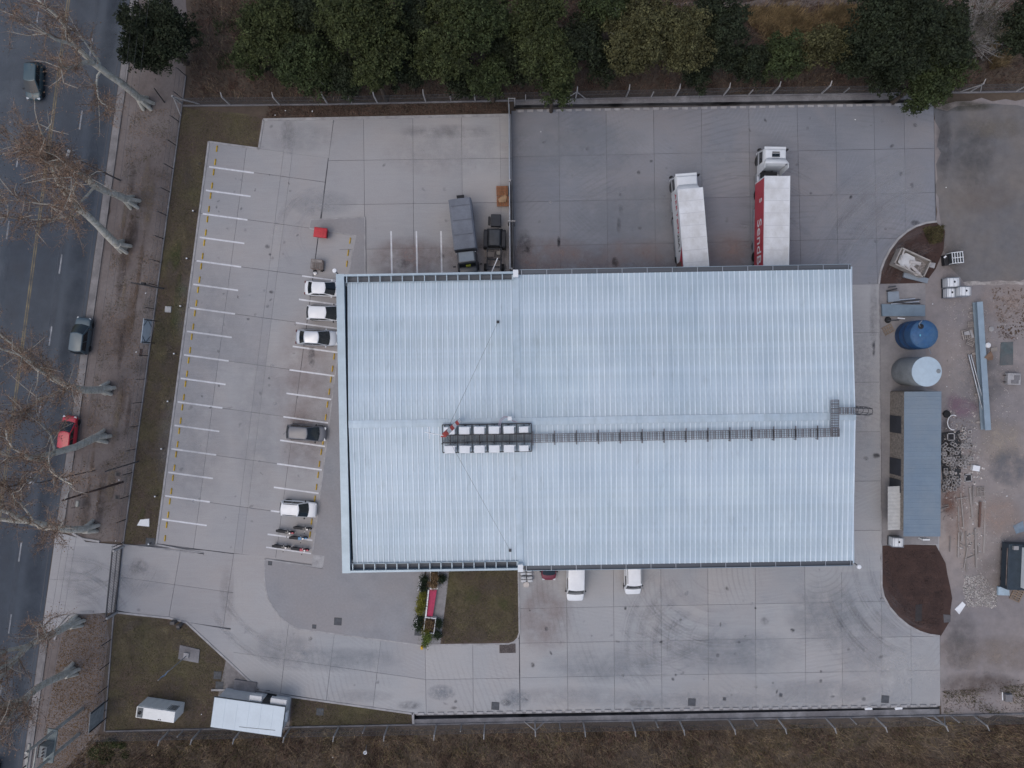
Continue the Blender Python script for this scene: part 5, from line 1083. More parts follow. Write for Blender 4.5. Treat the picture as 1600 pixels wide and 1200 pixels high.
# ================================================================== SMALL YARD THINGS
def manhole(px, py, s, label, m=None, z=ZS, rz=0.0):
    e = empty('manhole_cover', P(px, py, z), rz, label, 'manhole cover', 'manhole covers')
    MB().box((0, 0, .006), (s + .1, s + .1, .02)).build('frame', m or M_DARKST, e); MB().box((0, 0, .016), (s, s, .02)).build('lid', mat('lid_grey', (.085, .09, .1), .7, var=.2), e)
for x, y, s, l, z in ((528, 971, .72, 'larger dark cover in the curved paved area', .19), (491, 979, .34, 'small dark cover near the curved kerb', .19), (422, 880, .34, 'small dark cover at the paved corner by the motorcycles', .19), (774, 1103, .75, 'dark square cover near the west end of the southern drain', ZS),
                      (1081, 1097, .72, 'dark square cover in the middle of the southern yard edge', ZS), (1383, 1092.5, .72, 'dark square cover near the east end of the southern drain', ZS), (1132, 1092, .25, 'tiny dark cover east of the middle square cover', ZS), (1220, 1086, .25, 'tiny round-looking dark cover by the southern slabs', ZS),
                      (500, 1112, .72, 'dark cover in the grass wedge beside the office', .03), (340, 1055, .78, 'upper of two dark covers at the lawn edge', .03), (343, 1071, .78, 'lower of two dark covers at the lawn edge', .03), (235, 848, .95, 'dark pit cover by the lot kerb near the entrance', .03),
                      (653, 988, .62, 'grey cover on the planter path by the shrub', .205), (418, 1082, .4, 'small dark cover by the office door', ZS)):
    manhole(x, y, s, l, z=z, rz=R(-4))
o = MB().box((0, 0, .09), (.66, .66, .18)).build('utility_box', mat('pale_box', (.42, .41, .40), .7), None, P(263.5, 483.5, .02), R(-4), bev=.03); thing1(o, 'pale square concrete box on the lawn strip', 'box')
o = MB().prism(PL([(219, 812), (233, 810.5), (233, 823), (214, 821)], .1), .03, .1).build('white_panel', M_WPAINT); thing1(o, 'white flat panel lying on the lawn strip near the entrance', 'panel')
bl = None
for k in range(8):
    x, y = 305 - 9.85 * k, 331 + 73.9 * k
    if bl is None:
        bl = empty('garden_light', (0, 0, 0)); MB().tube((0, 0, 0), (0, 0, .5), .05).build('stem', M_DARKST, bl); MB().lathe([(.05, .45), (.08, .5), (.08, .58), (.03, .62)], 12).build('lamp', M_LAMP, bl); o = bl
    else: o = copytree(bl)
    o.location = P(x, y, .02); props(o, 'small white garden light, %s from the north along the lawn strip' % ('first', 'second', 'third', 'fourth', 'fifth', 'sixth', 'seventh', 'last')[k], 'garden light', 'garden lights along the lawn strip')
# litter: pale specks
for k, (x, y) in enumerate(((446, 173), (488, 174), (430, 180), (186, 750), (190, 848), (152, 783), (315, 1116), (407, 1158), (520, 1183), (234, 525), (213, 550), (228, 458), (1479, 604), (1573, 775), (1457, 475), (1186, 292), (1478, 293), (1336, 187), (845, 206), (180, 1170), (181, 845))):
    o = MB().box((0, 0, .03), (rng.uniform(.08, .17), .09, .05)).build('litter', M_LAMP, None, P(x, y, .03 if x < 420 or x > 1470 else .12), rng.uniform(0, 3), bev=.02); props(o, 'small white scrap of litter lying on the ground', 'litter', 'white litter scraps')
# signs: white bucket on a post in the southern brush
e = empty('bucket_post', P(573, 1163), 0, 'white bucket shaped marker on a thin stake in the southern brush', 'marker'); MB().tube((0, 0, 0), (.1, -.2, 1.1), .03).build('stake', M_GALV, e); MB().lathe([(.12, 0), (.2, .35), (.17, .35), (.1, .04)], 14, (0.1, -.2, 1.0)).build('bucket', M_LAMP, e)
# red bin
e = empty('waste_bin', P(505, 366.5, ZS), R(-7), 'red plastic waste container with wheels at the paved corner', 'bin')
MB().frus((-.55, .55, -.4, .4), .15, (-.68, .68, -.5, .5), 1.05).build('tub', mat('bin_red_dark', (.30, .03, .04), .5), e, bev=.05)
MB().frus((-.72, .72, -.55, .55), 1.05, (-.66, .66, -.48, .48), 1.22).build('lid', M_BIN, e, bev=.05, smooth=True)
for x in (-.3, 0, .3): MB().box((x, 0, 1.225), (.06, .8, .03)).build('lid_rib', M_BIN, e)
for x in (-.45, .45):
    for y in (-.34, .34): MB().lathe([(.05, -.03), (.09, -.03), (.09, .03), (.05, .03)], 10).build('caster', M_BLK, e, (x, y, .09)).rotation_euler = (R(90), 0, 0)
MB().tube((.74, -.35, .95), (.74, .35, .95), .03).build('handle', M_BLK, e)
# wire trolley
e = empty('cage_trolley', P(498.5, 415, ZS), R(-6), 'rusty tube trolley with basket and wheel standing in the lot', 'trolley'); M_RU = mat('rusty_tube', (.21, .165, .145), .75, var=.3)
b = MB()
for z in (.25, .6, 1.0):
    for s in (-1, 1): b.tube((-.6, s * .5, z), (.55, s * .5, z), .028, n=6); b.tube((s * .58, -.5, z), (s * .58, .5, z), .028, n=6)
for x in (-.58, -.2, .2, .55):
    for s in (-1, 1): b.tube((x, s * .5, .15), (x, s * .5, 1.0), .025, n=6)
b.build('frame', M_RU, e); MB().box((0, 0, .3), (1.1, .95, .04)).build('deck', M_GWOOD, e)
b = MB()
for k in range(5): b.box((-.45 + k * .23, 0, 1.0), (.05, 1.0, .03))
b.build('slat', M_RU, e); MB().box((0, .33, 1.03), (1.1, .3, .03)).build('top_board', M_GWOOD, e)
for x, y in ((-.35, -.62), (.45, -.55)): MB().lathe([(.08, -.05), (.19, -.05), (.19, .05), (.08, .05)], 14).build('wheel', M_TYRE, e, (x, y, .19)).rotation_euler = (R(90), 0, R(20))
o = MB().lathe([(.06, 0), (.19, 0), (.21, .05), (.08, .07)], 16).build('jockey_wheel', M_RIM, e, (-.3, -.85, .1))

# pallets and crates
PAL = None
def pallet(label, px, py, rz, z=0.02, m=M_WOOD, s=1.0, n=7, group='wooden pallets', tilt=0.0):
    e = empty('pallet', P(px, py, z), rz, label, 'pallet', group); e.scale = (s, s, 1)
    for k in range(n): piece('deck_board', m, e, (-.55 + 1.1 * k / (n - 1), 0, .125), (.11, 1.0, .025))
    for y in (-.45, 0, .45): piece('bearer', m, e, (0, y, .06), (1.2, .09, .1))
    return e
M_PAL2 = mat('orange_pallet', (.27, .125, .065), .85, var=.25, rnd=.15)
for k in range(4): pallet('orange brown pallet in the stack by the dividing fence, %s from the ground' % ordn[k], 784.5, 298.5, R(1.5), ZS + .145 * k, M_PAL2, group='pallets by the dividing fence', n=8)
for k in range(3): pallet('orange brown pallet under the cardboard by the dividing fence, %s from the ground' % ordn[k], 785.5, 315, R(1), ZS + .145 * k, M_PAL2, group='pallets by the dividing fence', n=8, s=1.05)
o = MB().prism([(-.45, -.3), (.3, -.42), (.5, .1), (.35, .42), (-.2, .22), (-.5, .1)], 0, .1).build('cardboard', M_BRN, None, P(785.5, 311, ZS + .46), .2, bev=.03); thing1(o, 'crumpled brown cardboard on the pallets by the dividing fence', 'cardboard')
# condensers on the ground at the south wall
for x, y, w in ((818, 903, 'lowest'), (828, 903, 'south-eastern'), (827, 892, 'north-eastern'), (817, 892, 'north-western')):
    e = empty('bagged_bundle', P(x, y, ZS), R(rng.uniform(-8, 8)), 'pale grey wrapped bundle by the south wall, %s of four' % w, 'bundle', 'wrapped bundles by the south wall')
    MB().box((0, 0, .3), (.58, .62, .6)).build('wrap', mat('pale_wrap', (.5, .51, .52), .7, var=.15), e, bev=.1, seg=3, smooth=True); MB().box((0, 0, .61), (.62, .06, .02)).build('strap', M_DARKST, e)
o = MB().lathe([(.12, 0), (.3, 0), (.33, .06), (.3, .12), (.12, .12)], 20).build('hose_coil', mat('pale_hose', (.55, .5, .46), .7), None, P(822.5, 913.5, ZS)); thing1(o, 'pale coiled hose ring below the wrapped bundles', 'hose')
o = MB().box((0, 0, .015), (1.75, 1.0, .03)).build('drain_grate', mat('debris_grate', (.1, .085, .08), .9, var=.4, scale=6), None, P(793, 1013, ZS), R(1)); thing1(o, 'dark debris clogged grate beside the round lawn corner', 'grate')
# planters south of the warehouse
def planter(label, c4, z, rim=.1, m=M_WPAINT):
    q = PL(c4, z); c = Vector((sum(p[0] for p in q) / 4, sum(p[1] for p in q) / 4)); e = empty('planter', (c.x, c.y, .2), 0, label, 'planter', 'white planters by the lawn')
    r = [(x - c.x, y - c.y) for x, y in q]; b = MB()
    for i in range(4):
        a, d = Vector(r[i]), Vector(r[(i + 1) % 4]); k = 1 - .12
        b.prism([tuple(a), tuple(d), tuple(d * k), tuple(a * k)], 0, z - .2)
    b.build('wall', m, e); MB().prism([tuple(Vector(p) * .9) for p in r], 0, z - .32).build('soil', M_BED, e); return e, r, c
pA = planter('tall white planter with brown plants against the warehouse', [(673, 880), (685.5, 880), (684, 921), (671.5, 921)], .85)
pB = planter('tall white planter with dry plants at the south end of the bench', [(664, 964), (681.5, 966), (678, 991), (661, 989)], .85)
q = PL([(671, 921), (682.5, 922), (676, 963), (666.5, 963)], .62); c = Vector((sum(p[0] for p in q) / 4, sum(p[1] for p in q) / 4)); e = empty('bench', (c.x, c.y, .2), 0, 'crimson bench slab between two white planters', 'bench')
r = [(x - c.x, y - c.y) for x, y in q]; MB().prism([tuple(Vector(p) * 1.0) for p in r], .28, .42).build('seat', M_BENCH, e); MB().prism([tuple(Vector(p) * .9) for p in r], 0, .28).build('base', M_OLDCON, e)
MB().prism([r[0], (r[0][0] - .14, r[0][1]), (r[3][0] - .14, r[3][1]), r[3]], 0, .62).build('back', M_WPAINT, e)
o = MB().box((0, 0, .3), (.26, .34, .6)).build('yellow_bollard', mat('bollard_yellow', (.62, .36, .02), .6), None, P(660, 1009.5, ZS), 0, bev=.05); thing1(o, 'small yellow bollard by the kerb under the bright shrub', 'bollard')
# ================================================================== EAST YARD
# water tanks
M_TB = mat('tank_blue', (.02, .072, .185), .5, var=.25, scale=1.2, col3=(.045, .10, .19), scale2=.5); M_TBL = mat('tank_blue_lid', (.035, .11, .25), .55, var=.2, scale=2, col3=(.07, .145, .25), scale2=.8)
e = empty('water_tank', P(1419.5, 524.5, .13), 0, 'dark blue plastic water tank with ribbed domed top', 'tank', 'water tanks')
MB().lathe([(1.42, 0), (1.5, .08), (1.5, .9), (1.53, .95), (1.5, 1.0), (1.5, 1.9), (1.53, 1.95), (1.5, 2.0), (1.5, 2.75), (1.4, 2.95)], 40).build('tank_wall', M_TB, e, smooth=True)
MB().lathe([(1.45, 2.9), (1.38, 3.0), (.9, 3.16), (.3, 3.24), (.1, 3.25)], 40).build('dome', M_TBL, e, smooth=True)
for k in range(8):
    a = R(45 * k + 12); MB().box((0, 0, 0), (1.05, .1, .05)).build('dome_rib', M_TBL, e, (.82 * math.cos(a), .82 * math.sin(a), 3.13), a).rotation_euler = (0, R(12), a)
MB().lathe([(.3, 0), (.3, .1), (.22, .14), (.02, .15)], 20, (-.45, .75, 3.05)).build('hatch', M_BLK, e, smooth=True); MB().lathe([(.14, 0), (.14, .08), (.02, .1)], 14, (-.5, -.1, 3.12)).build('vent_cap', mat('cap_cyan', (.14, .45, .6), .5), e)
MB().tube((-.75, 1.05, 3.3), (1.5, -2.0, 1.6), .03, n=6).build('inlet_pipe', M_GALV, e); MB().tube((-.75, 1.05, 3.3), (-.4, 1.4, 3.2), .05, n=6).build('float_arm', M_GALV, e)
e = empty('water_tank', P(1414, 580.5, .13), 0, 'tall pale grey water tank with flat round lid', 'tank', 'water tanks')
M_TG = mat('tank_grey', (.245, .265, .275), .55, var=.15, scale=.7)
MB().lathe([(1.48, 0), (1.5, .05), (1.5, 3.9), (1.44, 4.0)], 44).build('tank_wall', M_TG, e, smooth=True)
for z in (1.0, 2.0, 3.0): MB().lathe([(1.5, z), (1.515, z + .02), (1.515, z + .06), (1.5, z + .08)], 44).build('seam_ring', M_TG, e, smooth=True)
MB().lathe([(1.52, 3.95), (1.52, 4.04), (1.0, 4.09), (.03, 4.14)], 44).build('lid', mat('tank_lid', (.46, .56, .63), .45, var=.05), e, smooth=True)
MB().lathe([(.22, 0), (.22, .08), (.17, .1), (.02, .1)], 18, (1.15, .05, 4.05)).build('hatch', M_TG, e)
# shed
q = [P(x, y, 3.0) for x, y in ((1412, 612), (1469, 612), (1470, 837.5), (1415, 838.5))]; c = sum(q, Vector()) / 4; ex_ = (q[1] - q[0]).length / 2; ey_ = (q[0] - q[3]).length / 2
sh = empty('brick_shed', (c.x, c.y, .13), R(.3), 'long brick shed with grey blue sheet roof beside the tanks', 'shed')
M_SHR = mat('shed_roof', (.20, .265, .33), .55, metal=.15, var=.08, scale=.6, col2=(.165, .225, .29), rnd=.03, col3=(.22, .27, .315), scale2=.25); M_BRK = mat('shed_wall', (.24, .215, .19), .9, var=.25, scale=3)
hh = 2.72
for a, b_ in (((-ex_ + .12, -ey_ + .6), (-ex_ + .12, ey_ - .1)), ((ex_ - .25, -ey_ + .6), (ex_ - .25, ey_ - .1)), ((-ex_ + .12, ey_ - .1), (ex_ - .25, ey_ - .1)), ((-ex_ + .12, -ey_ + .6), (ex_ - .25, -ey_ + .6))): strip('wall', [a, b_], .18, 0, hh, M_BRK, sh, world=True)
# brick courses on the visible west wall
nb = 0
for row in range(16):
    z = .08 + row * .165; off = .2 * (row % 2); y = -ey_ + .75 + off
    b = MB()
    while y < ey_ - .2:
        b.box((-ex_ + .025, y, z), (.03, .37, .14)); y += .4
    b.build('brick_course', mat('brick_tan', (.28, .25, .22), .9, var=.3, scale=5), sh)['kind'] = 'stuff'
ns_ = 17
for k in range(ns_):
    y0 = -ey_ + 2 * ey_ * k / ns_; wd_ = 2 * ey_ / ns_; b = MB(); pr = [(0, 0), (.28, 0), (.31, .012), (.35, .012), (.38, 0), (wd_ - .1, 0), (wd_ - .07, .012), (wd_ - .03, .012), (wd_, 0)]
    vs = [(-ex_, y0 + t, 2.76 + z + .0015 * (k % 2)) for t, z in pr] + [(ex_, y0 + t, 2.9 + z + .0015 * (k % 2)) for t, z in pr]; n = len(pr)
    b.add(vs, [(i, n + i, n + i + 1, i + 1) for i in range(n - 1)]); b.build('roof_sheet', M_SHR, sh)
def SL(px, py, z=1.3):
    v = P(px, py, z) - sh.location; a = -R(.3); return v.x * math.cos(a) - v.y * math.sin(a), v.x * math.sin(a) + v.y * math.cos(a)
for px, py, w in ((1395, 663, 1.8), (1395, 729, 1.75), (1395, 758, 1.3)):
    y = SL(px, py)[1]; piece('door', mat('shed_door', (.045, .05, .062), .5), sh, (-ex_ + .0, y, 1.15), (.1, w, 2.15))
an = empty('awning', P(1401, 793, 2.2), R(.5), 'pale corrugated lean-to sheet against the shed wall', 'awning')
b = MB(); n = 24; Ln = 4.6
for k in range(n + 1):
    y = -Ln / 2 + Ln * k / n; z = .03 * (k % 2); b.v += [(-.75, y - .15, -.35 + z), (.7, y + .0, .15 + z)]
b.f = [(2 * i, 2 * i + 1, 2 * i + 3, 2 * i + 2) for i in range(n)]
b.build('sheet', mat('awning_sheet', (.44, .44, .43), .6, var=.08), an)
for y in (-2, 0, 2): MB().tube((.72, y, -.6), (-.6, y, -.34), .03).build('bracket', M_DARKST, an)
MB().box((.72, 0, .16), (.05, Ln, .06)).build('edge_beam', M_DARKST, an)
e = empty('window_unit', P(1444, 842, 1.5), R(.3), 'small dark window unit on the south end of the shed', 'window'); MB().box((0, .0, 0), (.75, .16, .8)).build('frame', M_WPAINT, e); MB().box((0, -.05, 0), (.6, .12, .6)).build('pane', M_GLASS, e)
# IBC totes
def ibc(label, px, py, rz, z=.02, cage=True, h=1.15, L=1.2):
    e = empty('liquid_tote', P(px, py, z), rz, label, 'tote', 'white liquid totes')
    MB().box((0, 0, .15 + (h - .15) / 2), (L * .92, .92, h - .2)).build('bottle', M_WPAINT, e, bev=.08, smooth=True); MB().lathe([(.11, 0), (.11, .06), (.02, .07)], 14, (.1, .05, h - .06)).build('cap', M_BLK, e)
    b = MB()
    for z_ in (.3, .6, .9, h - .03):
        for s in (-1, 1): b.tube((-L / 2, s * .5, z_), (L / 2, s * .5, z_), .016, n=5, caps=False); b.tube((s * L / 2, -.5, z_), (s * L / 2, .5, z_), .016, n=5, caps=False)
    for k in range(7):
        for s in (-1, 1): b.tube((-L / 2 + L * k / 6, s * .5, .15), (-L / 2 + L * k / 6, s * .5, h), .016, n=5, caps=False)
    for k in range(3): b.tube((-L / 2 + L * (k + .5) / 3, -.5, h), (-L / 2 + L * (k + .5) / 3, .5, h), .016, n=5, caps=False)
    b.build('cage', M_GALV, e); MB().box((0, 0, .08), (L, 1.0, .14)).build('pallet_base', M_DARKST, e); return e
ibc('white liquid tote, northern of the pair below the skip', 1480, 443, R(2), L=1.35); ibc('white liquid tote standing furthest east in the pair', 1494, 457.5, R(0), L=1.2, h=1.6); ibc('white liquid tote with dark gap, western end of the lower row', 1477.5, 459, R(0), L=.9, h=1.0)
ibc('white tote standing against the south-west corner of the shed', 1395, 844, R(-2), z=.13, h=1.1)
e = empty('cage_crate', P(1486, 405, .02), R(6), 'white barred crate with dark interior on the gravel', 'crate')
MB().box((0, 0, .55), (1.15, 1.15, 1.1)).build('body', mat('crate_dark', (.04, .045, .05), .8), e, bev=.03); b = MB()
for k in range(5): b.box((-.56 + k * .28, 0, 1.14), (.06, 1.2, .06))
for s in (-1, 0, 1): b.box((0, s * .56, 1.15), (1.2, .07, .07))
for x in (-.57, .57):
    for y in (-.57, .57): b.box((x, y, .57), (.07, .07, 1.14))
b.build('bars', M_WPAINT, e); MB().box((-.85, -.1, .3), (.5, 1.1, .6)).build('side_pile', M_BLK, e, bev=.08); MB().box((-1.0, .25, .63), (.3, .16, .05), .5).build('white_scrap', M_LAMP, e)
# skip full of scrap
q = [P(x, y, 1.1) for x, y in ((1408, 387), (1453.5, 408), (1443.5, 433), (1397.5, 412))]; c = sum(q, Vector()) / 4; d = q[1] - q[0]; rz = math.atan2(d.y, d.x); Ls = d.length; Ws = (q[0] - q[3]).length
sk = empty('skip_container', (c.x, c.y, .12), rz, 'open steel skip full of white scrap in the northern planting bed', 'skip'); M_SK = mat('skip_steel', (.36, .33, .30), .75, var=.2, scale=2)
b = MB()
for s in (-1, 1): b.box((0, s * Ws / 2, .52), (Ls, .07, 1.0)); b.box((s * Ls / 2, 0, .52), (.07, Ws, 1.0)); b.box((0, s * Ws / 2, 1.02), (Ls + .1, .13, .1)); b.box((s * Ls / 2, 0, 1.02), (.13, Ws + .1, .1))
b.box((0, 0, .05), (Ls, Ws, .08)); b.build('hull', M_SK, sk); MB().box((0, 0, .4), (Ls - .1, Ws - .1, .1)).build('fill', mat('scrap_fill', (.24, .22, .21), .9, var=.4, scale=5), sk)
o = MB().prism([(-1.3, -.5), (-.7, -.85), (.1, -.7), (.6, .05), (.1, .7), (-.9, .75), (-1.35, .3)], .0, .12).build('scrap_sheet', mat('scrap_white', (.56, .56, .56), .6, var=.1), None, Vector((c.x, c.y, .75)), rz, bev=.03); thing1(o, 'big white curved sheet lying in the skip', 'scrap')
for k, (x, y, l, w, a) in enumerate(((.75, -.55, 1.5, .3, -.35), (.35, .15, 1.2, .35, .2), (.2, -.8, 1.6, .12, -.3), (1.05, -.85, .5, .4, .4), (-1.3, .3, .15, 1.2, .1))):
    p = Matrix.Rotation(rz, 4, 'Z') @ Vector((x, y, .82 + .05 * k)); o = MB().box((0, 0, 0), (l, w, .09)).build('scrap_piece', mat('scrap_pale', (.46, .43, .41), .7, var=.15), None, Vector((c.x, c.y, .1)) + p, rz + a, bev=.02); props(o, ('wide pale strip at the lower side of the skip', 'short pale board in the middle of the skip', 'narrow pale strip along the lower wall of the skip', 'small pale block in the east corner of the skip', 'thin white strip across the west end of the skip')[k], 'scrap', 'scrap strips in the skip')
def slabthing(name, label, pts, z0, z1, m, cat, group=None, bev=.0):
    q = PL(pts, z1); c = Vector((sum(p[0] for p in q) / len(q), sum(p[1] for p in q) / len(q))); o = MB().prism([(x - c.x, y - c.y) for x, y in q], 0, z1 - z0).build(name, m, None, (c.x, c.y, z0), 0, bev=bev); return thing1(o, label, cat, group)
M_SHT = mat('grey_sheet_metal', (.27, .31, .35), .5, metal=.2, var=.1, scale=1.5); M_SHB = mat('blue_grey_sheet', (.20, .26, .31), .5, metal=.2, var=.08, scale=1.5)
slabthing('metal_panel', 'grey metal panel lying along the lower edge of the skip', [(1413, 425.5), (1451, 435), (1449, 442.5), (1411.5, 433)], .14, .36, M_SHT, 'panel')
slabthing('concrete_block', 'pale concrete block just east of the skip', [(1454, 410), (1462, 411), (1460, 419), (1452.5, 417)], .02, .3, M_KERB, 'block')
slabthing('steel_stack', 'wide blue grey stack of roof sheets on the tank apron', [(1378, 475), (1445.5, 476.5), (1445.5, 494), (1379, 494)], .15, .4, M_SHB, 'sheet stack')
slabthing('metal_panel', 'square grey sheet leaning at the top of the tank apron', [(1387.5, 456), (1404, 455), (1406, 470), (1388, 472)], .15, .42, M_SHT, 'panel')
for k, (x0, y0, x1, y1, m_) in enumerate(((1386, 472, 1438, 468, M_DARKST), (1392, 475, 1436, 471, M_GALV), (1388, 470, 1430, 466.5, M_GALV), (1396, 473, 1438, 474, M_DARKST), (1385, 455, 1402, 451, M_BLK), (1386, 501, 1405, 500, M_DARKST), (1402, 497, 1414, 498, M_LAMP), (1388, 449, 1400, 447, M_DARKST))):
    a = P(x0, y0, .3); c = P(x1, y1, .3 + .02 * k); o = MB().box(((0, 0, 0)), ((c - a).length, .11, .1)).build('steel_profile', m_, None, (a + c) / 2, math.atan2((c - a).y, (c - a).x)); props(o, ('long dark profile above the sheet stack', 'bright steel profile touching the sheet stack', 'pale profile highest above the sheet stack', 'dark profile at the east end of the bundle', 'black profile at the top of the apron', 'dark pipe below the sheet stack beside the tyre', 'short white bar below the sheet stack', 'short dark bar at the top edge of the apron')[k] + ' by the tanks', 'profile', 'steel profiles on the tank apron')
o = MB().lathe([(.1, 0), (.3, 0), (.34, .12), (.3, .24), (.1, .24)], 18).build('old_tyre', M_TYRE, None, P(1386.5, 500, .13)); thing1(o, 'small black tyre left of the blue tank', 'tyre')
pallet('weathered pallet beside the foot of the blue tank', 1387, 515, R(28), .13, M_WOOD, .9, 5)
# long blue grey duct and pipes
a, c = P(1531, 471.5, .9), P(1544, 672, .9); e = empty('steel_beam', ((a + c) / 2)[:2] + (.02,), math.atan2((c - a).y, (c - a).x), 'very long blue grey steel beam lying on blocks in the east yard', 'beam'); Lb = (c - a).length
M_BM = mat('beam_blue_grey', (.30, .38, .44), .5, metal=.2, var=.08, scale=1)
MB().box((0, 0, .86), (Lb, .62, .06)).build('flange', M_BM, e); MB().box((0, 0, .5), (Lb - .05, .12, .7)).build('web', M_BM, e); MB().box((0, 0, .16), (Lb, .62, .06)).build('flange', M_BM, e)
for x in (-.42, -.1, .22, .44): piece('sleeper', M_GWOOD, e, (Lb * x, 0, .065), (.2, 1.4, .13))
for k, (x0, y0, x1, y1) in enumerate(((1513.5, 554, 1535, 640), (1517, 554, 1536, 625))):
    a = P(x0, y0, .25); c = P(x1, y1, .25); o = MB().tube((0, 0, 0), c - a, .07, n=10).build('steel_pipe', M_GALV, None, a); props(o, 'pale steel pipe, %s of the pair beside the long beam' % ('left' if k == 0 else 'right'), 'pipe', 'pipes beside the beam')
o = MB().prism([(-.5, 0), (.3, .55), (.45, -.1), (.3, -.45), (-.1, -.4)], 0, .05).build('rusty_plate', mat('rust_plate', (.20, .13, .09), .9, var=.2), None, P(1545, 557, .95), .2); thing1(o, 'rusty brown plate lying across the long beam', 'plate')
for x, y, rz, l, s in ((1511, 522, .1, 'broken pallet with pale slabs, left of the long beam', 1.0), (1516, 533, .5, 'lower broken pallet left of the long beam', .8), (1517, 507, 0, 'small dark pallet above the broken one beside the beam', .6)): pallet(l, x, y, R(90) * rz * 1.5, .02, M_GWOOD, s, 6)
slabthing('pale_slab', 'pale stone slab lying on the broken pallet', [(1506, 519), (1514, 516.5), (1516, 523), (1507, 524)], .17, .26, M_KERB, 'slab')
slabthing('pale_slab', 'narrow pale slab next to the stone on the broken pallet', [(1515, 516), (1518, 515.5), (1522, 527), (1518.5, 528.5)], .2, .28, M_KERB, 'slab')
for x, y, l in ((1548, 514, 'pale boulder right of the long beam'), (1543, 539.5, 'white bucket lid beside the long beam')): 
    o = MB().lathe([(.1, 0), (.28, .03), (.3, .1), (.15, .2)], 9).build('boulder', M_KERB if 'boul' in l else M_LAMP, None, P(x, y, .02), 0, smooth=True); thing1(o, l, 'boulder' if 'boul' in l else 'lid')
slabthing('pale_slab', 'pale sack shaped slab right of the rusty plate', [(1548, 544), (1558, 542), (1559, 548), (1549, 550)], .02, .12, mat('sack_tan', (.27, .24, .215), .9), 'slab')
slabthing('netting', 'dark green netting spread on the ground at the east edge', [(1564, 535), (1583, 534), (1583, 570), (1562, 571)], .03, .06, mat('net_green', (.085, .115, .12), .9, var=.3, scale=2, col3=(.14, .14, .14)), 'netting')
e = empty('concrete_tank', P(1579, 592, .02), R(-2), 'grey concrete box with openings at the east edge', 'box'); MB().box((0, 0, .3), (1.4, 1.25, .6)).build('body', M_KERB, e, bev=.06); MB().box((.25, .15, .61), (.6, .5, .04)).build('lid', M_OLDCON, e); MB().box((.05, -.3, .61), (.8, .4, .03)).build('lid', M_OLDCON, e)
for s in (-.35, .35): MB().tube((-1.0, s, .3), (-.7, s, .3), .05).build('stub_pipe', M_PW, e)
# frames, crates, hollow blocks
def frame(label, px, py, rz, s=.72, m=None):
    e = empty('square_frame', P(px, py, .02), rz, label, 'frame'); b = MB()
    for q in (-1, 1): b.box((0, q * s / 2, .06), (s + .1, .1, .12)); b.box((q * s / 2, 0, .06), (.1, s + .1, .12))
    b.build('rim', m or M_KERB, e); MB().box((0, 0, .02), (s, s, .03)).build('infill', M_BLK, e)
frame('pale square frame near the pink stain', 1485, 682.5, .02); frame('pale square frame right of the hollow blocks', 1512, 746.5, .05)
o = MB().box((0, 0, .2), (.75, .6, .4)).build('carton', M_LAMP, None, P(1522, 731, .02), R(-10), bev=.02); thing1(o, 'white carton on the dirt near the square frame', 'carton')
g = empty('toilet_hoop', P(1489, 660, .05), 0, 'broken white plastic hoop beside the shed', 'hoop'); b = MB(); pts = [(.62 * math.cos(R(a)), .8 * math.sin(R(a)), .05) for a in range(60, 290, 20)]
for p, q in zip(pts, pts[1:]): b.tube(p, q, .05, n=7)
b.build('ring', M_LAMP, g)
o = MB().lathe([(.12, 0), (.36, 0), (.4, .1), (.36, .2), (.12, .2)], 20).build('old_tyre', M_TYRE, None, P(1478.5, 647, .05)); thing1(o, 'black tyre at the east wall of the shed', 'tyre')
M_HB = mat('hollow_block_pale', (.36, .34, .33), .9, rnd=.3, var=.25)
hb = None; cnt = 0
def hollow(px, py, rz, z):
    global hb
    if hb is None:
        b = MB()
        for s in (-1, 1): b.box((0, s * .15, .1), (.36, .05, .2)); b.box((s * .155, 0, .1), (.05, .25, .2))
        hb = b.build('hollow_block', M_HB); o = hb
    else: o = hb.copy(); COL.objects.link(o)
    o.location = P(px, py, z); o.rotation_euler = (0, 0, rz); props(o, 'hollow grey building block in the heap east of the shed', 'block', 'hollow blocks heaped east of the shed')
for k in range(75):
    t = rng.random(); x = rng.choice((1481, 1487, 1492, 1495, 1497, 1474, 1476)) + rng.gauss(0, 1.6); y = 690 + 75 * t + rng.gauss(0, 2)
    if x < 1472: x = 1473
    hollow(x, y, rng.choice((0, R(90), R(45), rng.uniform(0, 3))), rng.choice((.03, .03, .2)))
for k in range(22): hollow(1508 + rng.gauss(0, 5), 690 + rng.gauss(0, 8), rng.uniform(0, 3), .03)
for k in range(14): hollow(1511 + rng.gauss(0, 4), 721 + rng.gauss(0, 4), rng.uniform(0, 3), .03)
slabthing('tarp', 'black sheet under the heap of hollow blocks', [(1471, 676), (1500, 672), (1503, 720), (1499, 762), (1474, 764), (1470, 720)], .02, .03, mat('tarp_black', (.035, .037, .04), .8, var=.4, scale=3), 'tarp')
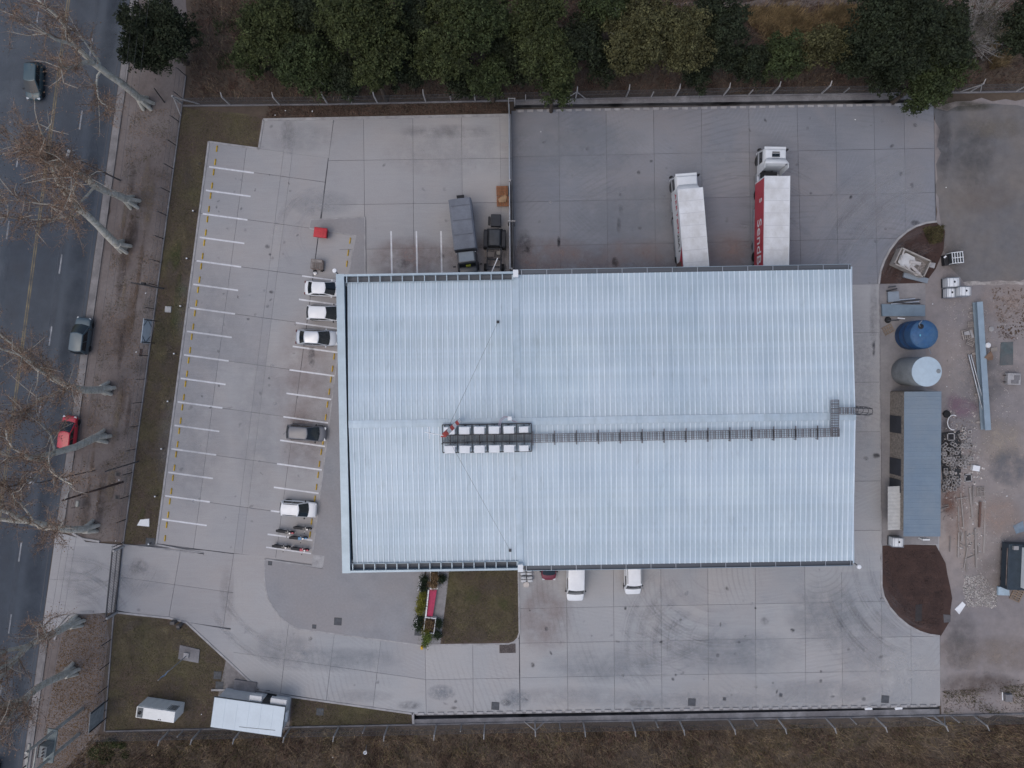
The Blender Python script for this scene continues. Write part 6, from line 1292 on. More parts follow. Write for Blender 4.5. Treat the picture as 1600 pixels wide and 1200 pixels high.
# planks and timbers
pl_ = ((1492, 772, 1499, 790, .1), (1497, 791, 1498, 815, .13), (1501, 770, 1506, 826, .12), (1494, 780, 1511, 777, .1), (1505, 772, 1512, 786, .1), (1515, 762, 1519.5, 808, .22), (1521, 759, 1520, 790, .14), (1532, 784, 1530, 824, .22), (1539.5, 785, 1537, 864, .19), (1497, 817, 1501, 838, .08), (1498, 832, 1497, 871, .13), (1504, 832, 1503, 846, .25),
       (1509, 830, 1510, 893, .16), (1500, 849, 1512, 855, .09), (1512, 855, 1506, 888, .09), (1524, 826, 1526, 888, .2), (1528, 852, 1528, 866, .1), (1506, 875, 1528, 866, .11), (1475, 790, 1482, 789, .1), (1470, 795, 1483, 792, .08), (1470, 801, 1484, 797, .08), (1509, 700, 1535, 711, .11), (1519, 705, 1514, 717, .08), (1485, 838, 1484, 862, .08), (1513, 836, 1516, 848, .08))
for k, (x0, y0, x1, y1, w) in enumerate(pl_):
    z = .06 + .05 * (k % 4); a = P(x0, y0, z); c = P(x1, y1, z); m_ = MATS['rust_brown'] if k == 7 else M_GWOOD
    o = piece('timber', m_, None, (a + c) / 2, ((c - a).length, w, .07), math.atan2((c - a).y, (c - a).x)); props(o, 'reddish brown plank lying among the grey timbers' if k == 7 else '%s %s grey timber, %s from the top of the heap east of the shed' % ('long' if (c - a).length > 2.6 else 'short', 'upright' if abs((c - a).y) > abs((c - a).x) else 'crosswise', ordw(sorted((q_[1], q_[0]) for q_ in pl_).index((y0, x0)) + 1)), 'timber', None if k == 7 else 'timbers east of the shed')
pallet('small slatted pallet above the timbers', 1531.5, 768, R(92), .02, M_GWOOD, .85, 5)
# right edge: trailer cabin, sheet, pallet, carton
e = empty('site_cabin', P(1591, 881, .02), R(-1.5), 'dark blue site trailer with white roof at the right edge', 'cabin')
MB().box((-.6, 0, .9), (3.0, 4.9, 1.1)).build('base', mat('cabin_blue', (.035, .05, .065), .5), e, bev=.06); MB().box((.4, 0, 2.0), (2.2, 4.3, 1.2)).build('upper', M_WPAINT, e, bev=.05); MB().box((-.1, -.8, 2.61), (.7, 1.3, .04)).build('roof_panel', M_SHT, e); MB().box((.2, 2.3, 1.7), (1.4, .5, .5)).build('front_box', M_SHB, e, bev=.04); MB().box((-1.5, 2.1, 1.6), (.5, .4, .25)).build('step_box', M_KERB, e)
for y in (-1.6, 1.6): wheel(e, -1.7, y, .4, .3)
MB().box((-2.15, 0, 1.3), (.06, 4.0, .06)).build('side_rail', M_RU, e)
slabthing('metal_panel', 'pale blue panel lying by the site trailer', [(1560, 917), (1577, 917.5), (1577.5, 930.5), (1560, 930)], .1, .35, mat('panel_pale_blue', (.38, .48, .55), .5), 'panel')
pallet('pale pallet of boards south of the site trailer', 1588, 929, R(65), .02, M_WOOD, 1.15, 6)
slabthing('carton_sheet', 'white cardboard sheet on the dirt south of the rubble', [(1492, 952), (1504, 940), (1509, 945), (1499, 960)], .02, .08, M_LAMP, 'cardboard')
slabthing('blue_tarp', 'faded blue tarp piece near the site trailer', [(1583, 822), (1598, 814), (1601, 830), (1588, 834)], .02, .07, mat('tarp_blue', (.22, .29, .36), .8), 'tarp')
slabthing('stone_plate', 'dark plate sunk in the lower planting bed', [(1431, 945), (1441, 944), (1440, 970), (1430, 971)], .12, .15, mat('plate_dark', (.045, .04, .04), .9), 'plate')
slabthing('stone_plate', 'grey plate at the east rim of the lower planting bed', [(1474, 960), (1486, 961), (1485, 972), (1475, 973)], .12, .16, mat('plate_grey', (.12, .115, .12), .9), 'plate')
e = empty('concrete_marker', P(1572, 1088, .02), 0, 'grey concrete box in the rough corner by the southern fence', 'box'); MB().box((0, 0, .25), (.75, .8, .5)).build('body', M_OLDCON, e, bev=.05); MB().tube((-.4, -.4, .05), (-.45, .5, .05), .06).build('pipe', M_LAMP, e)
for x, y, l, a in ((1356, 1106, 'white plastic drum lying in the southern drain', .05), (1403, 1105.5, 'white plastic sheet crumpled in the southern drain', .1)):
    o = MB().box((0, 0, .12), (.85, .32, .24)).build('plastic_scrap', M_LAMP, None, P(x, y, -.1), a, bev=.1); thing1(o, l, 'plastic')

# ================================================================== OFFICE AND GENERATOR
q = [P(x, y, 2.8) for x, y in ((333.9, 1088.9), (445.9, 1104.6), (439.8, 1151.9), (328.6, 1137))]; c = sum(q, Vector()) / 4; d = q[1] - q[0]; rz = math.atan2(d.y, d.x); Lo, Wo = d.length, (q[0] - q[3]).length
of = empty('guard_office', (c.x, c.y, .03), rz, 'white flat roofed guard office with dark eaves by the southern fence', 'office')
M_OW = mat('office_wall', (.62, .63, .63), .6, var=.06); M_OR = mat('office_roof', (.60, .67, .71), .45, var=.05, scale=.5)
MB().box((0, 0, 1.3), (Lo - .5, Wo - .5, 2.55)).build('wall', M_OW, of); MB().box((0, 0, 2.64), (Lo, Wo, .14)).build('fascia', mat('office_fascia', (.05, .065, .075), .5), of); MB().box((0, 0, 2.72), (Lo - .12, Wo - .12, .05)).build('roof', M_OR, of)
for k in range(1, 6): piece('roof_seam', M_OR, of, (-Lo / 2 + Lo * k / 6, 0, 2.75), (.05, Wo - .2, .025))
pane('door', [(Lo * .2 + .5, Wo / 2 - .25, .1), (Lo * .2 - .5, Wo / 2 - .25, .1), (Lo * .2 - .5, Wo / 2 - .25, 2.1), (Lo * .2 + .5, Wo / 2 - .25, 2.1)], M_GLASS, of, (0, 0, 0, 0), .04)
for x, w, n_ in ((Lo * .06, 1.3, 'canopy'), (Lo * .38, 1.7, 'canopy')): MB().box((x, Wo / 2 + .18, 2.2), (w, .75, .5)).build(n_, M_OW, of, bev=.03)
MB().box((-Lo * .2, Wo / 2 + .3, .12), (2.4, 1.1, .2)).build('step', M_OLDCON, of); MB().tube((-Lo * .1, -Wo * .35, 2.76), (Lo * .4, -Wo * .3, 2.76), .02, n=5).build('cable', M_WIRE, of); MB().box((Lo / 2 - .1, 0, 1.4), (.25, 1.0, .6)).build('wall_unit', M_WPAINT, of, bev=.03)
sheet('office_apron', [(353, 1032), (404, 1078), (456, 1089), (452, 1136), (437, 1150), (335, 1138), (340, 1090)], .045, mat('apron_grey', (.22, .205, .2), .9, world=True))
q = [P(x, y, 2.3) for x, y in ((213.6, 1103.7), (273.5, 1112.5), (272.6, 1130.2), (210.5, 1121))]; c = sum(q, Vector()) / 4; d = q[1] - q[0]; rz = math.atan2(d.y, d.x); Lg, Wg = d.length, (q[0] - q[3]).length
ge = empty('generator_set', (c.x, c.y, .02), rz, 'white box generator with dark louvres on the south-west lawn', 'generator'); M_GN = mat('generator_white', (.80, .80, .77), .55, var=.05)
MB().box((0, 0, 1.15), (Lg, Wg, 2.25)).build('housing', M_GN, ge, bev=.04); MB().box((-Lg / 2 + .42, 0, 2.29), (.6, Wg * .85, .05)).build('exhaust_hood', mat('hood_grey', (.13, .14, .145), .6), ge); MB().lathe([(.17, 0), (.17, .12), (.12, .12), (.12, .02)], 16, (-Lg / 2 + .42, 0, 2.3)).build('exhaust', M_BLK, ge)
for k in range(7): piece('louvre', M_BLK, ge, (Lg * .26 + k * .14, Wg / 2 + .012, 1.5), (.06, .03, 1.0), ry=R(0))
for k in range(4): piece('door_panel', M_GN, ge, (-Lg * .3 + k * Lg * .17, Wg / 2 + .01, 1.15), (Lg * .155, .03, 1.9))
for k in range(2): piece('lifting_eye', M_BLK, ge, (Lg * .1 + k * .2, -Wg * .38, 2.3), (.12, .08, .06))
e = empty('access_intercom', P(277, 970, .02), 0, 'grey gate motor box with pipes at the entrance kerb', 'gate motor'); MB().box((-.2, 0, .4), (.5, .35, .8)).build('housing', M_PG, e, bev=.04); MB().box((.5, -.3, .5), (.35, .3, 1.0)).build('post_box', M_PG, e, bev=.04); MB().lathe([(.16, 0), (.2, .3), (.05, .32)], 12, (.25, -.7, 0)).build('pot', M_BLK, e)
o = empty('roadside_cage', P(126, 784, .02), R(-8), 'rusty refuse cage with sacks on the verge beside the gutter', 'cage'); b = MB()
for z in (.5, .9):
    for s in (-1, 1): b.tube((-.45, s * .6, z), (.45, s * .6, z), .025, n=5); b.tube((s * .45, -.6, z), (s * .45, .6, z), .025, n=5)
for x in (-.45, .45):
    for y in (-.6, .6): b.tube((x, y, 0), (x, y, .9), .03, n=6)
b.build('frame', M_RU, o); MB().box((.05, -.1, .6), (.35, .7, .3)).build('sack', mat('sack_pale', (.33, .33, .3), .8), o, bev=.12, seg=3, smooth=True)
for x, y, l in ((184, 741, 'upper small dark pit with white rim on the verge'), (183, 777, 'lower small dark pit with pale rim on the verge')):
    e = empty('meter_pit', P(x, y, .02), R(-5), l, 'meter pit'); MB().box((0, 0, .04), (.5, .42, .08)).build('rim', M_PG, e); MB().box((0.04, 0, .06), (.3, .3, .06)).build('lid', M_BLK, e)
e = empty('mailbox_post', P(224, 443.5, 1.2), 0, 'black box with white end on the verge beside the thin pole', 'box'); MB().box((0, 0, 0), (.42, .28, .4)).build('housing', M_BLK, e, bev=.03); MB().box((-.2, 0, .0), (.08, .2, .3)).build('end_cap', M_LAMP, e); MB().tube((0, 0, -1.2), (0, 0, -.2), .04).build('stem', M_PG, e)
slabthing('planting_pit', 'small dark planting pit on the verge below the sign board', [(219, 545), (223, 545), (221, 557), (217, 556)], .015, .05, M_BED, 'pit')
# ================================================================== VEGETATION
def leafmat(name, col, island=.45, rough=.7): return mat(name, col, rough, var=.42, scale=.75, world=True, island=island, spec=.2)
LG = [leafmat('leaf_green', (.05, .061, .023)), leafmat('leaf_dark', (.026, .034, .018)), leafmat('leaf_olive', (.078, .076, .034)), leafmat('leaf_grey', (.085, .08, .06)), leafmat('leaf_deep', (.042, .056, .022))]
M_BARK = mat('bark_brown', (.09, .07, .055), .95, var=.3, scale=4, bump=.5)
M_PLANE = mat('bark_plane', (.56, .53, .45), .9, col2=(.36, .33, .25), scale=1.6, col3=(.64, .62, .56), scale2=3.5, bump=.5, var=.25)
M_TWIG = mat('twig_brown', (.27, .18, .13), .95, var=.3, scale=2, island=.45)
M_DRYLEAF = mat('leaf_dry_brown', (.215, .145, .098), .9, var=.3, scale=1, island=.5)
def crown_pts(R_, flat, nb, dens, spread=.72):
    out = []
    for k in range(nb):
        d = nr.normal(size=3); d /= np.linalg.norm(d); d[2] = abs(d[2]) * .9 - .25; rr = R_ * spread * nr.uniform(.3, 1.2); c = d * rr * np.array([1, 1, flat]); br = R_ * nr.uniform(.16, .38)
        nc = max(6, int(dens * br * br / 22)); q = nr.normal(size=(nc, 3)); q /= np.linalg.norm(q, axis=1)[:, None]; q[:, 2] = np.where(q[:, 2] < -.35, -q[:, 2], q[:, 2])
        cc = c + q * br * nr.uniform(.6, 1.2, nc)[:, None] * np.array([1, 1, .9]); ii = nr.integers(0, nc, nc * 22); out.append(cc[ii] + nr.normal(size=(nc * 22, 3)) * nr.uniform(.08, .24, nc)[ii][:, None])
    return np.concatenate(out)
def tree(name, label, px, py, zc, R_, m, nb=26, dens=620, leaf=.125, flat=1.0, cat='tree', group='trees along the northern boundary', bare=0):
    R_ *= 1.2 if px > 300 else 1.0; nb = int(nb * 1.6); c = P(px, py, zc); e = empty(name, (c.x, c.y, 0), rng.uniform(0, 6), label, cat, group)
    npmesh('crown', leaves(crown_pts(R_, flat, nb, dens) + np.array([0, 0, zc]), leaf), 4, m, e)
    b = MB(); b.tube((0, 0, 0), (.1, .05, zc * .75), .12 + R_ * .05, .08 + R_ * .02, n=8)
    for k in range(6):
        a = k * 1.05 + rng.random(); b.tube((.08, .04, zc * .45 + k * .15), (R_ * .6 * math.cos(a), R_ * .6 * math.sin(a), zc + R_ * .2 * rng.uniform(-.5, .8)), .05 + R_ * .015, .02, n=5)
    b.build('trunk', M_BARK, e)
    if bare:
        b = MB()
        for k in range(bare):
            a = rng.uniform(0, 6.3); p = Vector((0, 0, zc * .5)); t = Vector((R_ * math.cos(a) * rng.uniform(.4, 1.05), R_ * math.sin(a) * rng.uniform(.4, 1.05), zc + rng.uniform(0, .6) * R_ * .8)); md = p.lerp(t, .55) + Vector((0, 0, .3))
            b.tube(p, md, .04, .025, n=4, caps=False); b.tube(md, t, .025, .01, n=4, caps=False)
            for j in range(4): b.tube(md.lerp(t, j / 4), md.lerp(t, j / 4) + Vector((rng.gauss(0, .35), rng.gauss(0, .35), .3)), .015, .007, n=3, caps=False)
        b.build('bare_branches', mat('twig_grey', (.36, .345, .33), .9, var=.2), e)
    return e
T = [('dense dark evergreen by the road, alone at the top left', 248, 58, 6.0, 4.0, 1, 34), ('dark green tree at the west end of the northern row', 432, 52, 6, 3.0, 0, 22), ('greyish green tree with pale dead twigs, second in the northern row', 478, 92, 6, 3.0, 4, 24),
     ('broad bright green tree, tallest at the top centre left', 565, 38, 9, 3.9, 0, 34), ('narrow green tree in front of the broad one', 585, 118, 6.5, 2.0, 0, 16), ('dark tree in the gap right of the narrow green one', 636, 110, 5, 2.2, 1, 18), ('rounded bright leafed tree with light tips near the fence', 692, 82, 7.5, 2.6, 0, 26), ('green tree behind the rounded bright one', 742, 38, 8, 2.9, 4, 26), ('small green tree overhanging the fence west of the gate line', 768, 122, 6, 2.0, 4, 16),
     ('dark tree at the top edge between two bright ones', 645, 20, 7, 2.5, 1, 18), ('tall green tree at the top edge north of the dividing gate', 838, 20, 8, 2.9, 0, 26), ('long drooping green tree reaching over the northern drain', 852, 92, 8, 2.5, 0, 24), ('lower drooping green tree hanging over the dashed kerb', 866, 140, 6, 1.6, 4, 14), ('dark tree right of the drooping one', 905, 70, 6.5, 2.5, 1, 22),
     ('olive tree with bare pale branches near the fence brace', 998, 52, 7.5, 3.1, 2, 26), ('olive yellowish tree right of the bare branched one', 1062, 62, 7.5, 2.6, 2, 22), ('dark tree by the dirt track at the top', 1128, 40, 6.5, 2.6, 1, 20), ('low dark shrub tree under the dark one by the track', 1165, 100, 4, 2.0, 1, 16),
     ('bushy grey green tree, first of the eastern clump', 1226, 88, 4.5, 2.1, 4, 18), ('loose olive bush tree in the yellow grass', 1285, 74, 4.5, 2.2, 2, 18), ('big dark evergreen with green top, widest in the eastern clump', 1402, 42, 8, 3.8, 1, 32), ('dark tree leaning out behind the widest evergreen', 1460, 66, 6.5, 2.9, 1, 24), ('grey green tree overhanging the fence at the yard corner', 1440, 128, 5.5, 2.4, 4, 20), ('dark evergreen cut by the right edge of the picture', 1600, 50, 7, 2.5, 1, 22),
     ('low green bush tree beside the western evergreen', 395, 88, 3.5, 1.9, 4, 14), ('dark tree at the top edge left of the broad one', 500, 10, 7, 2.6, 1, 20), ('green tree at the top edge above the olive clump', 940, 5, 7, 2.6, 4, 20), ('small dark tree between the two drooping green ones', 815, 105, 5, 2.0, 1, 16), ('dark bushy tree below the broad bright one', 540, 120, 5, 2.2, 1, 18), ('green tree at the top edge right of the broad one', 700, 12, 8, 2.5, 0, 20), ('dark low tree behind the rounded bright one', 720, 125, 4.5, 1.9, 1, 14), ('grey green bush right of the widest evergreen', 1480, 105, 4.5, 2.2, 4, 16), ('low dark bush in front of the widest evergreen', 1385, 110, 4, 2.2, 1, 16)]
T += [('dark crooked tree filling the gap west of the narrow green one', 500, 70, 5.5, 2.3, 1, 18), ('dark tree under the top edge above the narrow green one', 610, 60, 6, 2.4, 1, 18), ('dark tree in the shade between rounded and drooping trees', 790, 70, 6, 2.3, 1, 18), ('shaded low tree beside the olive clump', 950, 95, 4.5, 2.2, 1, 18), ('dark shrubby tree under the olive yellowish one', 1085, 115, 4, 1.9, 1, 18), ('shaded tree east of the olive clump', 1110, 85, 5, 2.0, 1, 18), ('dark undergrowth tree left of the widest evergreen', 1340, 85, 4.5, 2.3, 1, 18), ('dark tree between widest evergreen and dry bush', 1482, 30, 6, 1.6, 1, 18), ('dark low tree at the west end beside the brown clearing', 455, 30, 5, 2.4, 1, 18), ('dark tree hidden behind the bright rounded one', 660, 75, 5.5, 2.0, 1, 18)]
for l, x, y, z, r_, mi, nb in T:
    tree('evergreen_tree', l, x, y, z, r_, LG[mi], nb=nb, bare=14 if 'bare' in l and 'right of' not in l or 'dead' in l else 0, group='evergreen trees along the northern boundary')
e = tree('dry_tree', 'leafless grey dry bush tree left of the right edge evergreen', 1532, 46, 5.5, 2.9, LG[3], nb=10, dens=60, leaf=.08, bare=190, group='evergreen trees along the northern boundary')
# ---- bare plane trees along the road
def plane_tree(label, base, lean, h, seed, tilt=(0, 0)):
    rg = random.Random(seed); p0 = P(*base); e = empty('plane_tree', p0, 0, label, 'tree', 'bare plane trees along the road')
    tb = MB(); tc = MB(); tw = []; lv = []
    def seg(p, d, L, r0, r1, n, parts):
        for i in range(parts):
            q = p + d * (L / parts); ra = r0 + (r1 - r0) * i / parts; rb = r0 + (r1 - r0) * (i + 1) / parts; tb.tube(p, q, ra, rb, n=n, caps=(i == 0)); p = q
            d = (d + Vector((rg.gauss(0, .09), rg.gauss(0, .09), rg.gauss(0, .03)))).normalized()
        return p, d
    up = Vector((lean[0], lean[1], 1)).normalized()
    for k in range(5):
        a = k * 1.256 + rg.random() * .5; tb.tube((.7 * math.cos(a), .7 * math.sin(a), -.05), (.2 * math.cos(a), .2 * math.sin(a), 1.5), .2, .24, n=7)
    p, d = seg(Vector((0, 0, 0)), up, h * .42, .42, .3, 10, 5)
    limbs = [(p, (d + Vector((rg.gauss(0, .3), rg.gauss(0, .3), 0))).normalized(), h * rg.uniform(.34, .46), .24) for _ in range(3)] + [(p - d * rg.uniform(.2, 1.5), (d * .7 + Vector((rg.gauss(0, .6), rg.gauss(0, .6), 0))).normalized(), h * .3, .12) for _ in range(2)]
    for lp_, ld_, ll, lr in limbs:
        cur = lp_; dd = ld_; parts = 7
        for i in range(parts):
            nx = cur + dd * ll / parts; r_ = lr * (1 - .8 * i / parts); tb.tube(cur, nx, r_, lr * (1 - .8 * (i + 1) / parts), n=7, caps=False)
            if i >= 1:
                for _ in range(3 if i < 4 else 4):
                    bd = (dd * .55 + Vector((rg.gauss(0, .6), rg.gauss(0, .6), rg.gauss(.1, .35)))).normalized(); bl_ = rg.uniform(1.4, 3.6); b0 = nx; b1 = b0 + bd * bl_ * .5 + Vector((rg.gauss(0, .12), rg.gauss(0, .12), .05)); b2 = b1 + (bd + Vector((rg.gauss(0, .35), rg.gauss(0, .35), .1))).normalized() * bl_ * .5
                    tt = tb if rg.random() < .32 else tc; tt.tube(b0, b1, min(r_ * .28, .05) + .012, .026, n=5, caps=False); tt.tube(b1, b2, .026, .012, n=4, caps=False)
                    for _t in range(38):
                        t = rg.random(); q0 = b0.lerp(b1, t * 2) if t < .5 else b1.lerp(b2, t * 2 - 1); td = (bd * .6 + Vector((rg.gauss(0, .7), rg.gauss(0, .7), rg.gauss(.1, .4)))).normalized(); q1 = q0 + td * rg.uniform(.35, 1.25)
                        tw.append((q0, q1))
                        if rg.random() < .65: lv.append(q0.lerp(q1, rg.uniform(.3, 1)))
                        if rg.random() < .4: lv.append(q1)
            dd = (dd + Vector((rg.gauss(0, .2), rg.gauss(0, .2), rg.gauss(.04, .08)))).normalized(); cur = nx
    tb.build('trunk', M_PLANE, e, smooth=True); tc.build('branches', mat('branch_brown', (.25, .195, .155), .95, var=.25, scale=2), e)['kind'] = 'stuff'
    A0 = np.array([tuple(a) for a, _ in tw]); A1 = np.array([tuple(b) for _, b in tw]); d = A1 - A0; q = np.cross(d, nr.normal(size=d.shape)); q /= np.linalg.norm(q, axis=1)[:, None]; w = .0125
    npmesh('twigs', np.stack([A0 - q * w, A0 + q * w, A1], 1).reshape(-1, 3), 3, M_TWIG, e)
    npmesh('crown', leaves(np.array([tuple(v) for v in lv]), .06, .2, .7), 4, M_DRYLEAF, e)
PT = [('topmost of the bare plane trees by the road, below the evergreen', (230, 163), (.02, .03), 21, 3), ('bare plane tree, second from the top of the road row', (209, 317), (-.02, .03), 22, 5), ('bare plane tree, third from the top, just below the second', (195, 386), (-.03, .07), 21, 8),
      ('bare plane tree at the middle of the road row, above the red car', (170, 607), (0, -.05), 22, 13), ('bare plane tree leaning over the red car', (163, 682), (0, .0), 21, 21), ('bare plane tree just north of the entrance driveway', (145, 823), (0, .06), 22, 34), ('bare plane tree just south of the entrance driveway', (122, 970), (.03, .09), 21, 55), ('southernmost bare plane tree, nearest the transformer', (114, 1046), (.02, .09), 20, 89),
      ('bare plane tree whose crown fills the top left corner', (252, 18), (0, .02), 21, 144)]
for l, b_, ln, h_, sd_ in PT: plane_tree(l, b_, ln, h_, sd_)

# ---- grass, brush, litter (uncountable)
def stuff(name, label, cat, V, n, m):
    o = npmesh(name, V, n, m); props(o, label, cat, None, 'stuff'); return o
def scatter(poly_px, n, z): q = inpoly(PL(poly_px, z), n); return np.concatenate([q, np.full((n, 1), z)], 1)
M_GR1 = leafmat('grass_dry', (.24, .18, .115), .5); M_GR2 = leafmat('grass_red', (.13, .082, .062), .5); M_GR3 = leafmat('grass_olive', (.105, .093, .045), .5); M_GR4 = leafmat('grass_yellow', (.26, .19, .10), .4)
M_LW1 = leafmat('lawn_blade', (.125, .112, .052), .5)
SB = [(150, 1146), (460, 1141), (835, 1136), (1215, 1131), (1470, 1126), (1700, 1123), (1700, 1300), (60, 1300), (80, 1230)]
def clumpy(C, s=.35, thr=.0):
    f = np.sin(C[:, 0] * s + 1.3 * np.sin(C[:, 1] * s * 1.7)) * np.cos(C[:, 1] * s * 1.3 + 2 * np.sin(C[:, 0] * s * .6)); return C[f + nr.normal(size=len(C)) * .35 > thr]
stuff('dry_brush', 'tangled dry brown brush south of the wire fence', 'brush', blades(scatter(SB, 60000, 0), .55, .022, .7), 3, M_GR1)
stuff('dry_brush', 'dark reddish brush patches south of the wire fence', 'brush', blades(clumpy(scatter(SB, 60000, 0)), .65, .028, .7), 3, M_GR2)
stuff('dry_brush', 'olive weeds among the southern brush', 'brush', leaves(clumpy(scatter(SB, 40000, .25), .5, .35) + nr.normal(size=(1, 3)) * 0, .09, .4), 4, M_GR3)
stuff('dry_brush', 'straw coloured tufts in the southern brush', 'brush', blades(clumpy(scatter(SB, 26000, 0), .8, .5), .7, .025, .8), 3, M_GR4)
stuff('undergrowth', 'brown weeds between the northern fence and the lot kerb', 'undergrowth', blades(scatter([(420, 166), (795, 160), (795, 177), (415, 184)], 6000, 0), .2, .025, .7), 3, M_GR2)
def bushes(poly, n, r0, r1, per, zf=.55):
    C = scatter(poly, n, 0); r = nr.uniform(r0, r1, n); q = np.repeat(np.arange(n), per); d = nr.normal(size=(n * per, 3)); d /= np.linalg.norm(d, axis=1)[:, None]; d[:, 2] = np.abs(d[:, 2]) * zf * 1.6
    return C[q] + d * (r[q] * nr.uniform(.5, 1.05, n * per))[:, None]
stuff('dry_brush', 'low brown bushes massed south of the wire fence', 'brush', leaves(bushes(SB, 150, .35, .95, 260), .06, .3, .4), 4, M_GR1)
stuff('dry_brush', 'dark reddish bushes massed south of the wire fence', 'brush', leaves(bushes(SB, 130, .4, 1.1, 260), .06, .3, .4), 4, M_GR2)
stuff('dry_brush', 'green bushes at the west end of the southern brush', 'brush', leaves(bushes([(140, 1160), (200, 1158), (195, 1190), (140, 1195)], 12, .4, .9, 350), .07, .3, .5), 4, LG[0])
stuff('undergrowth', 'low brown bushes under the northern trees', 'undergrowth', leaves(bushes([(300, 150), (300, -20), (1650, -20), (1650, 132), (1460, 136), (803, 147), (440, 154)], 170, .35, .9, 200), .06, .3, .4), 4, M_GR2)
NB_ = [(298, 158), (300, -60), (1700, -60), (1700, 138), (1460, 142), (803, 153), (440, 160)]
stuff('undergrowth', 'brown undergrowth beneath the northern trees', 'undergrowth', blades(scatter(NB_, 60000, 0), .45, .025, .7), 3, M_GR2)
stuff('undergrowth', 'dry grass between the northern trees', 'undergrowth', blades(clumpy(scatter(NB_, 30000, 0), .4, .3), .5, .025, .7), 3, M_GR1)
stuff('undergrowth', 'dark green low weeds at the north-west corner', 'undergrowth', leaves(clumpy(scatter([(330, 0), (520, 0), (520, 110), (340, 110)], 12000, .15), .5, .0), .1, .6), 4, LG[4])
stuff('yellow_grass', 'tall yellow grass patch by the dirt track', 'grass', blades(clumpy(scatter([(1150, 15), (1370, 8), (1360, 40), (1300, 95), (1200, 70)], 14000, 0), .5, -.3), .8, .03, .7), 3, M_GR4)
stuff('yellow_grass', 'yellow brown grass between dry bush and right edge evergreen', 'grass', blades(scatter([(1545, 60), (1580, 20), (1575, 100), (1545, 110)], 3000, 0), .6, .03, .7), 3, M_GR4)
for nm, lab, poly, n, z in (('lawn_grass', 'short worn grass on the strip west of the car lot', [(286, 168), (408, 184), (402, 231), (325, 221), (243, 849), (195, 849), (228, 612), (266, 300)], 34000, .022), ('lawn_grass', 'short worn grass on the south-west lawn', [(180, 962), (265, 969), (292, 977), (352, 1033), (352, 1088), (335, 1089), (330, 1135), (165, 1141)], 30000, .022),
                            ('lawn_grass', 'short brown grass beside the planters', [(700, 880), (809, 880), (810, 988), (803, 1001), (692, 1005)], 20000, .19), ('lawn_grass', 'short grass in the wedge east of the office', [(458, 1091), (643, 1117), (643, 1131), (455, 1135)], 9000, .022)):
    stuff(nm, lab, 'grass', blades(scatter(poly, n, z), .075, .02, .9), 3, M_LW1)
VG = [(206, 170), (285, 170), (264, 310), (226, 612), (194, 846), (150, 845), (113, 830)]
C = clumpy(scatter(VG, 16000, .03), .6, .1); C[:, 2] += nr.uniform(0, .03, len(C)); stuff('leaf_litter', 'fallen brown leaves scattered over the dirt verge', 'leaves', leaves(C, .05, 2.0), 4, M_DRYLEAF)
C = scatter([(110, 965), (150, 960), (170, 965), (150, 1200), (60, 1200), (95, 1000)], 9000, .03); stuff('leaf_litter', 'fallen leaves and weeds around the southern roadside trees', 'leaves', leaves(C, .06, 1.5), 4, mat('litter_orange', (.15, .09, .04), .9, island=.5))
stuff('verge_weeds', 'sparse dry weeds on the dirt verge', 'weeds', blades(clumpy(scatter(VG, 22000, .014), .9, .45), .12, .02, .8), 3, M_GR3)
stuff('bed_mulch', 'dark clods in the planting beds', 'mulch', leaves(np.concatenate([scatter([(1380, 430), (1390, 405), (1420, 372), (1455, 352), (1470, 360), (1465, 400), (1445, 440)], 2500, .14), scatter([(1380, 860), (1460, 858), (1480, 930), (1465, 985), (1430, 975), (1390, 940)], 4500, .14)]), .05, 1.2), 4, leafmat('mulch', (.06, .04, .036), .5))
stuff('bed_weeds', 'yellow green weeds at the tip of the northern planting bed', 'weeds', blades(scatter([(1440, 356), (1475, 352), (1472, 378), (1452, 382)], 1500, .12), .25, .025, .7), 3, M_GR3)
# rubble: stones and clods as tiny solids
def stones(name, label, poly, n, s, m, z=.02):
    C = scatter(poly, n, z); b = np.array([[-1, -1, 0], [1, -1, 0], [1, 1, 0], [-1, 1, 0], [0, 0, 1.1]]) ; f = ((0, 1, 4), (1, 2, 4), (2, 3, 4), (3, 0, 4)); out = []
    a = nr.uniform(0, 6.3, n); sc_ = s * nr.uniform(.4, 1.6, n)
    ca, sa = np.cos(a), np.sin(a); v = np.zeros((n, 5, 3))
    for i in range(5):
        v[:, i, 0] = C[:, 0] + sc_ * (ca * b[i, 0] - sa * b[i, 1] * .7); v[:, i, 1] = C[:, 1] + sc_ * (sa * b[i, 0] + ca * b[i, 1] * .7); v[:, i, 2] = z + sc_ * b[i, 2] * .8
    stuff(name, label, 'rubble', np.stack([v[:, list(t)] for t in f], 1).reshape(-1, 3), 3, m)
stones('rubble', 'pale rubble stones scattered below the timbers', [(1508, 900), (1535, 898), (1560, 925), (1556, 950), (1512, 948), (1504, 920)], 1000, .075, mat('rubble_pale', (.36, .335, .315), .9, island=.55))
stones('rubble', 'dark clods and weeds on the sandy ground by the beam', [(1550, 450), (1640, 448), (1640, 530), (1560, 520)], 350, .08, mat('clod_brown', (.11, .08, .06), .95, island=.4))
stones('rubble', 'small debris around the shed and hollow blocks', [(1471, 640), (1520, 660), (1515, 760), (1480, 810), (1472, 830)], 500, .045, mat('debris_mixed', (.22, .18, .165), .95, island=.6))
stones('rubble', 'loose stones over the east dirt yard', [(1475, 470), (1590, 470), (1590, 900), (1500, 900)], 1600, .045, MATS['rubble_pale'])
stones('rubble', 'larger pale debris scattered between shed and timbers', [(1473, 620), (1525, 640), (1540, 760), (1535, 900), (1480, 830)], 200, .11, mat('debris_pale', (.42, .39, .37), .9, island=.6))
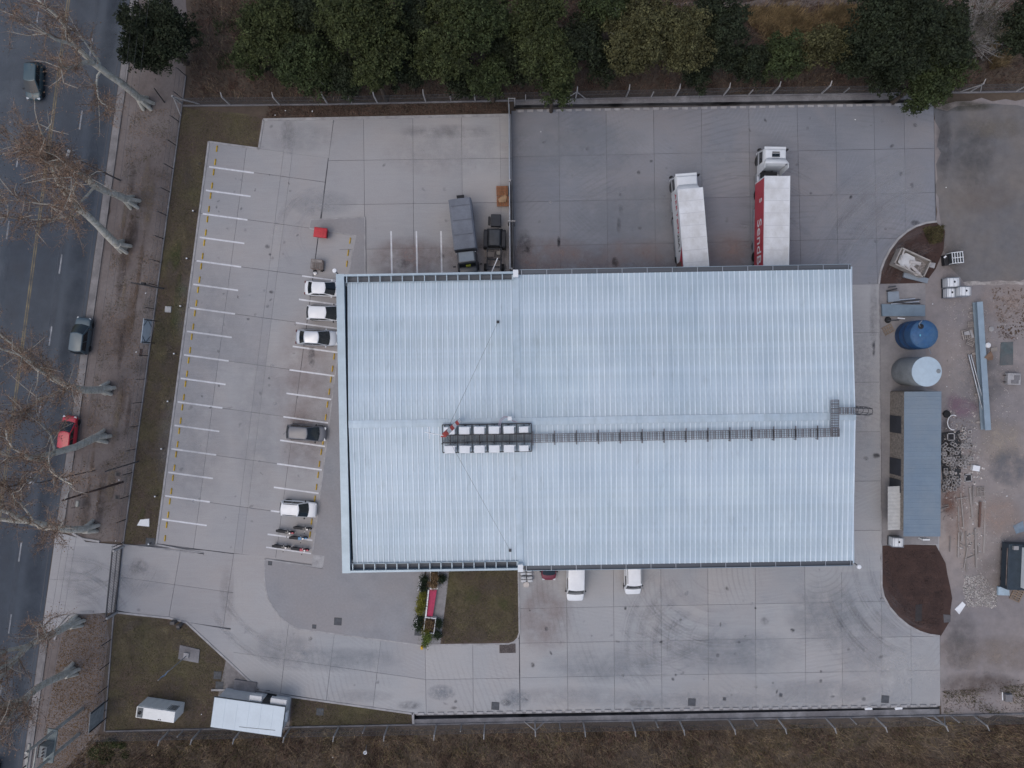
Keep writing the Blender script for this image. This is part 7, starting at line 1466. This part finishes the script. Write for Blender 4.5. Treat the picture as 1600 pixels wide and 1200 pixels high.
stones('rubble', 'brown rubble in the rough south-east corner', [(1472, 1075), (1600, 1060), (1640, 1110), (1475, 1112)], 500, .05, MATS['debris_mixed'])
stuff('weeds', 'green weeds in the rough south-east corner', 'weeds', blades(clumpy(scatter([(1472, 1080), (1700, 1060), (1700, 1115), (1475, 1114)], 8000, .02), .6, .1), .22, .025, .7), 3, M_GR3)
stuff('weeds', 'dry weeds on the ground beside the long beam', 'weeds', blades(clumpy(scatter([(1550, 450), (1700, 448), (1700, 535), (1560, 530)], 5000, .02), 1.2, .55), .2, .03, .7), 3, M_GR2)
# shrubs by the planters
def shrub(name, label, px, py, z, r_, m, n=700, leaf=.09, zb=.2, flat=.9):
    c = P(px, py, z); e = empty(name, (c.x, c.y, zb), 0, label, 'shrub', 'shrubs by the planters'); npmesh('foliage', leaves(crown_pts(r_, flat, 10, n) + np.array([0, 0, z - zb]), leaf), 4, m, e)
    b = MB(); [b.tube((0, 0, 0), (r_ * .5 * math.cos(k * 1.6), r_ * .5 * math.sin(k * 1.6), z - zb), .03, .01, n=5) for k in range(4)]; b.build('stem', M_BARK, e)
M_SY = leafmat('shrub_yellow_green', (.17, .165, .03)); M_SG = leafmat('shrub_bright_green', (.10, .13, .03)); M_SD = leafmat('shrub_dark', (.028, .042, .022)); M_SB = leafmat('shrub_brown', (.15, .10, .055))
shrub('shrub', 'bright green feathery shrub over the kerb at the planter end', 667, 1000, .9, .75, M_SG, 1400, .07)
for k, (x, y, m_, l) in enumerate(((663, 905, M_SD, 'dark green shrub against the warehouse wall'), (661, 918, M_SD, 'dark green shrub with white flowers below the wall shrub'), (661.5, 930, M_SY, 'yellow green shrub at the top of the bench row'), (659, 942, M_SY, 'yellow green shrub beside the middle of the bench'), (657, 954, M_SY, 'yellow green shrub beside the lower bench end'), (655, 968, M_SD, 'dark green shrub left of the lower planter'), (654, 979, M_SD, 'dark shrub with white flowers at the lower planter'), (678, 900, M_SB, 'brown dry plant in the upper planter'), (677, 913, M_SB, 'brown dry plant at the bench end of the upper planter'), (671, 975, M_SB, 'brown dry plant in the lower planter'), (668, 984, M_SY, 'yellowish plant in the lower planter'), (690, 905, M_SD, 'dark shrub behind the upper planter'), (685, 975, M_SD, 'dark shrub behind the lower planter'), (683, 992, M_SD, 'dark shrub at the path end behind the lower planter'))):
    shrub('shrub', l, x, y, .9 if m_ is M_SB else .6, .42, m_, 1300, .06, zb=.5 if m_ is M_SB else .2)
b = scatter([(655, 900), (661, 900), (657, 925), (652, 925)], 26, .95); stuff('flowers', 'white flowers on the dark shrub by the wall', 'flowers', leaves(b, .05, 1.5), 4, M_LAMP)
b = scatter([(648, 965), (654, 965), (652, 985), (647, 985)], 22, .95); stuff('flowers', 'white flowers on the dark shrub at the lower planter', 'flowers', leaves(b, .05, 1.5), 4, M_LAMP)
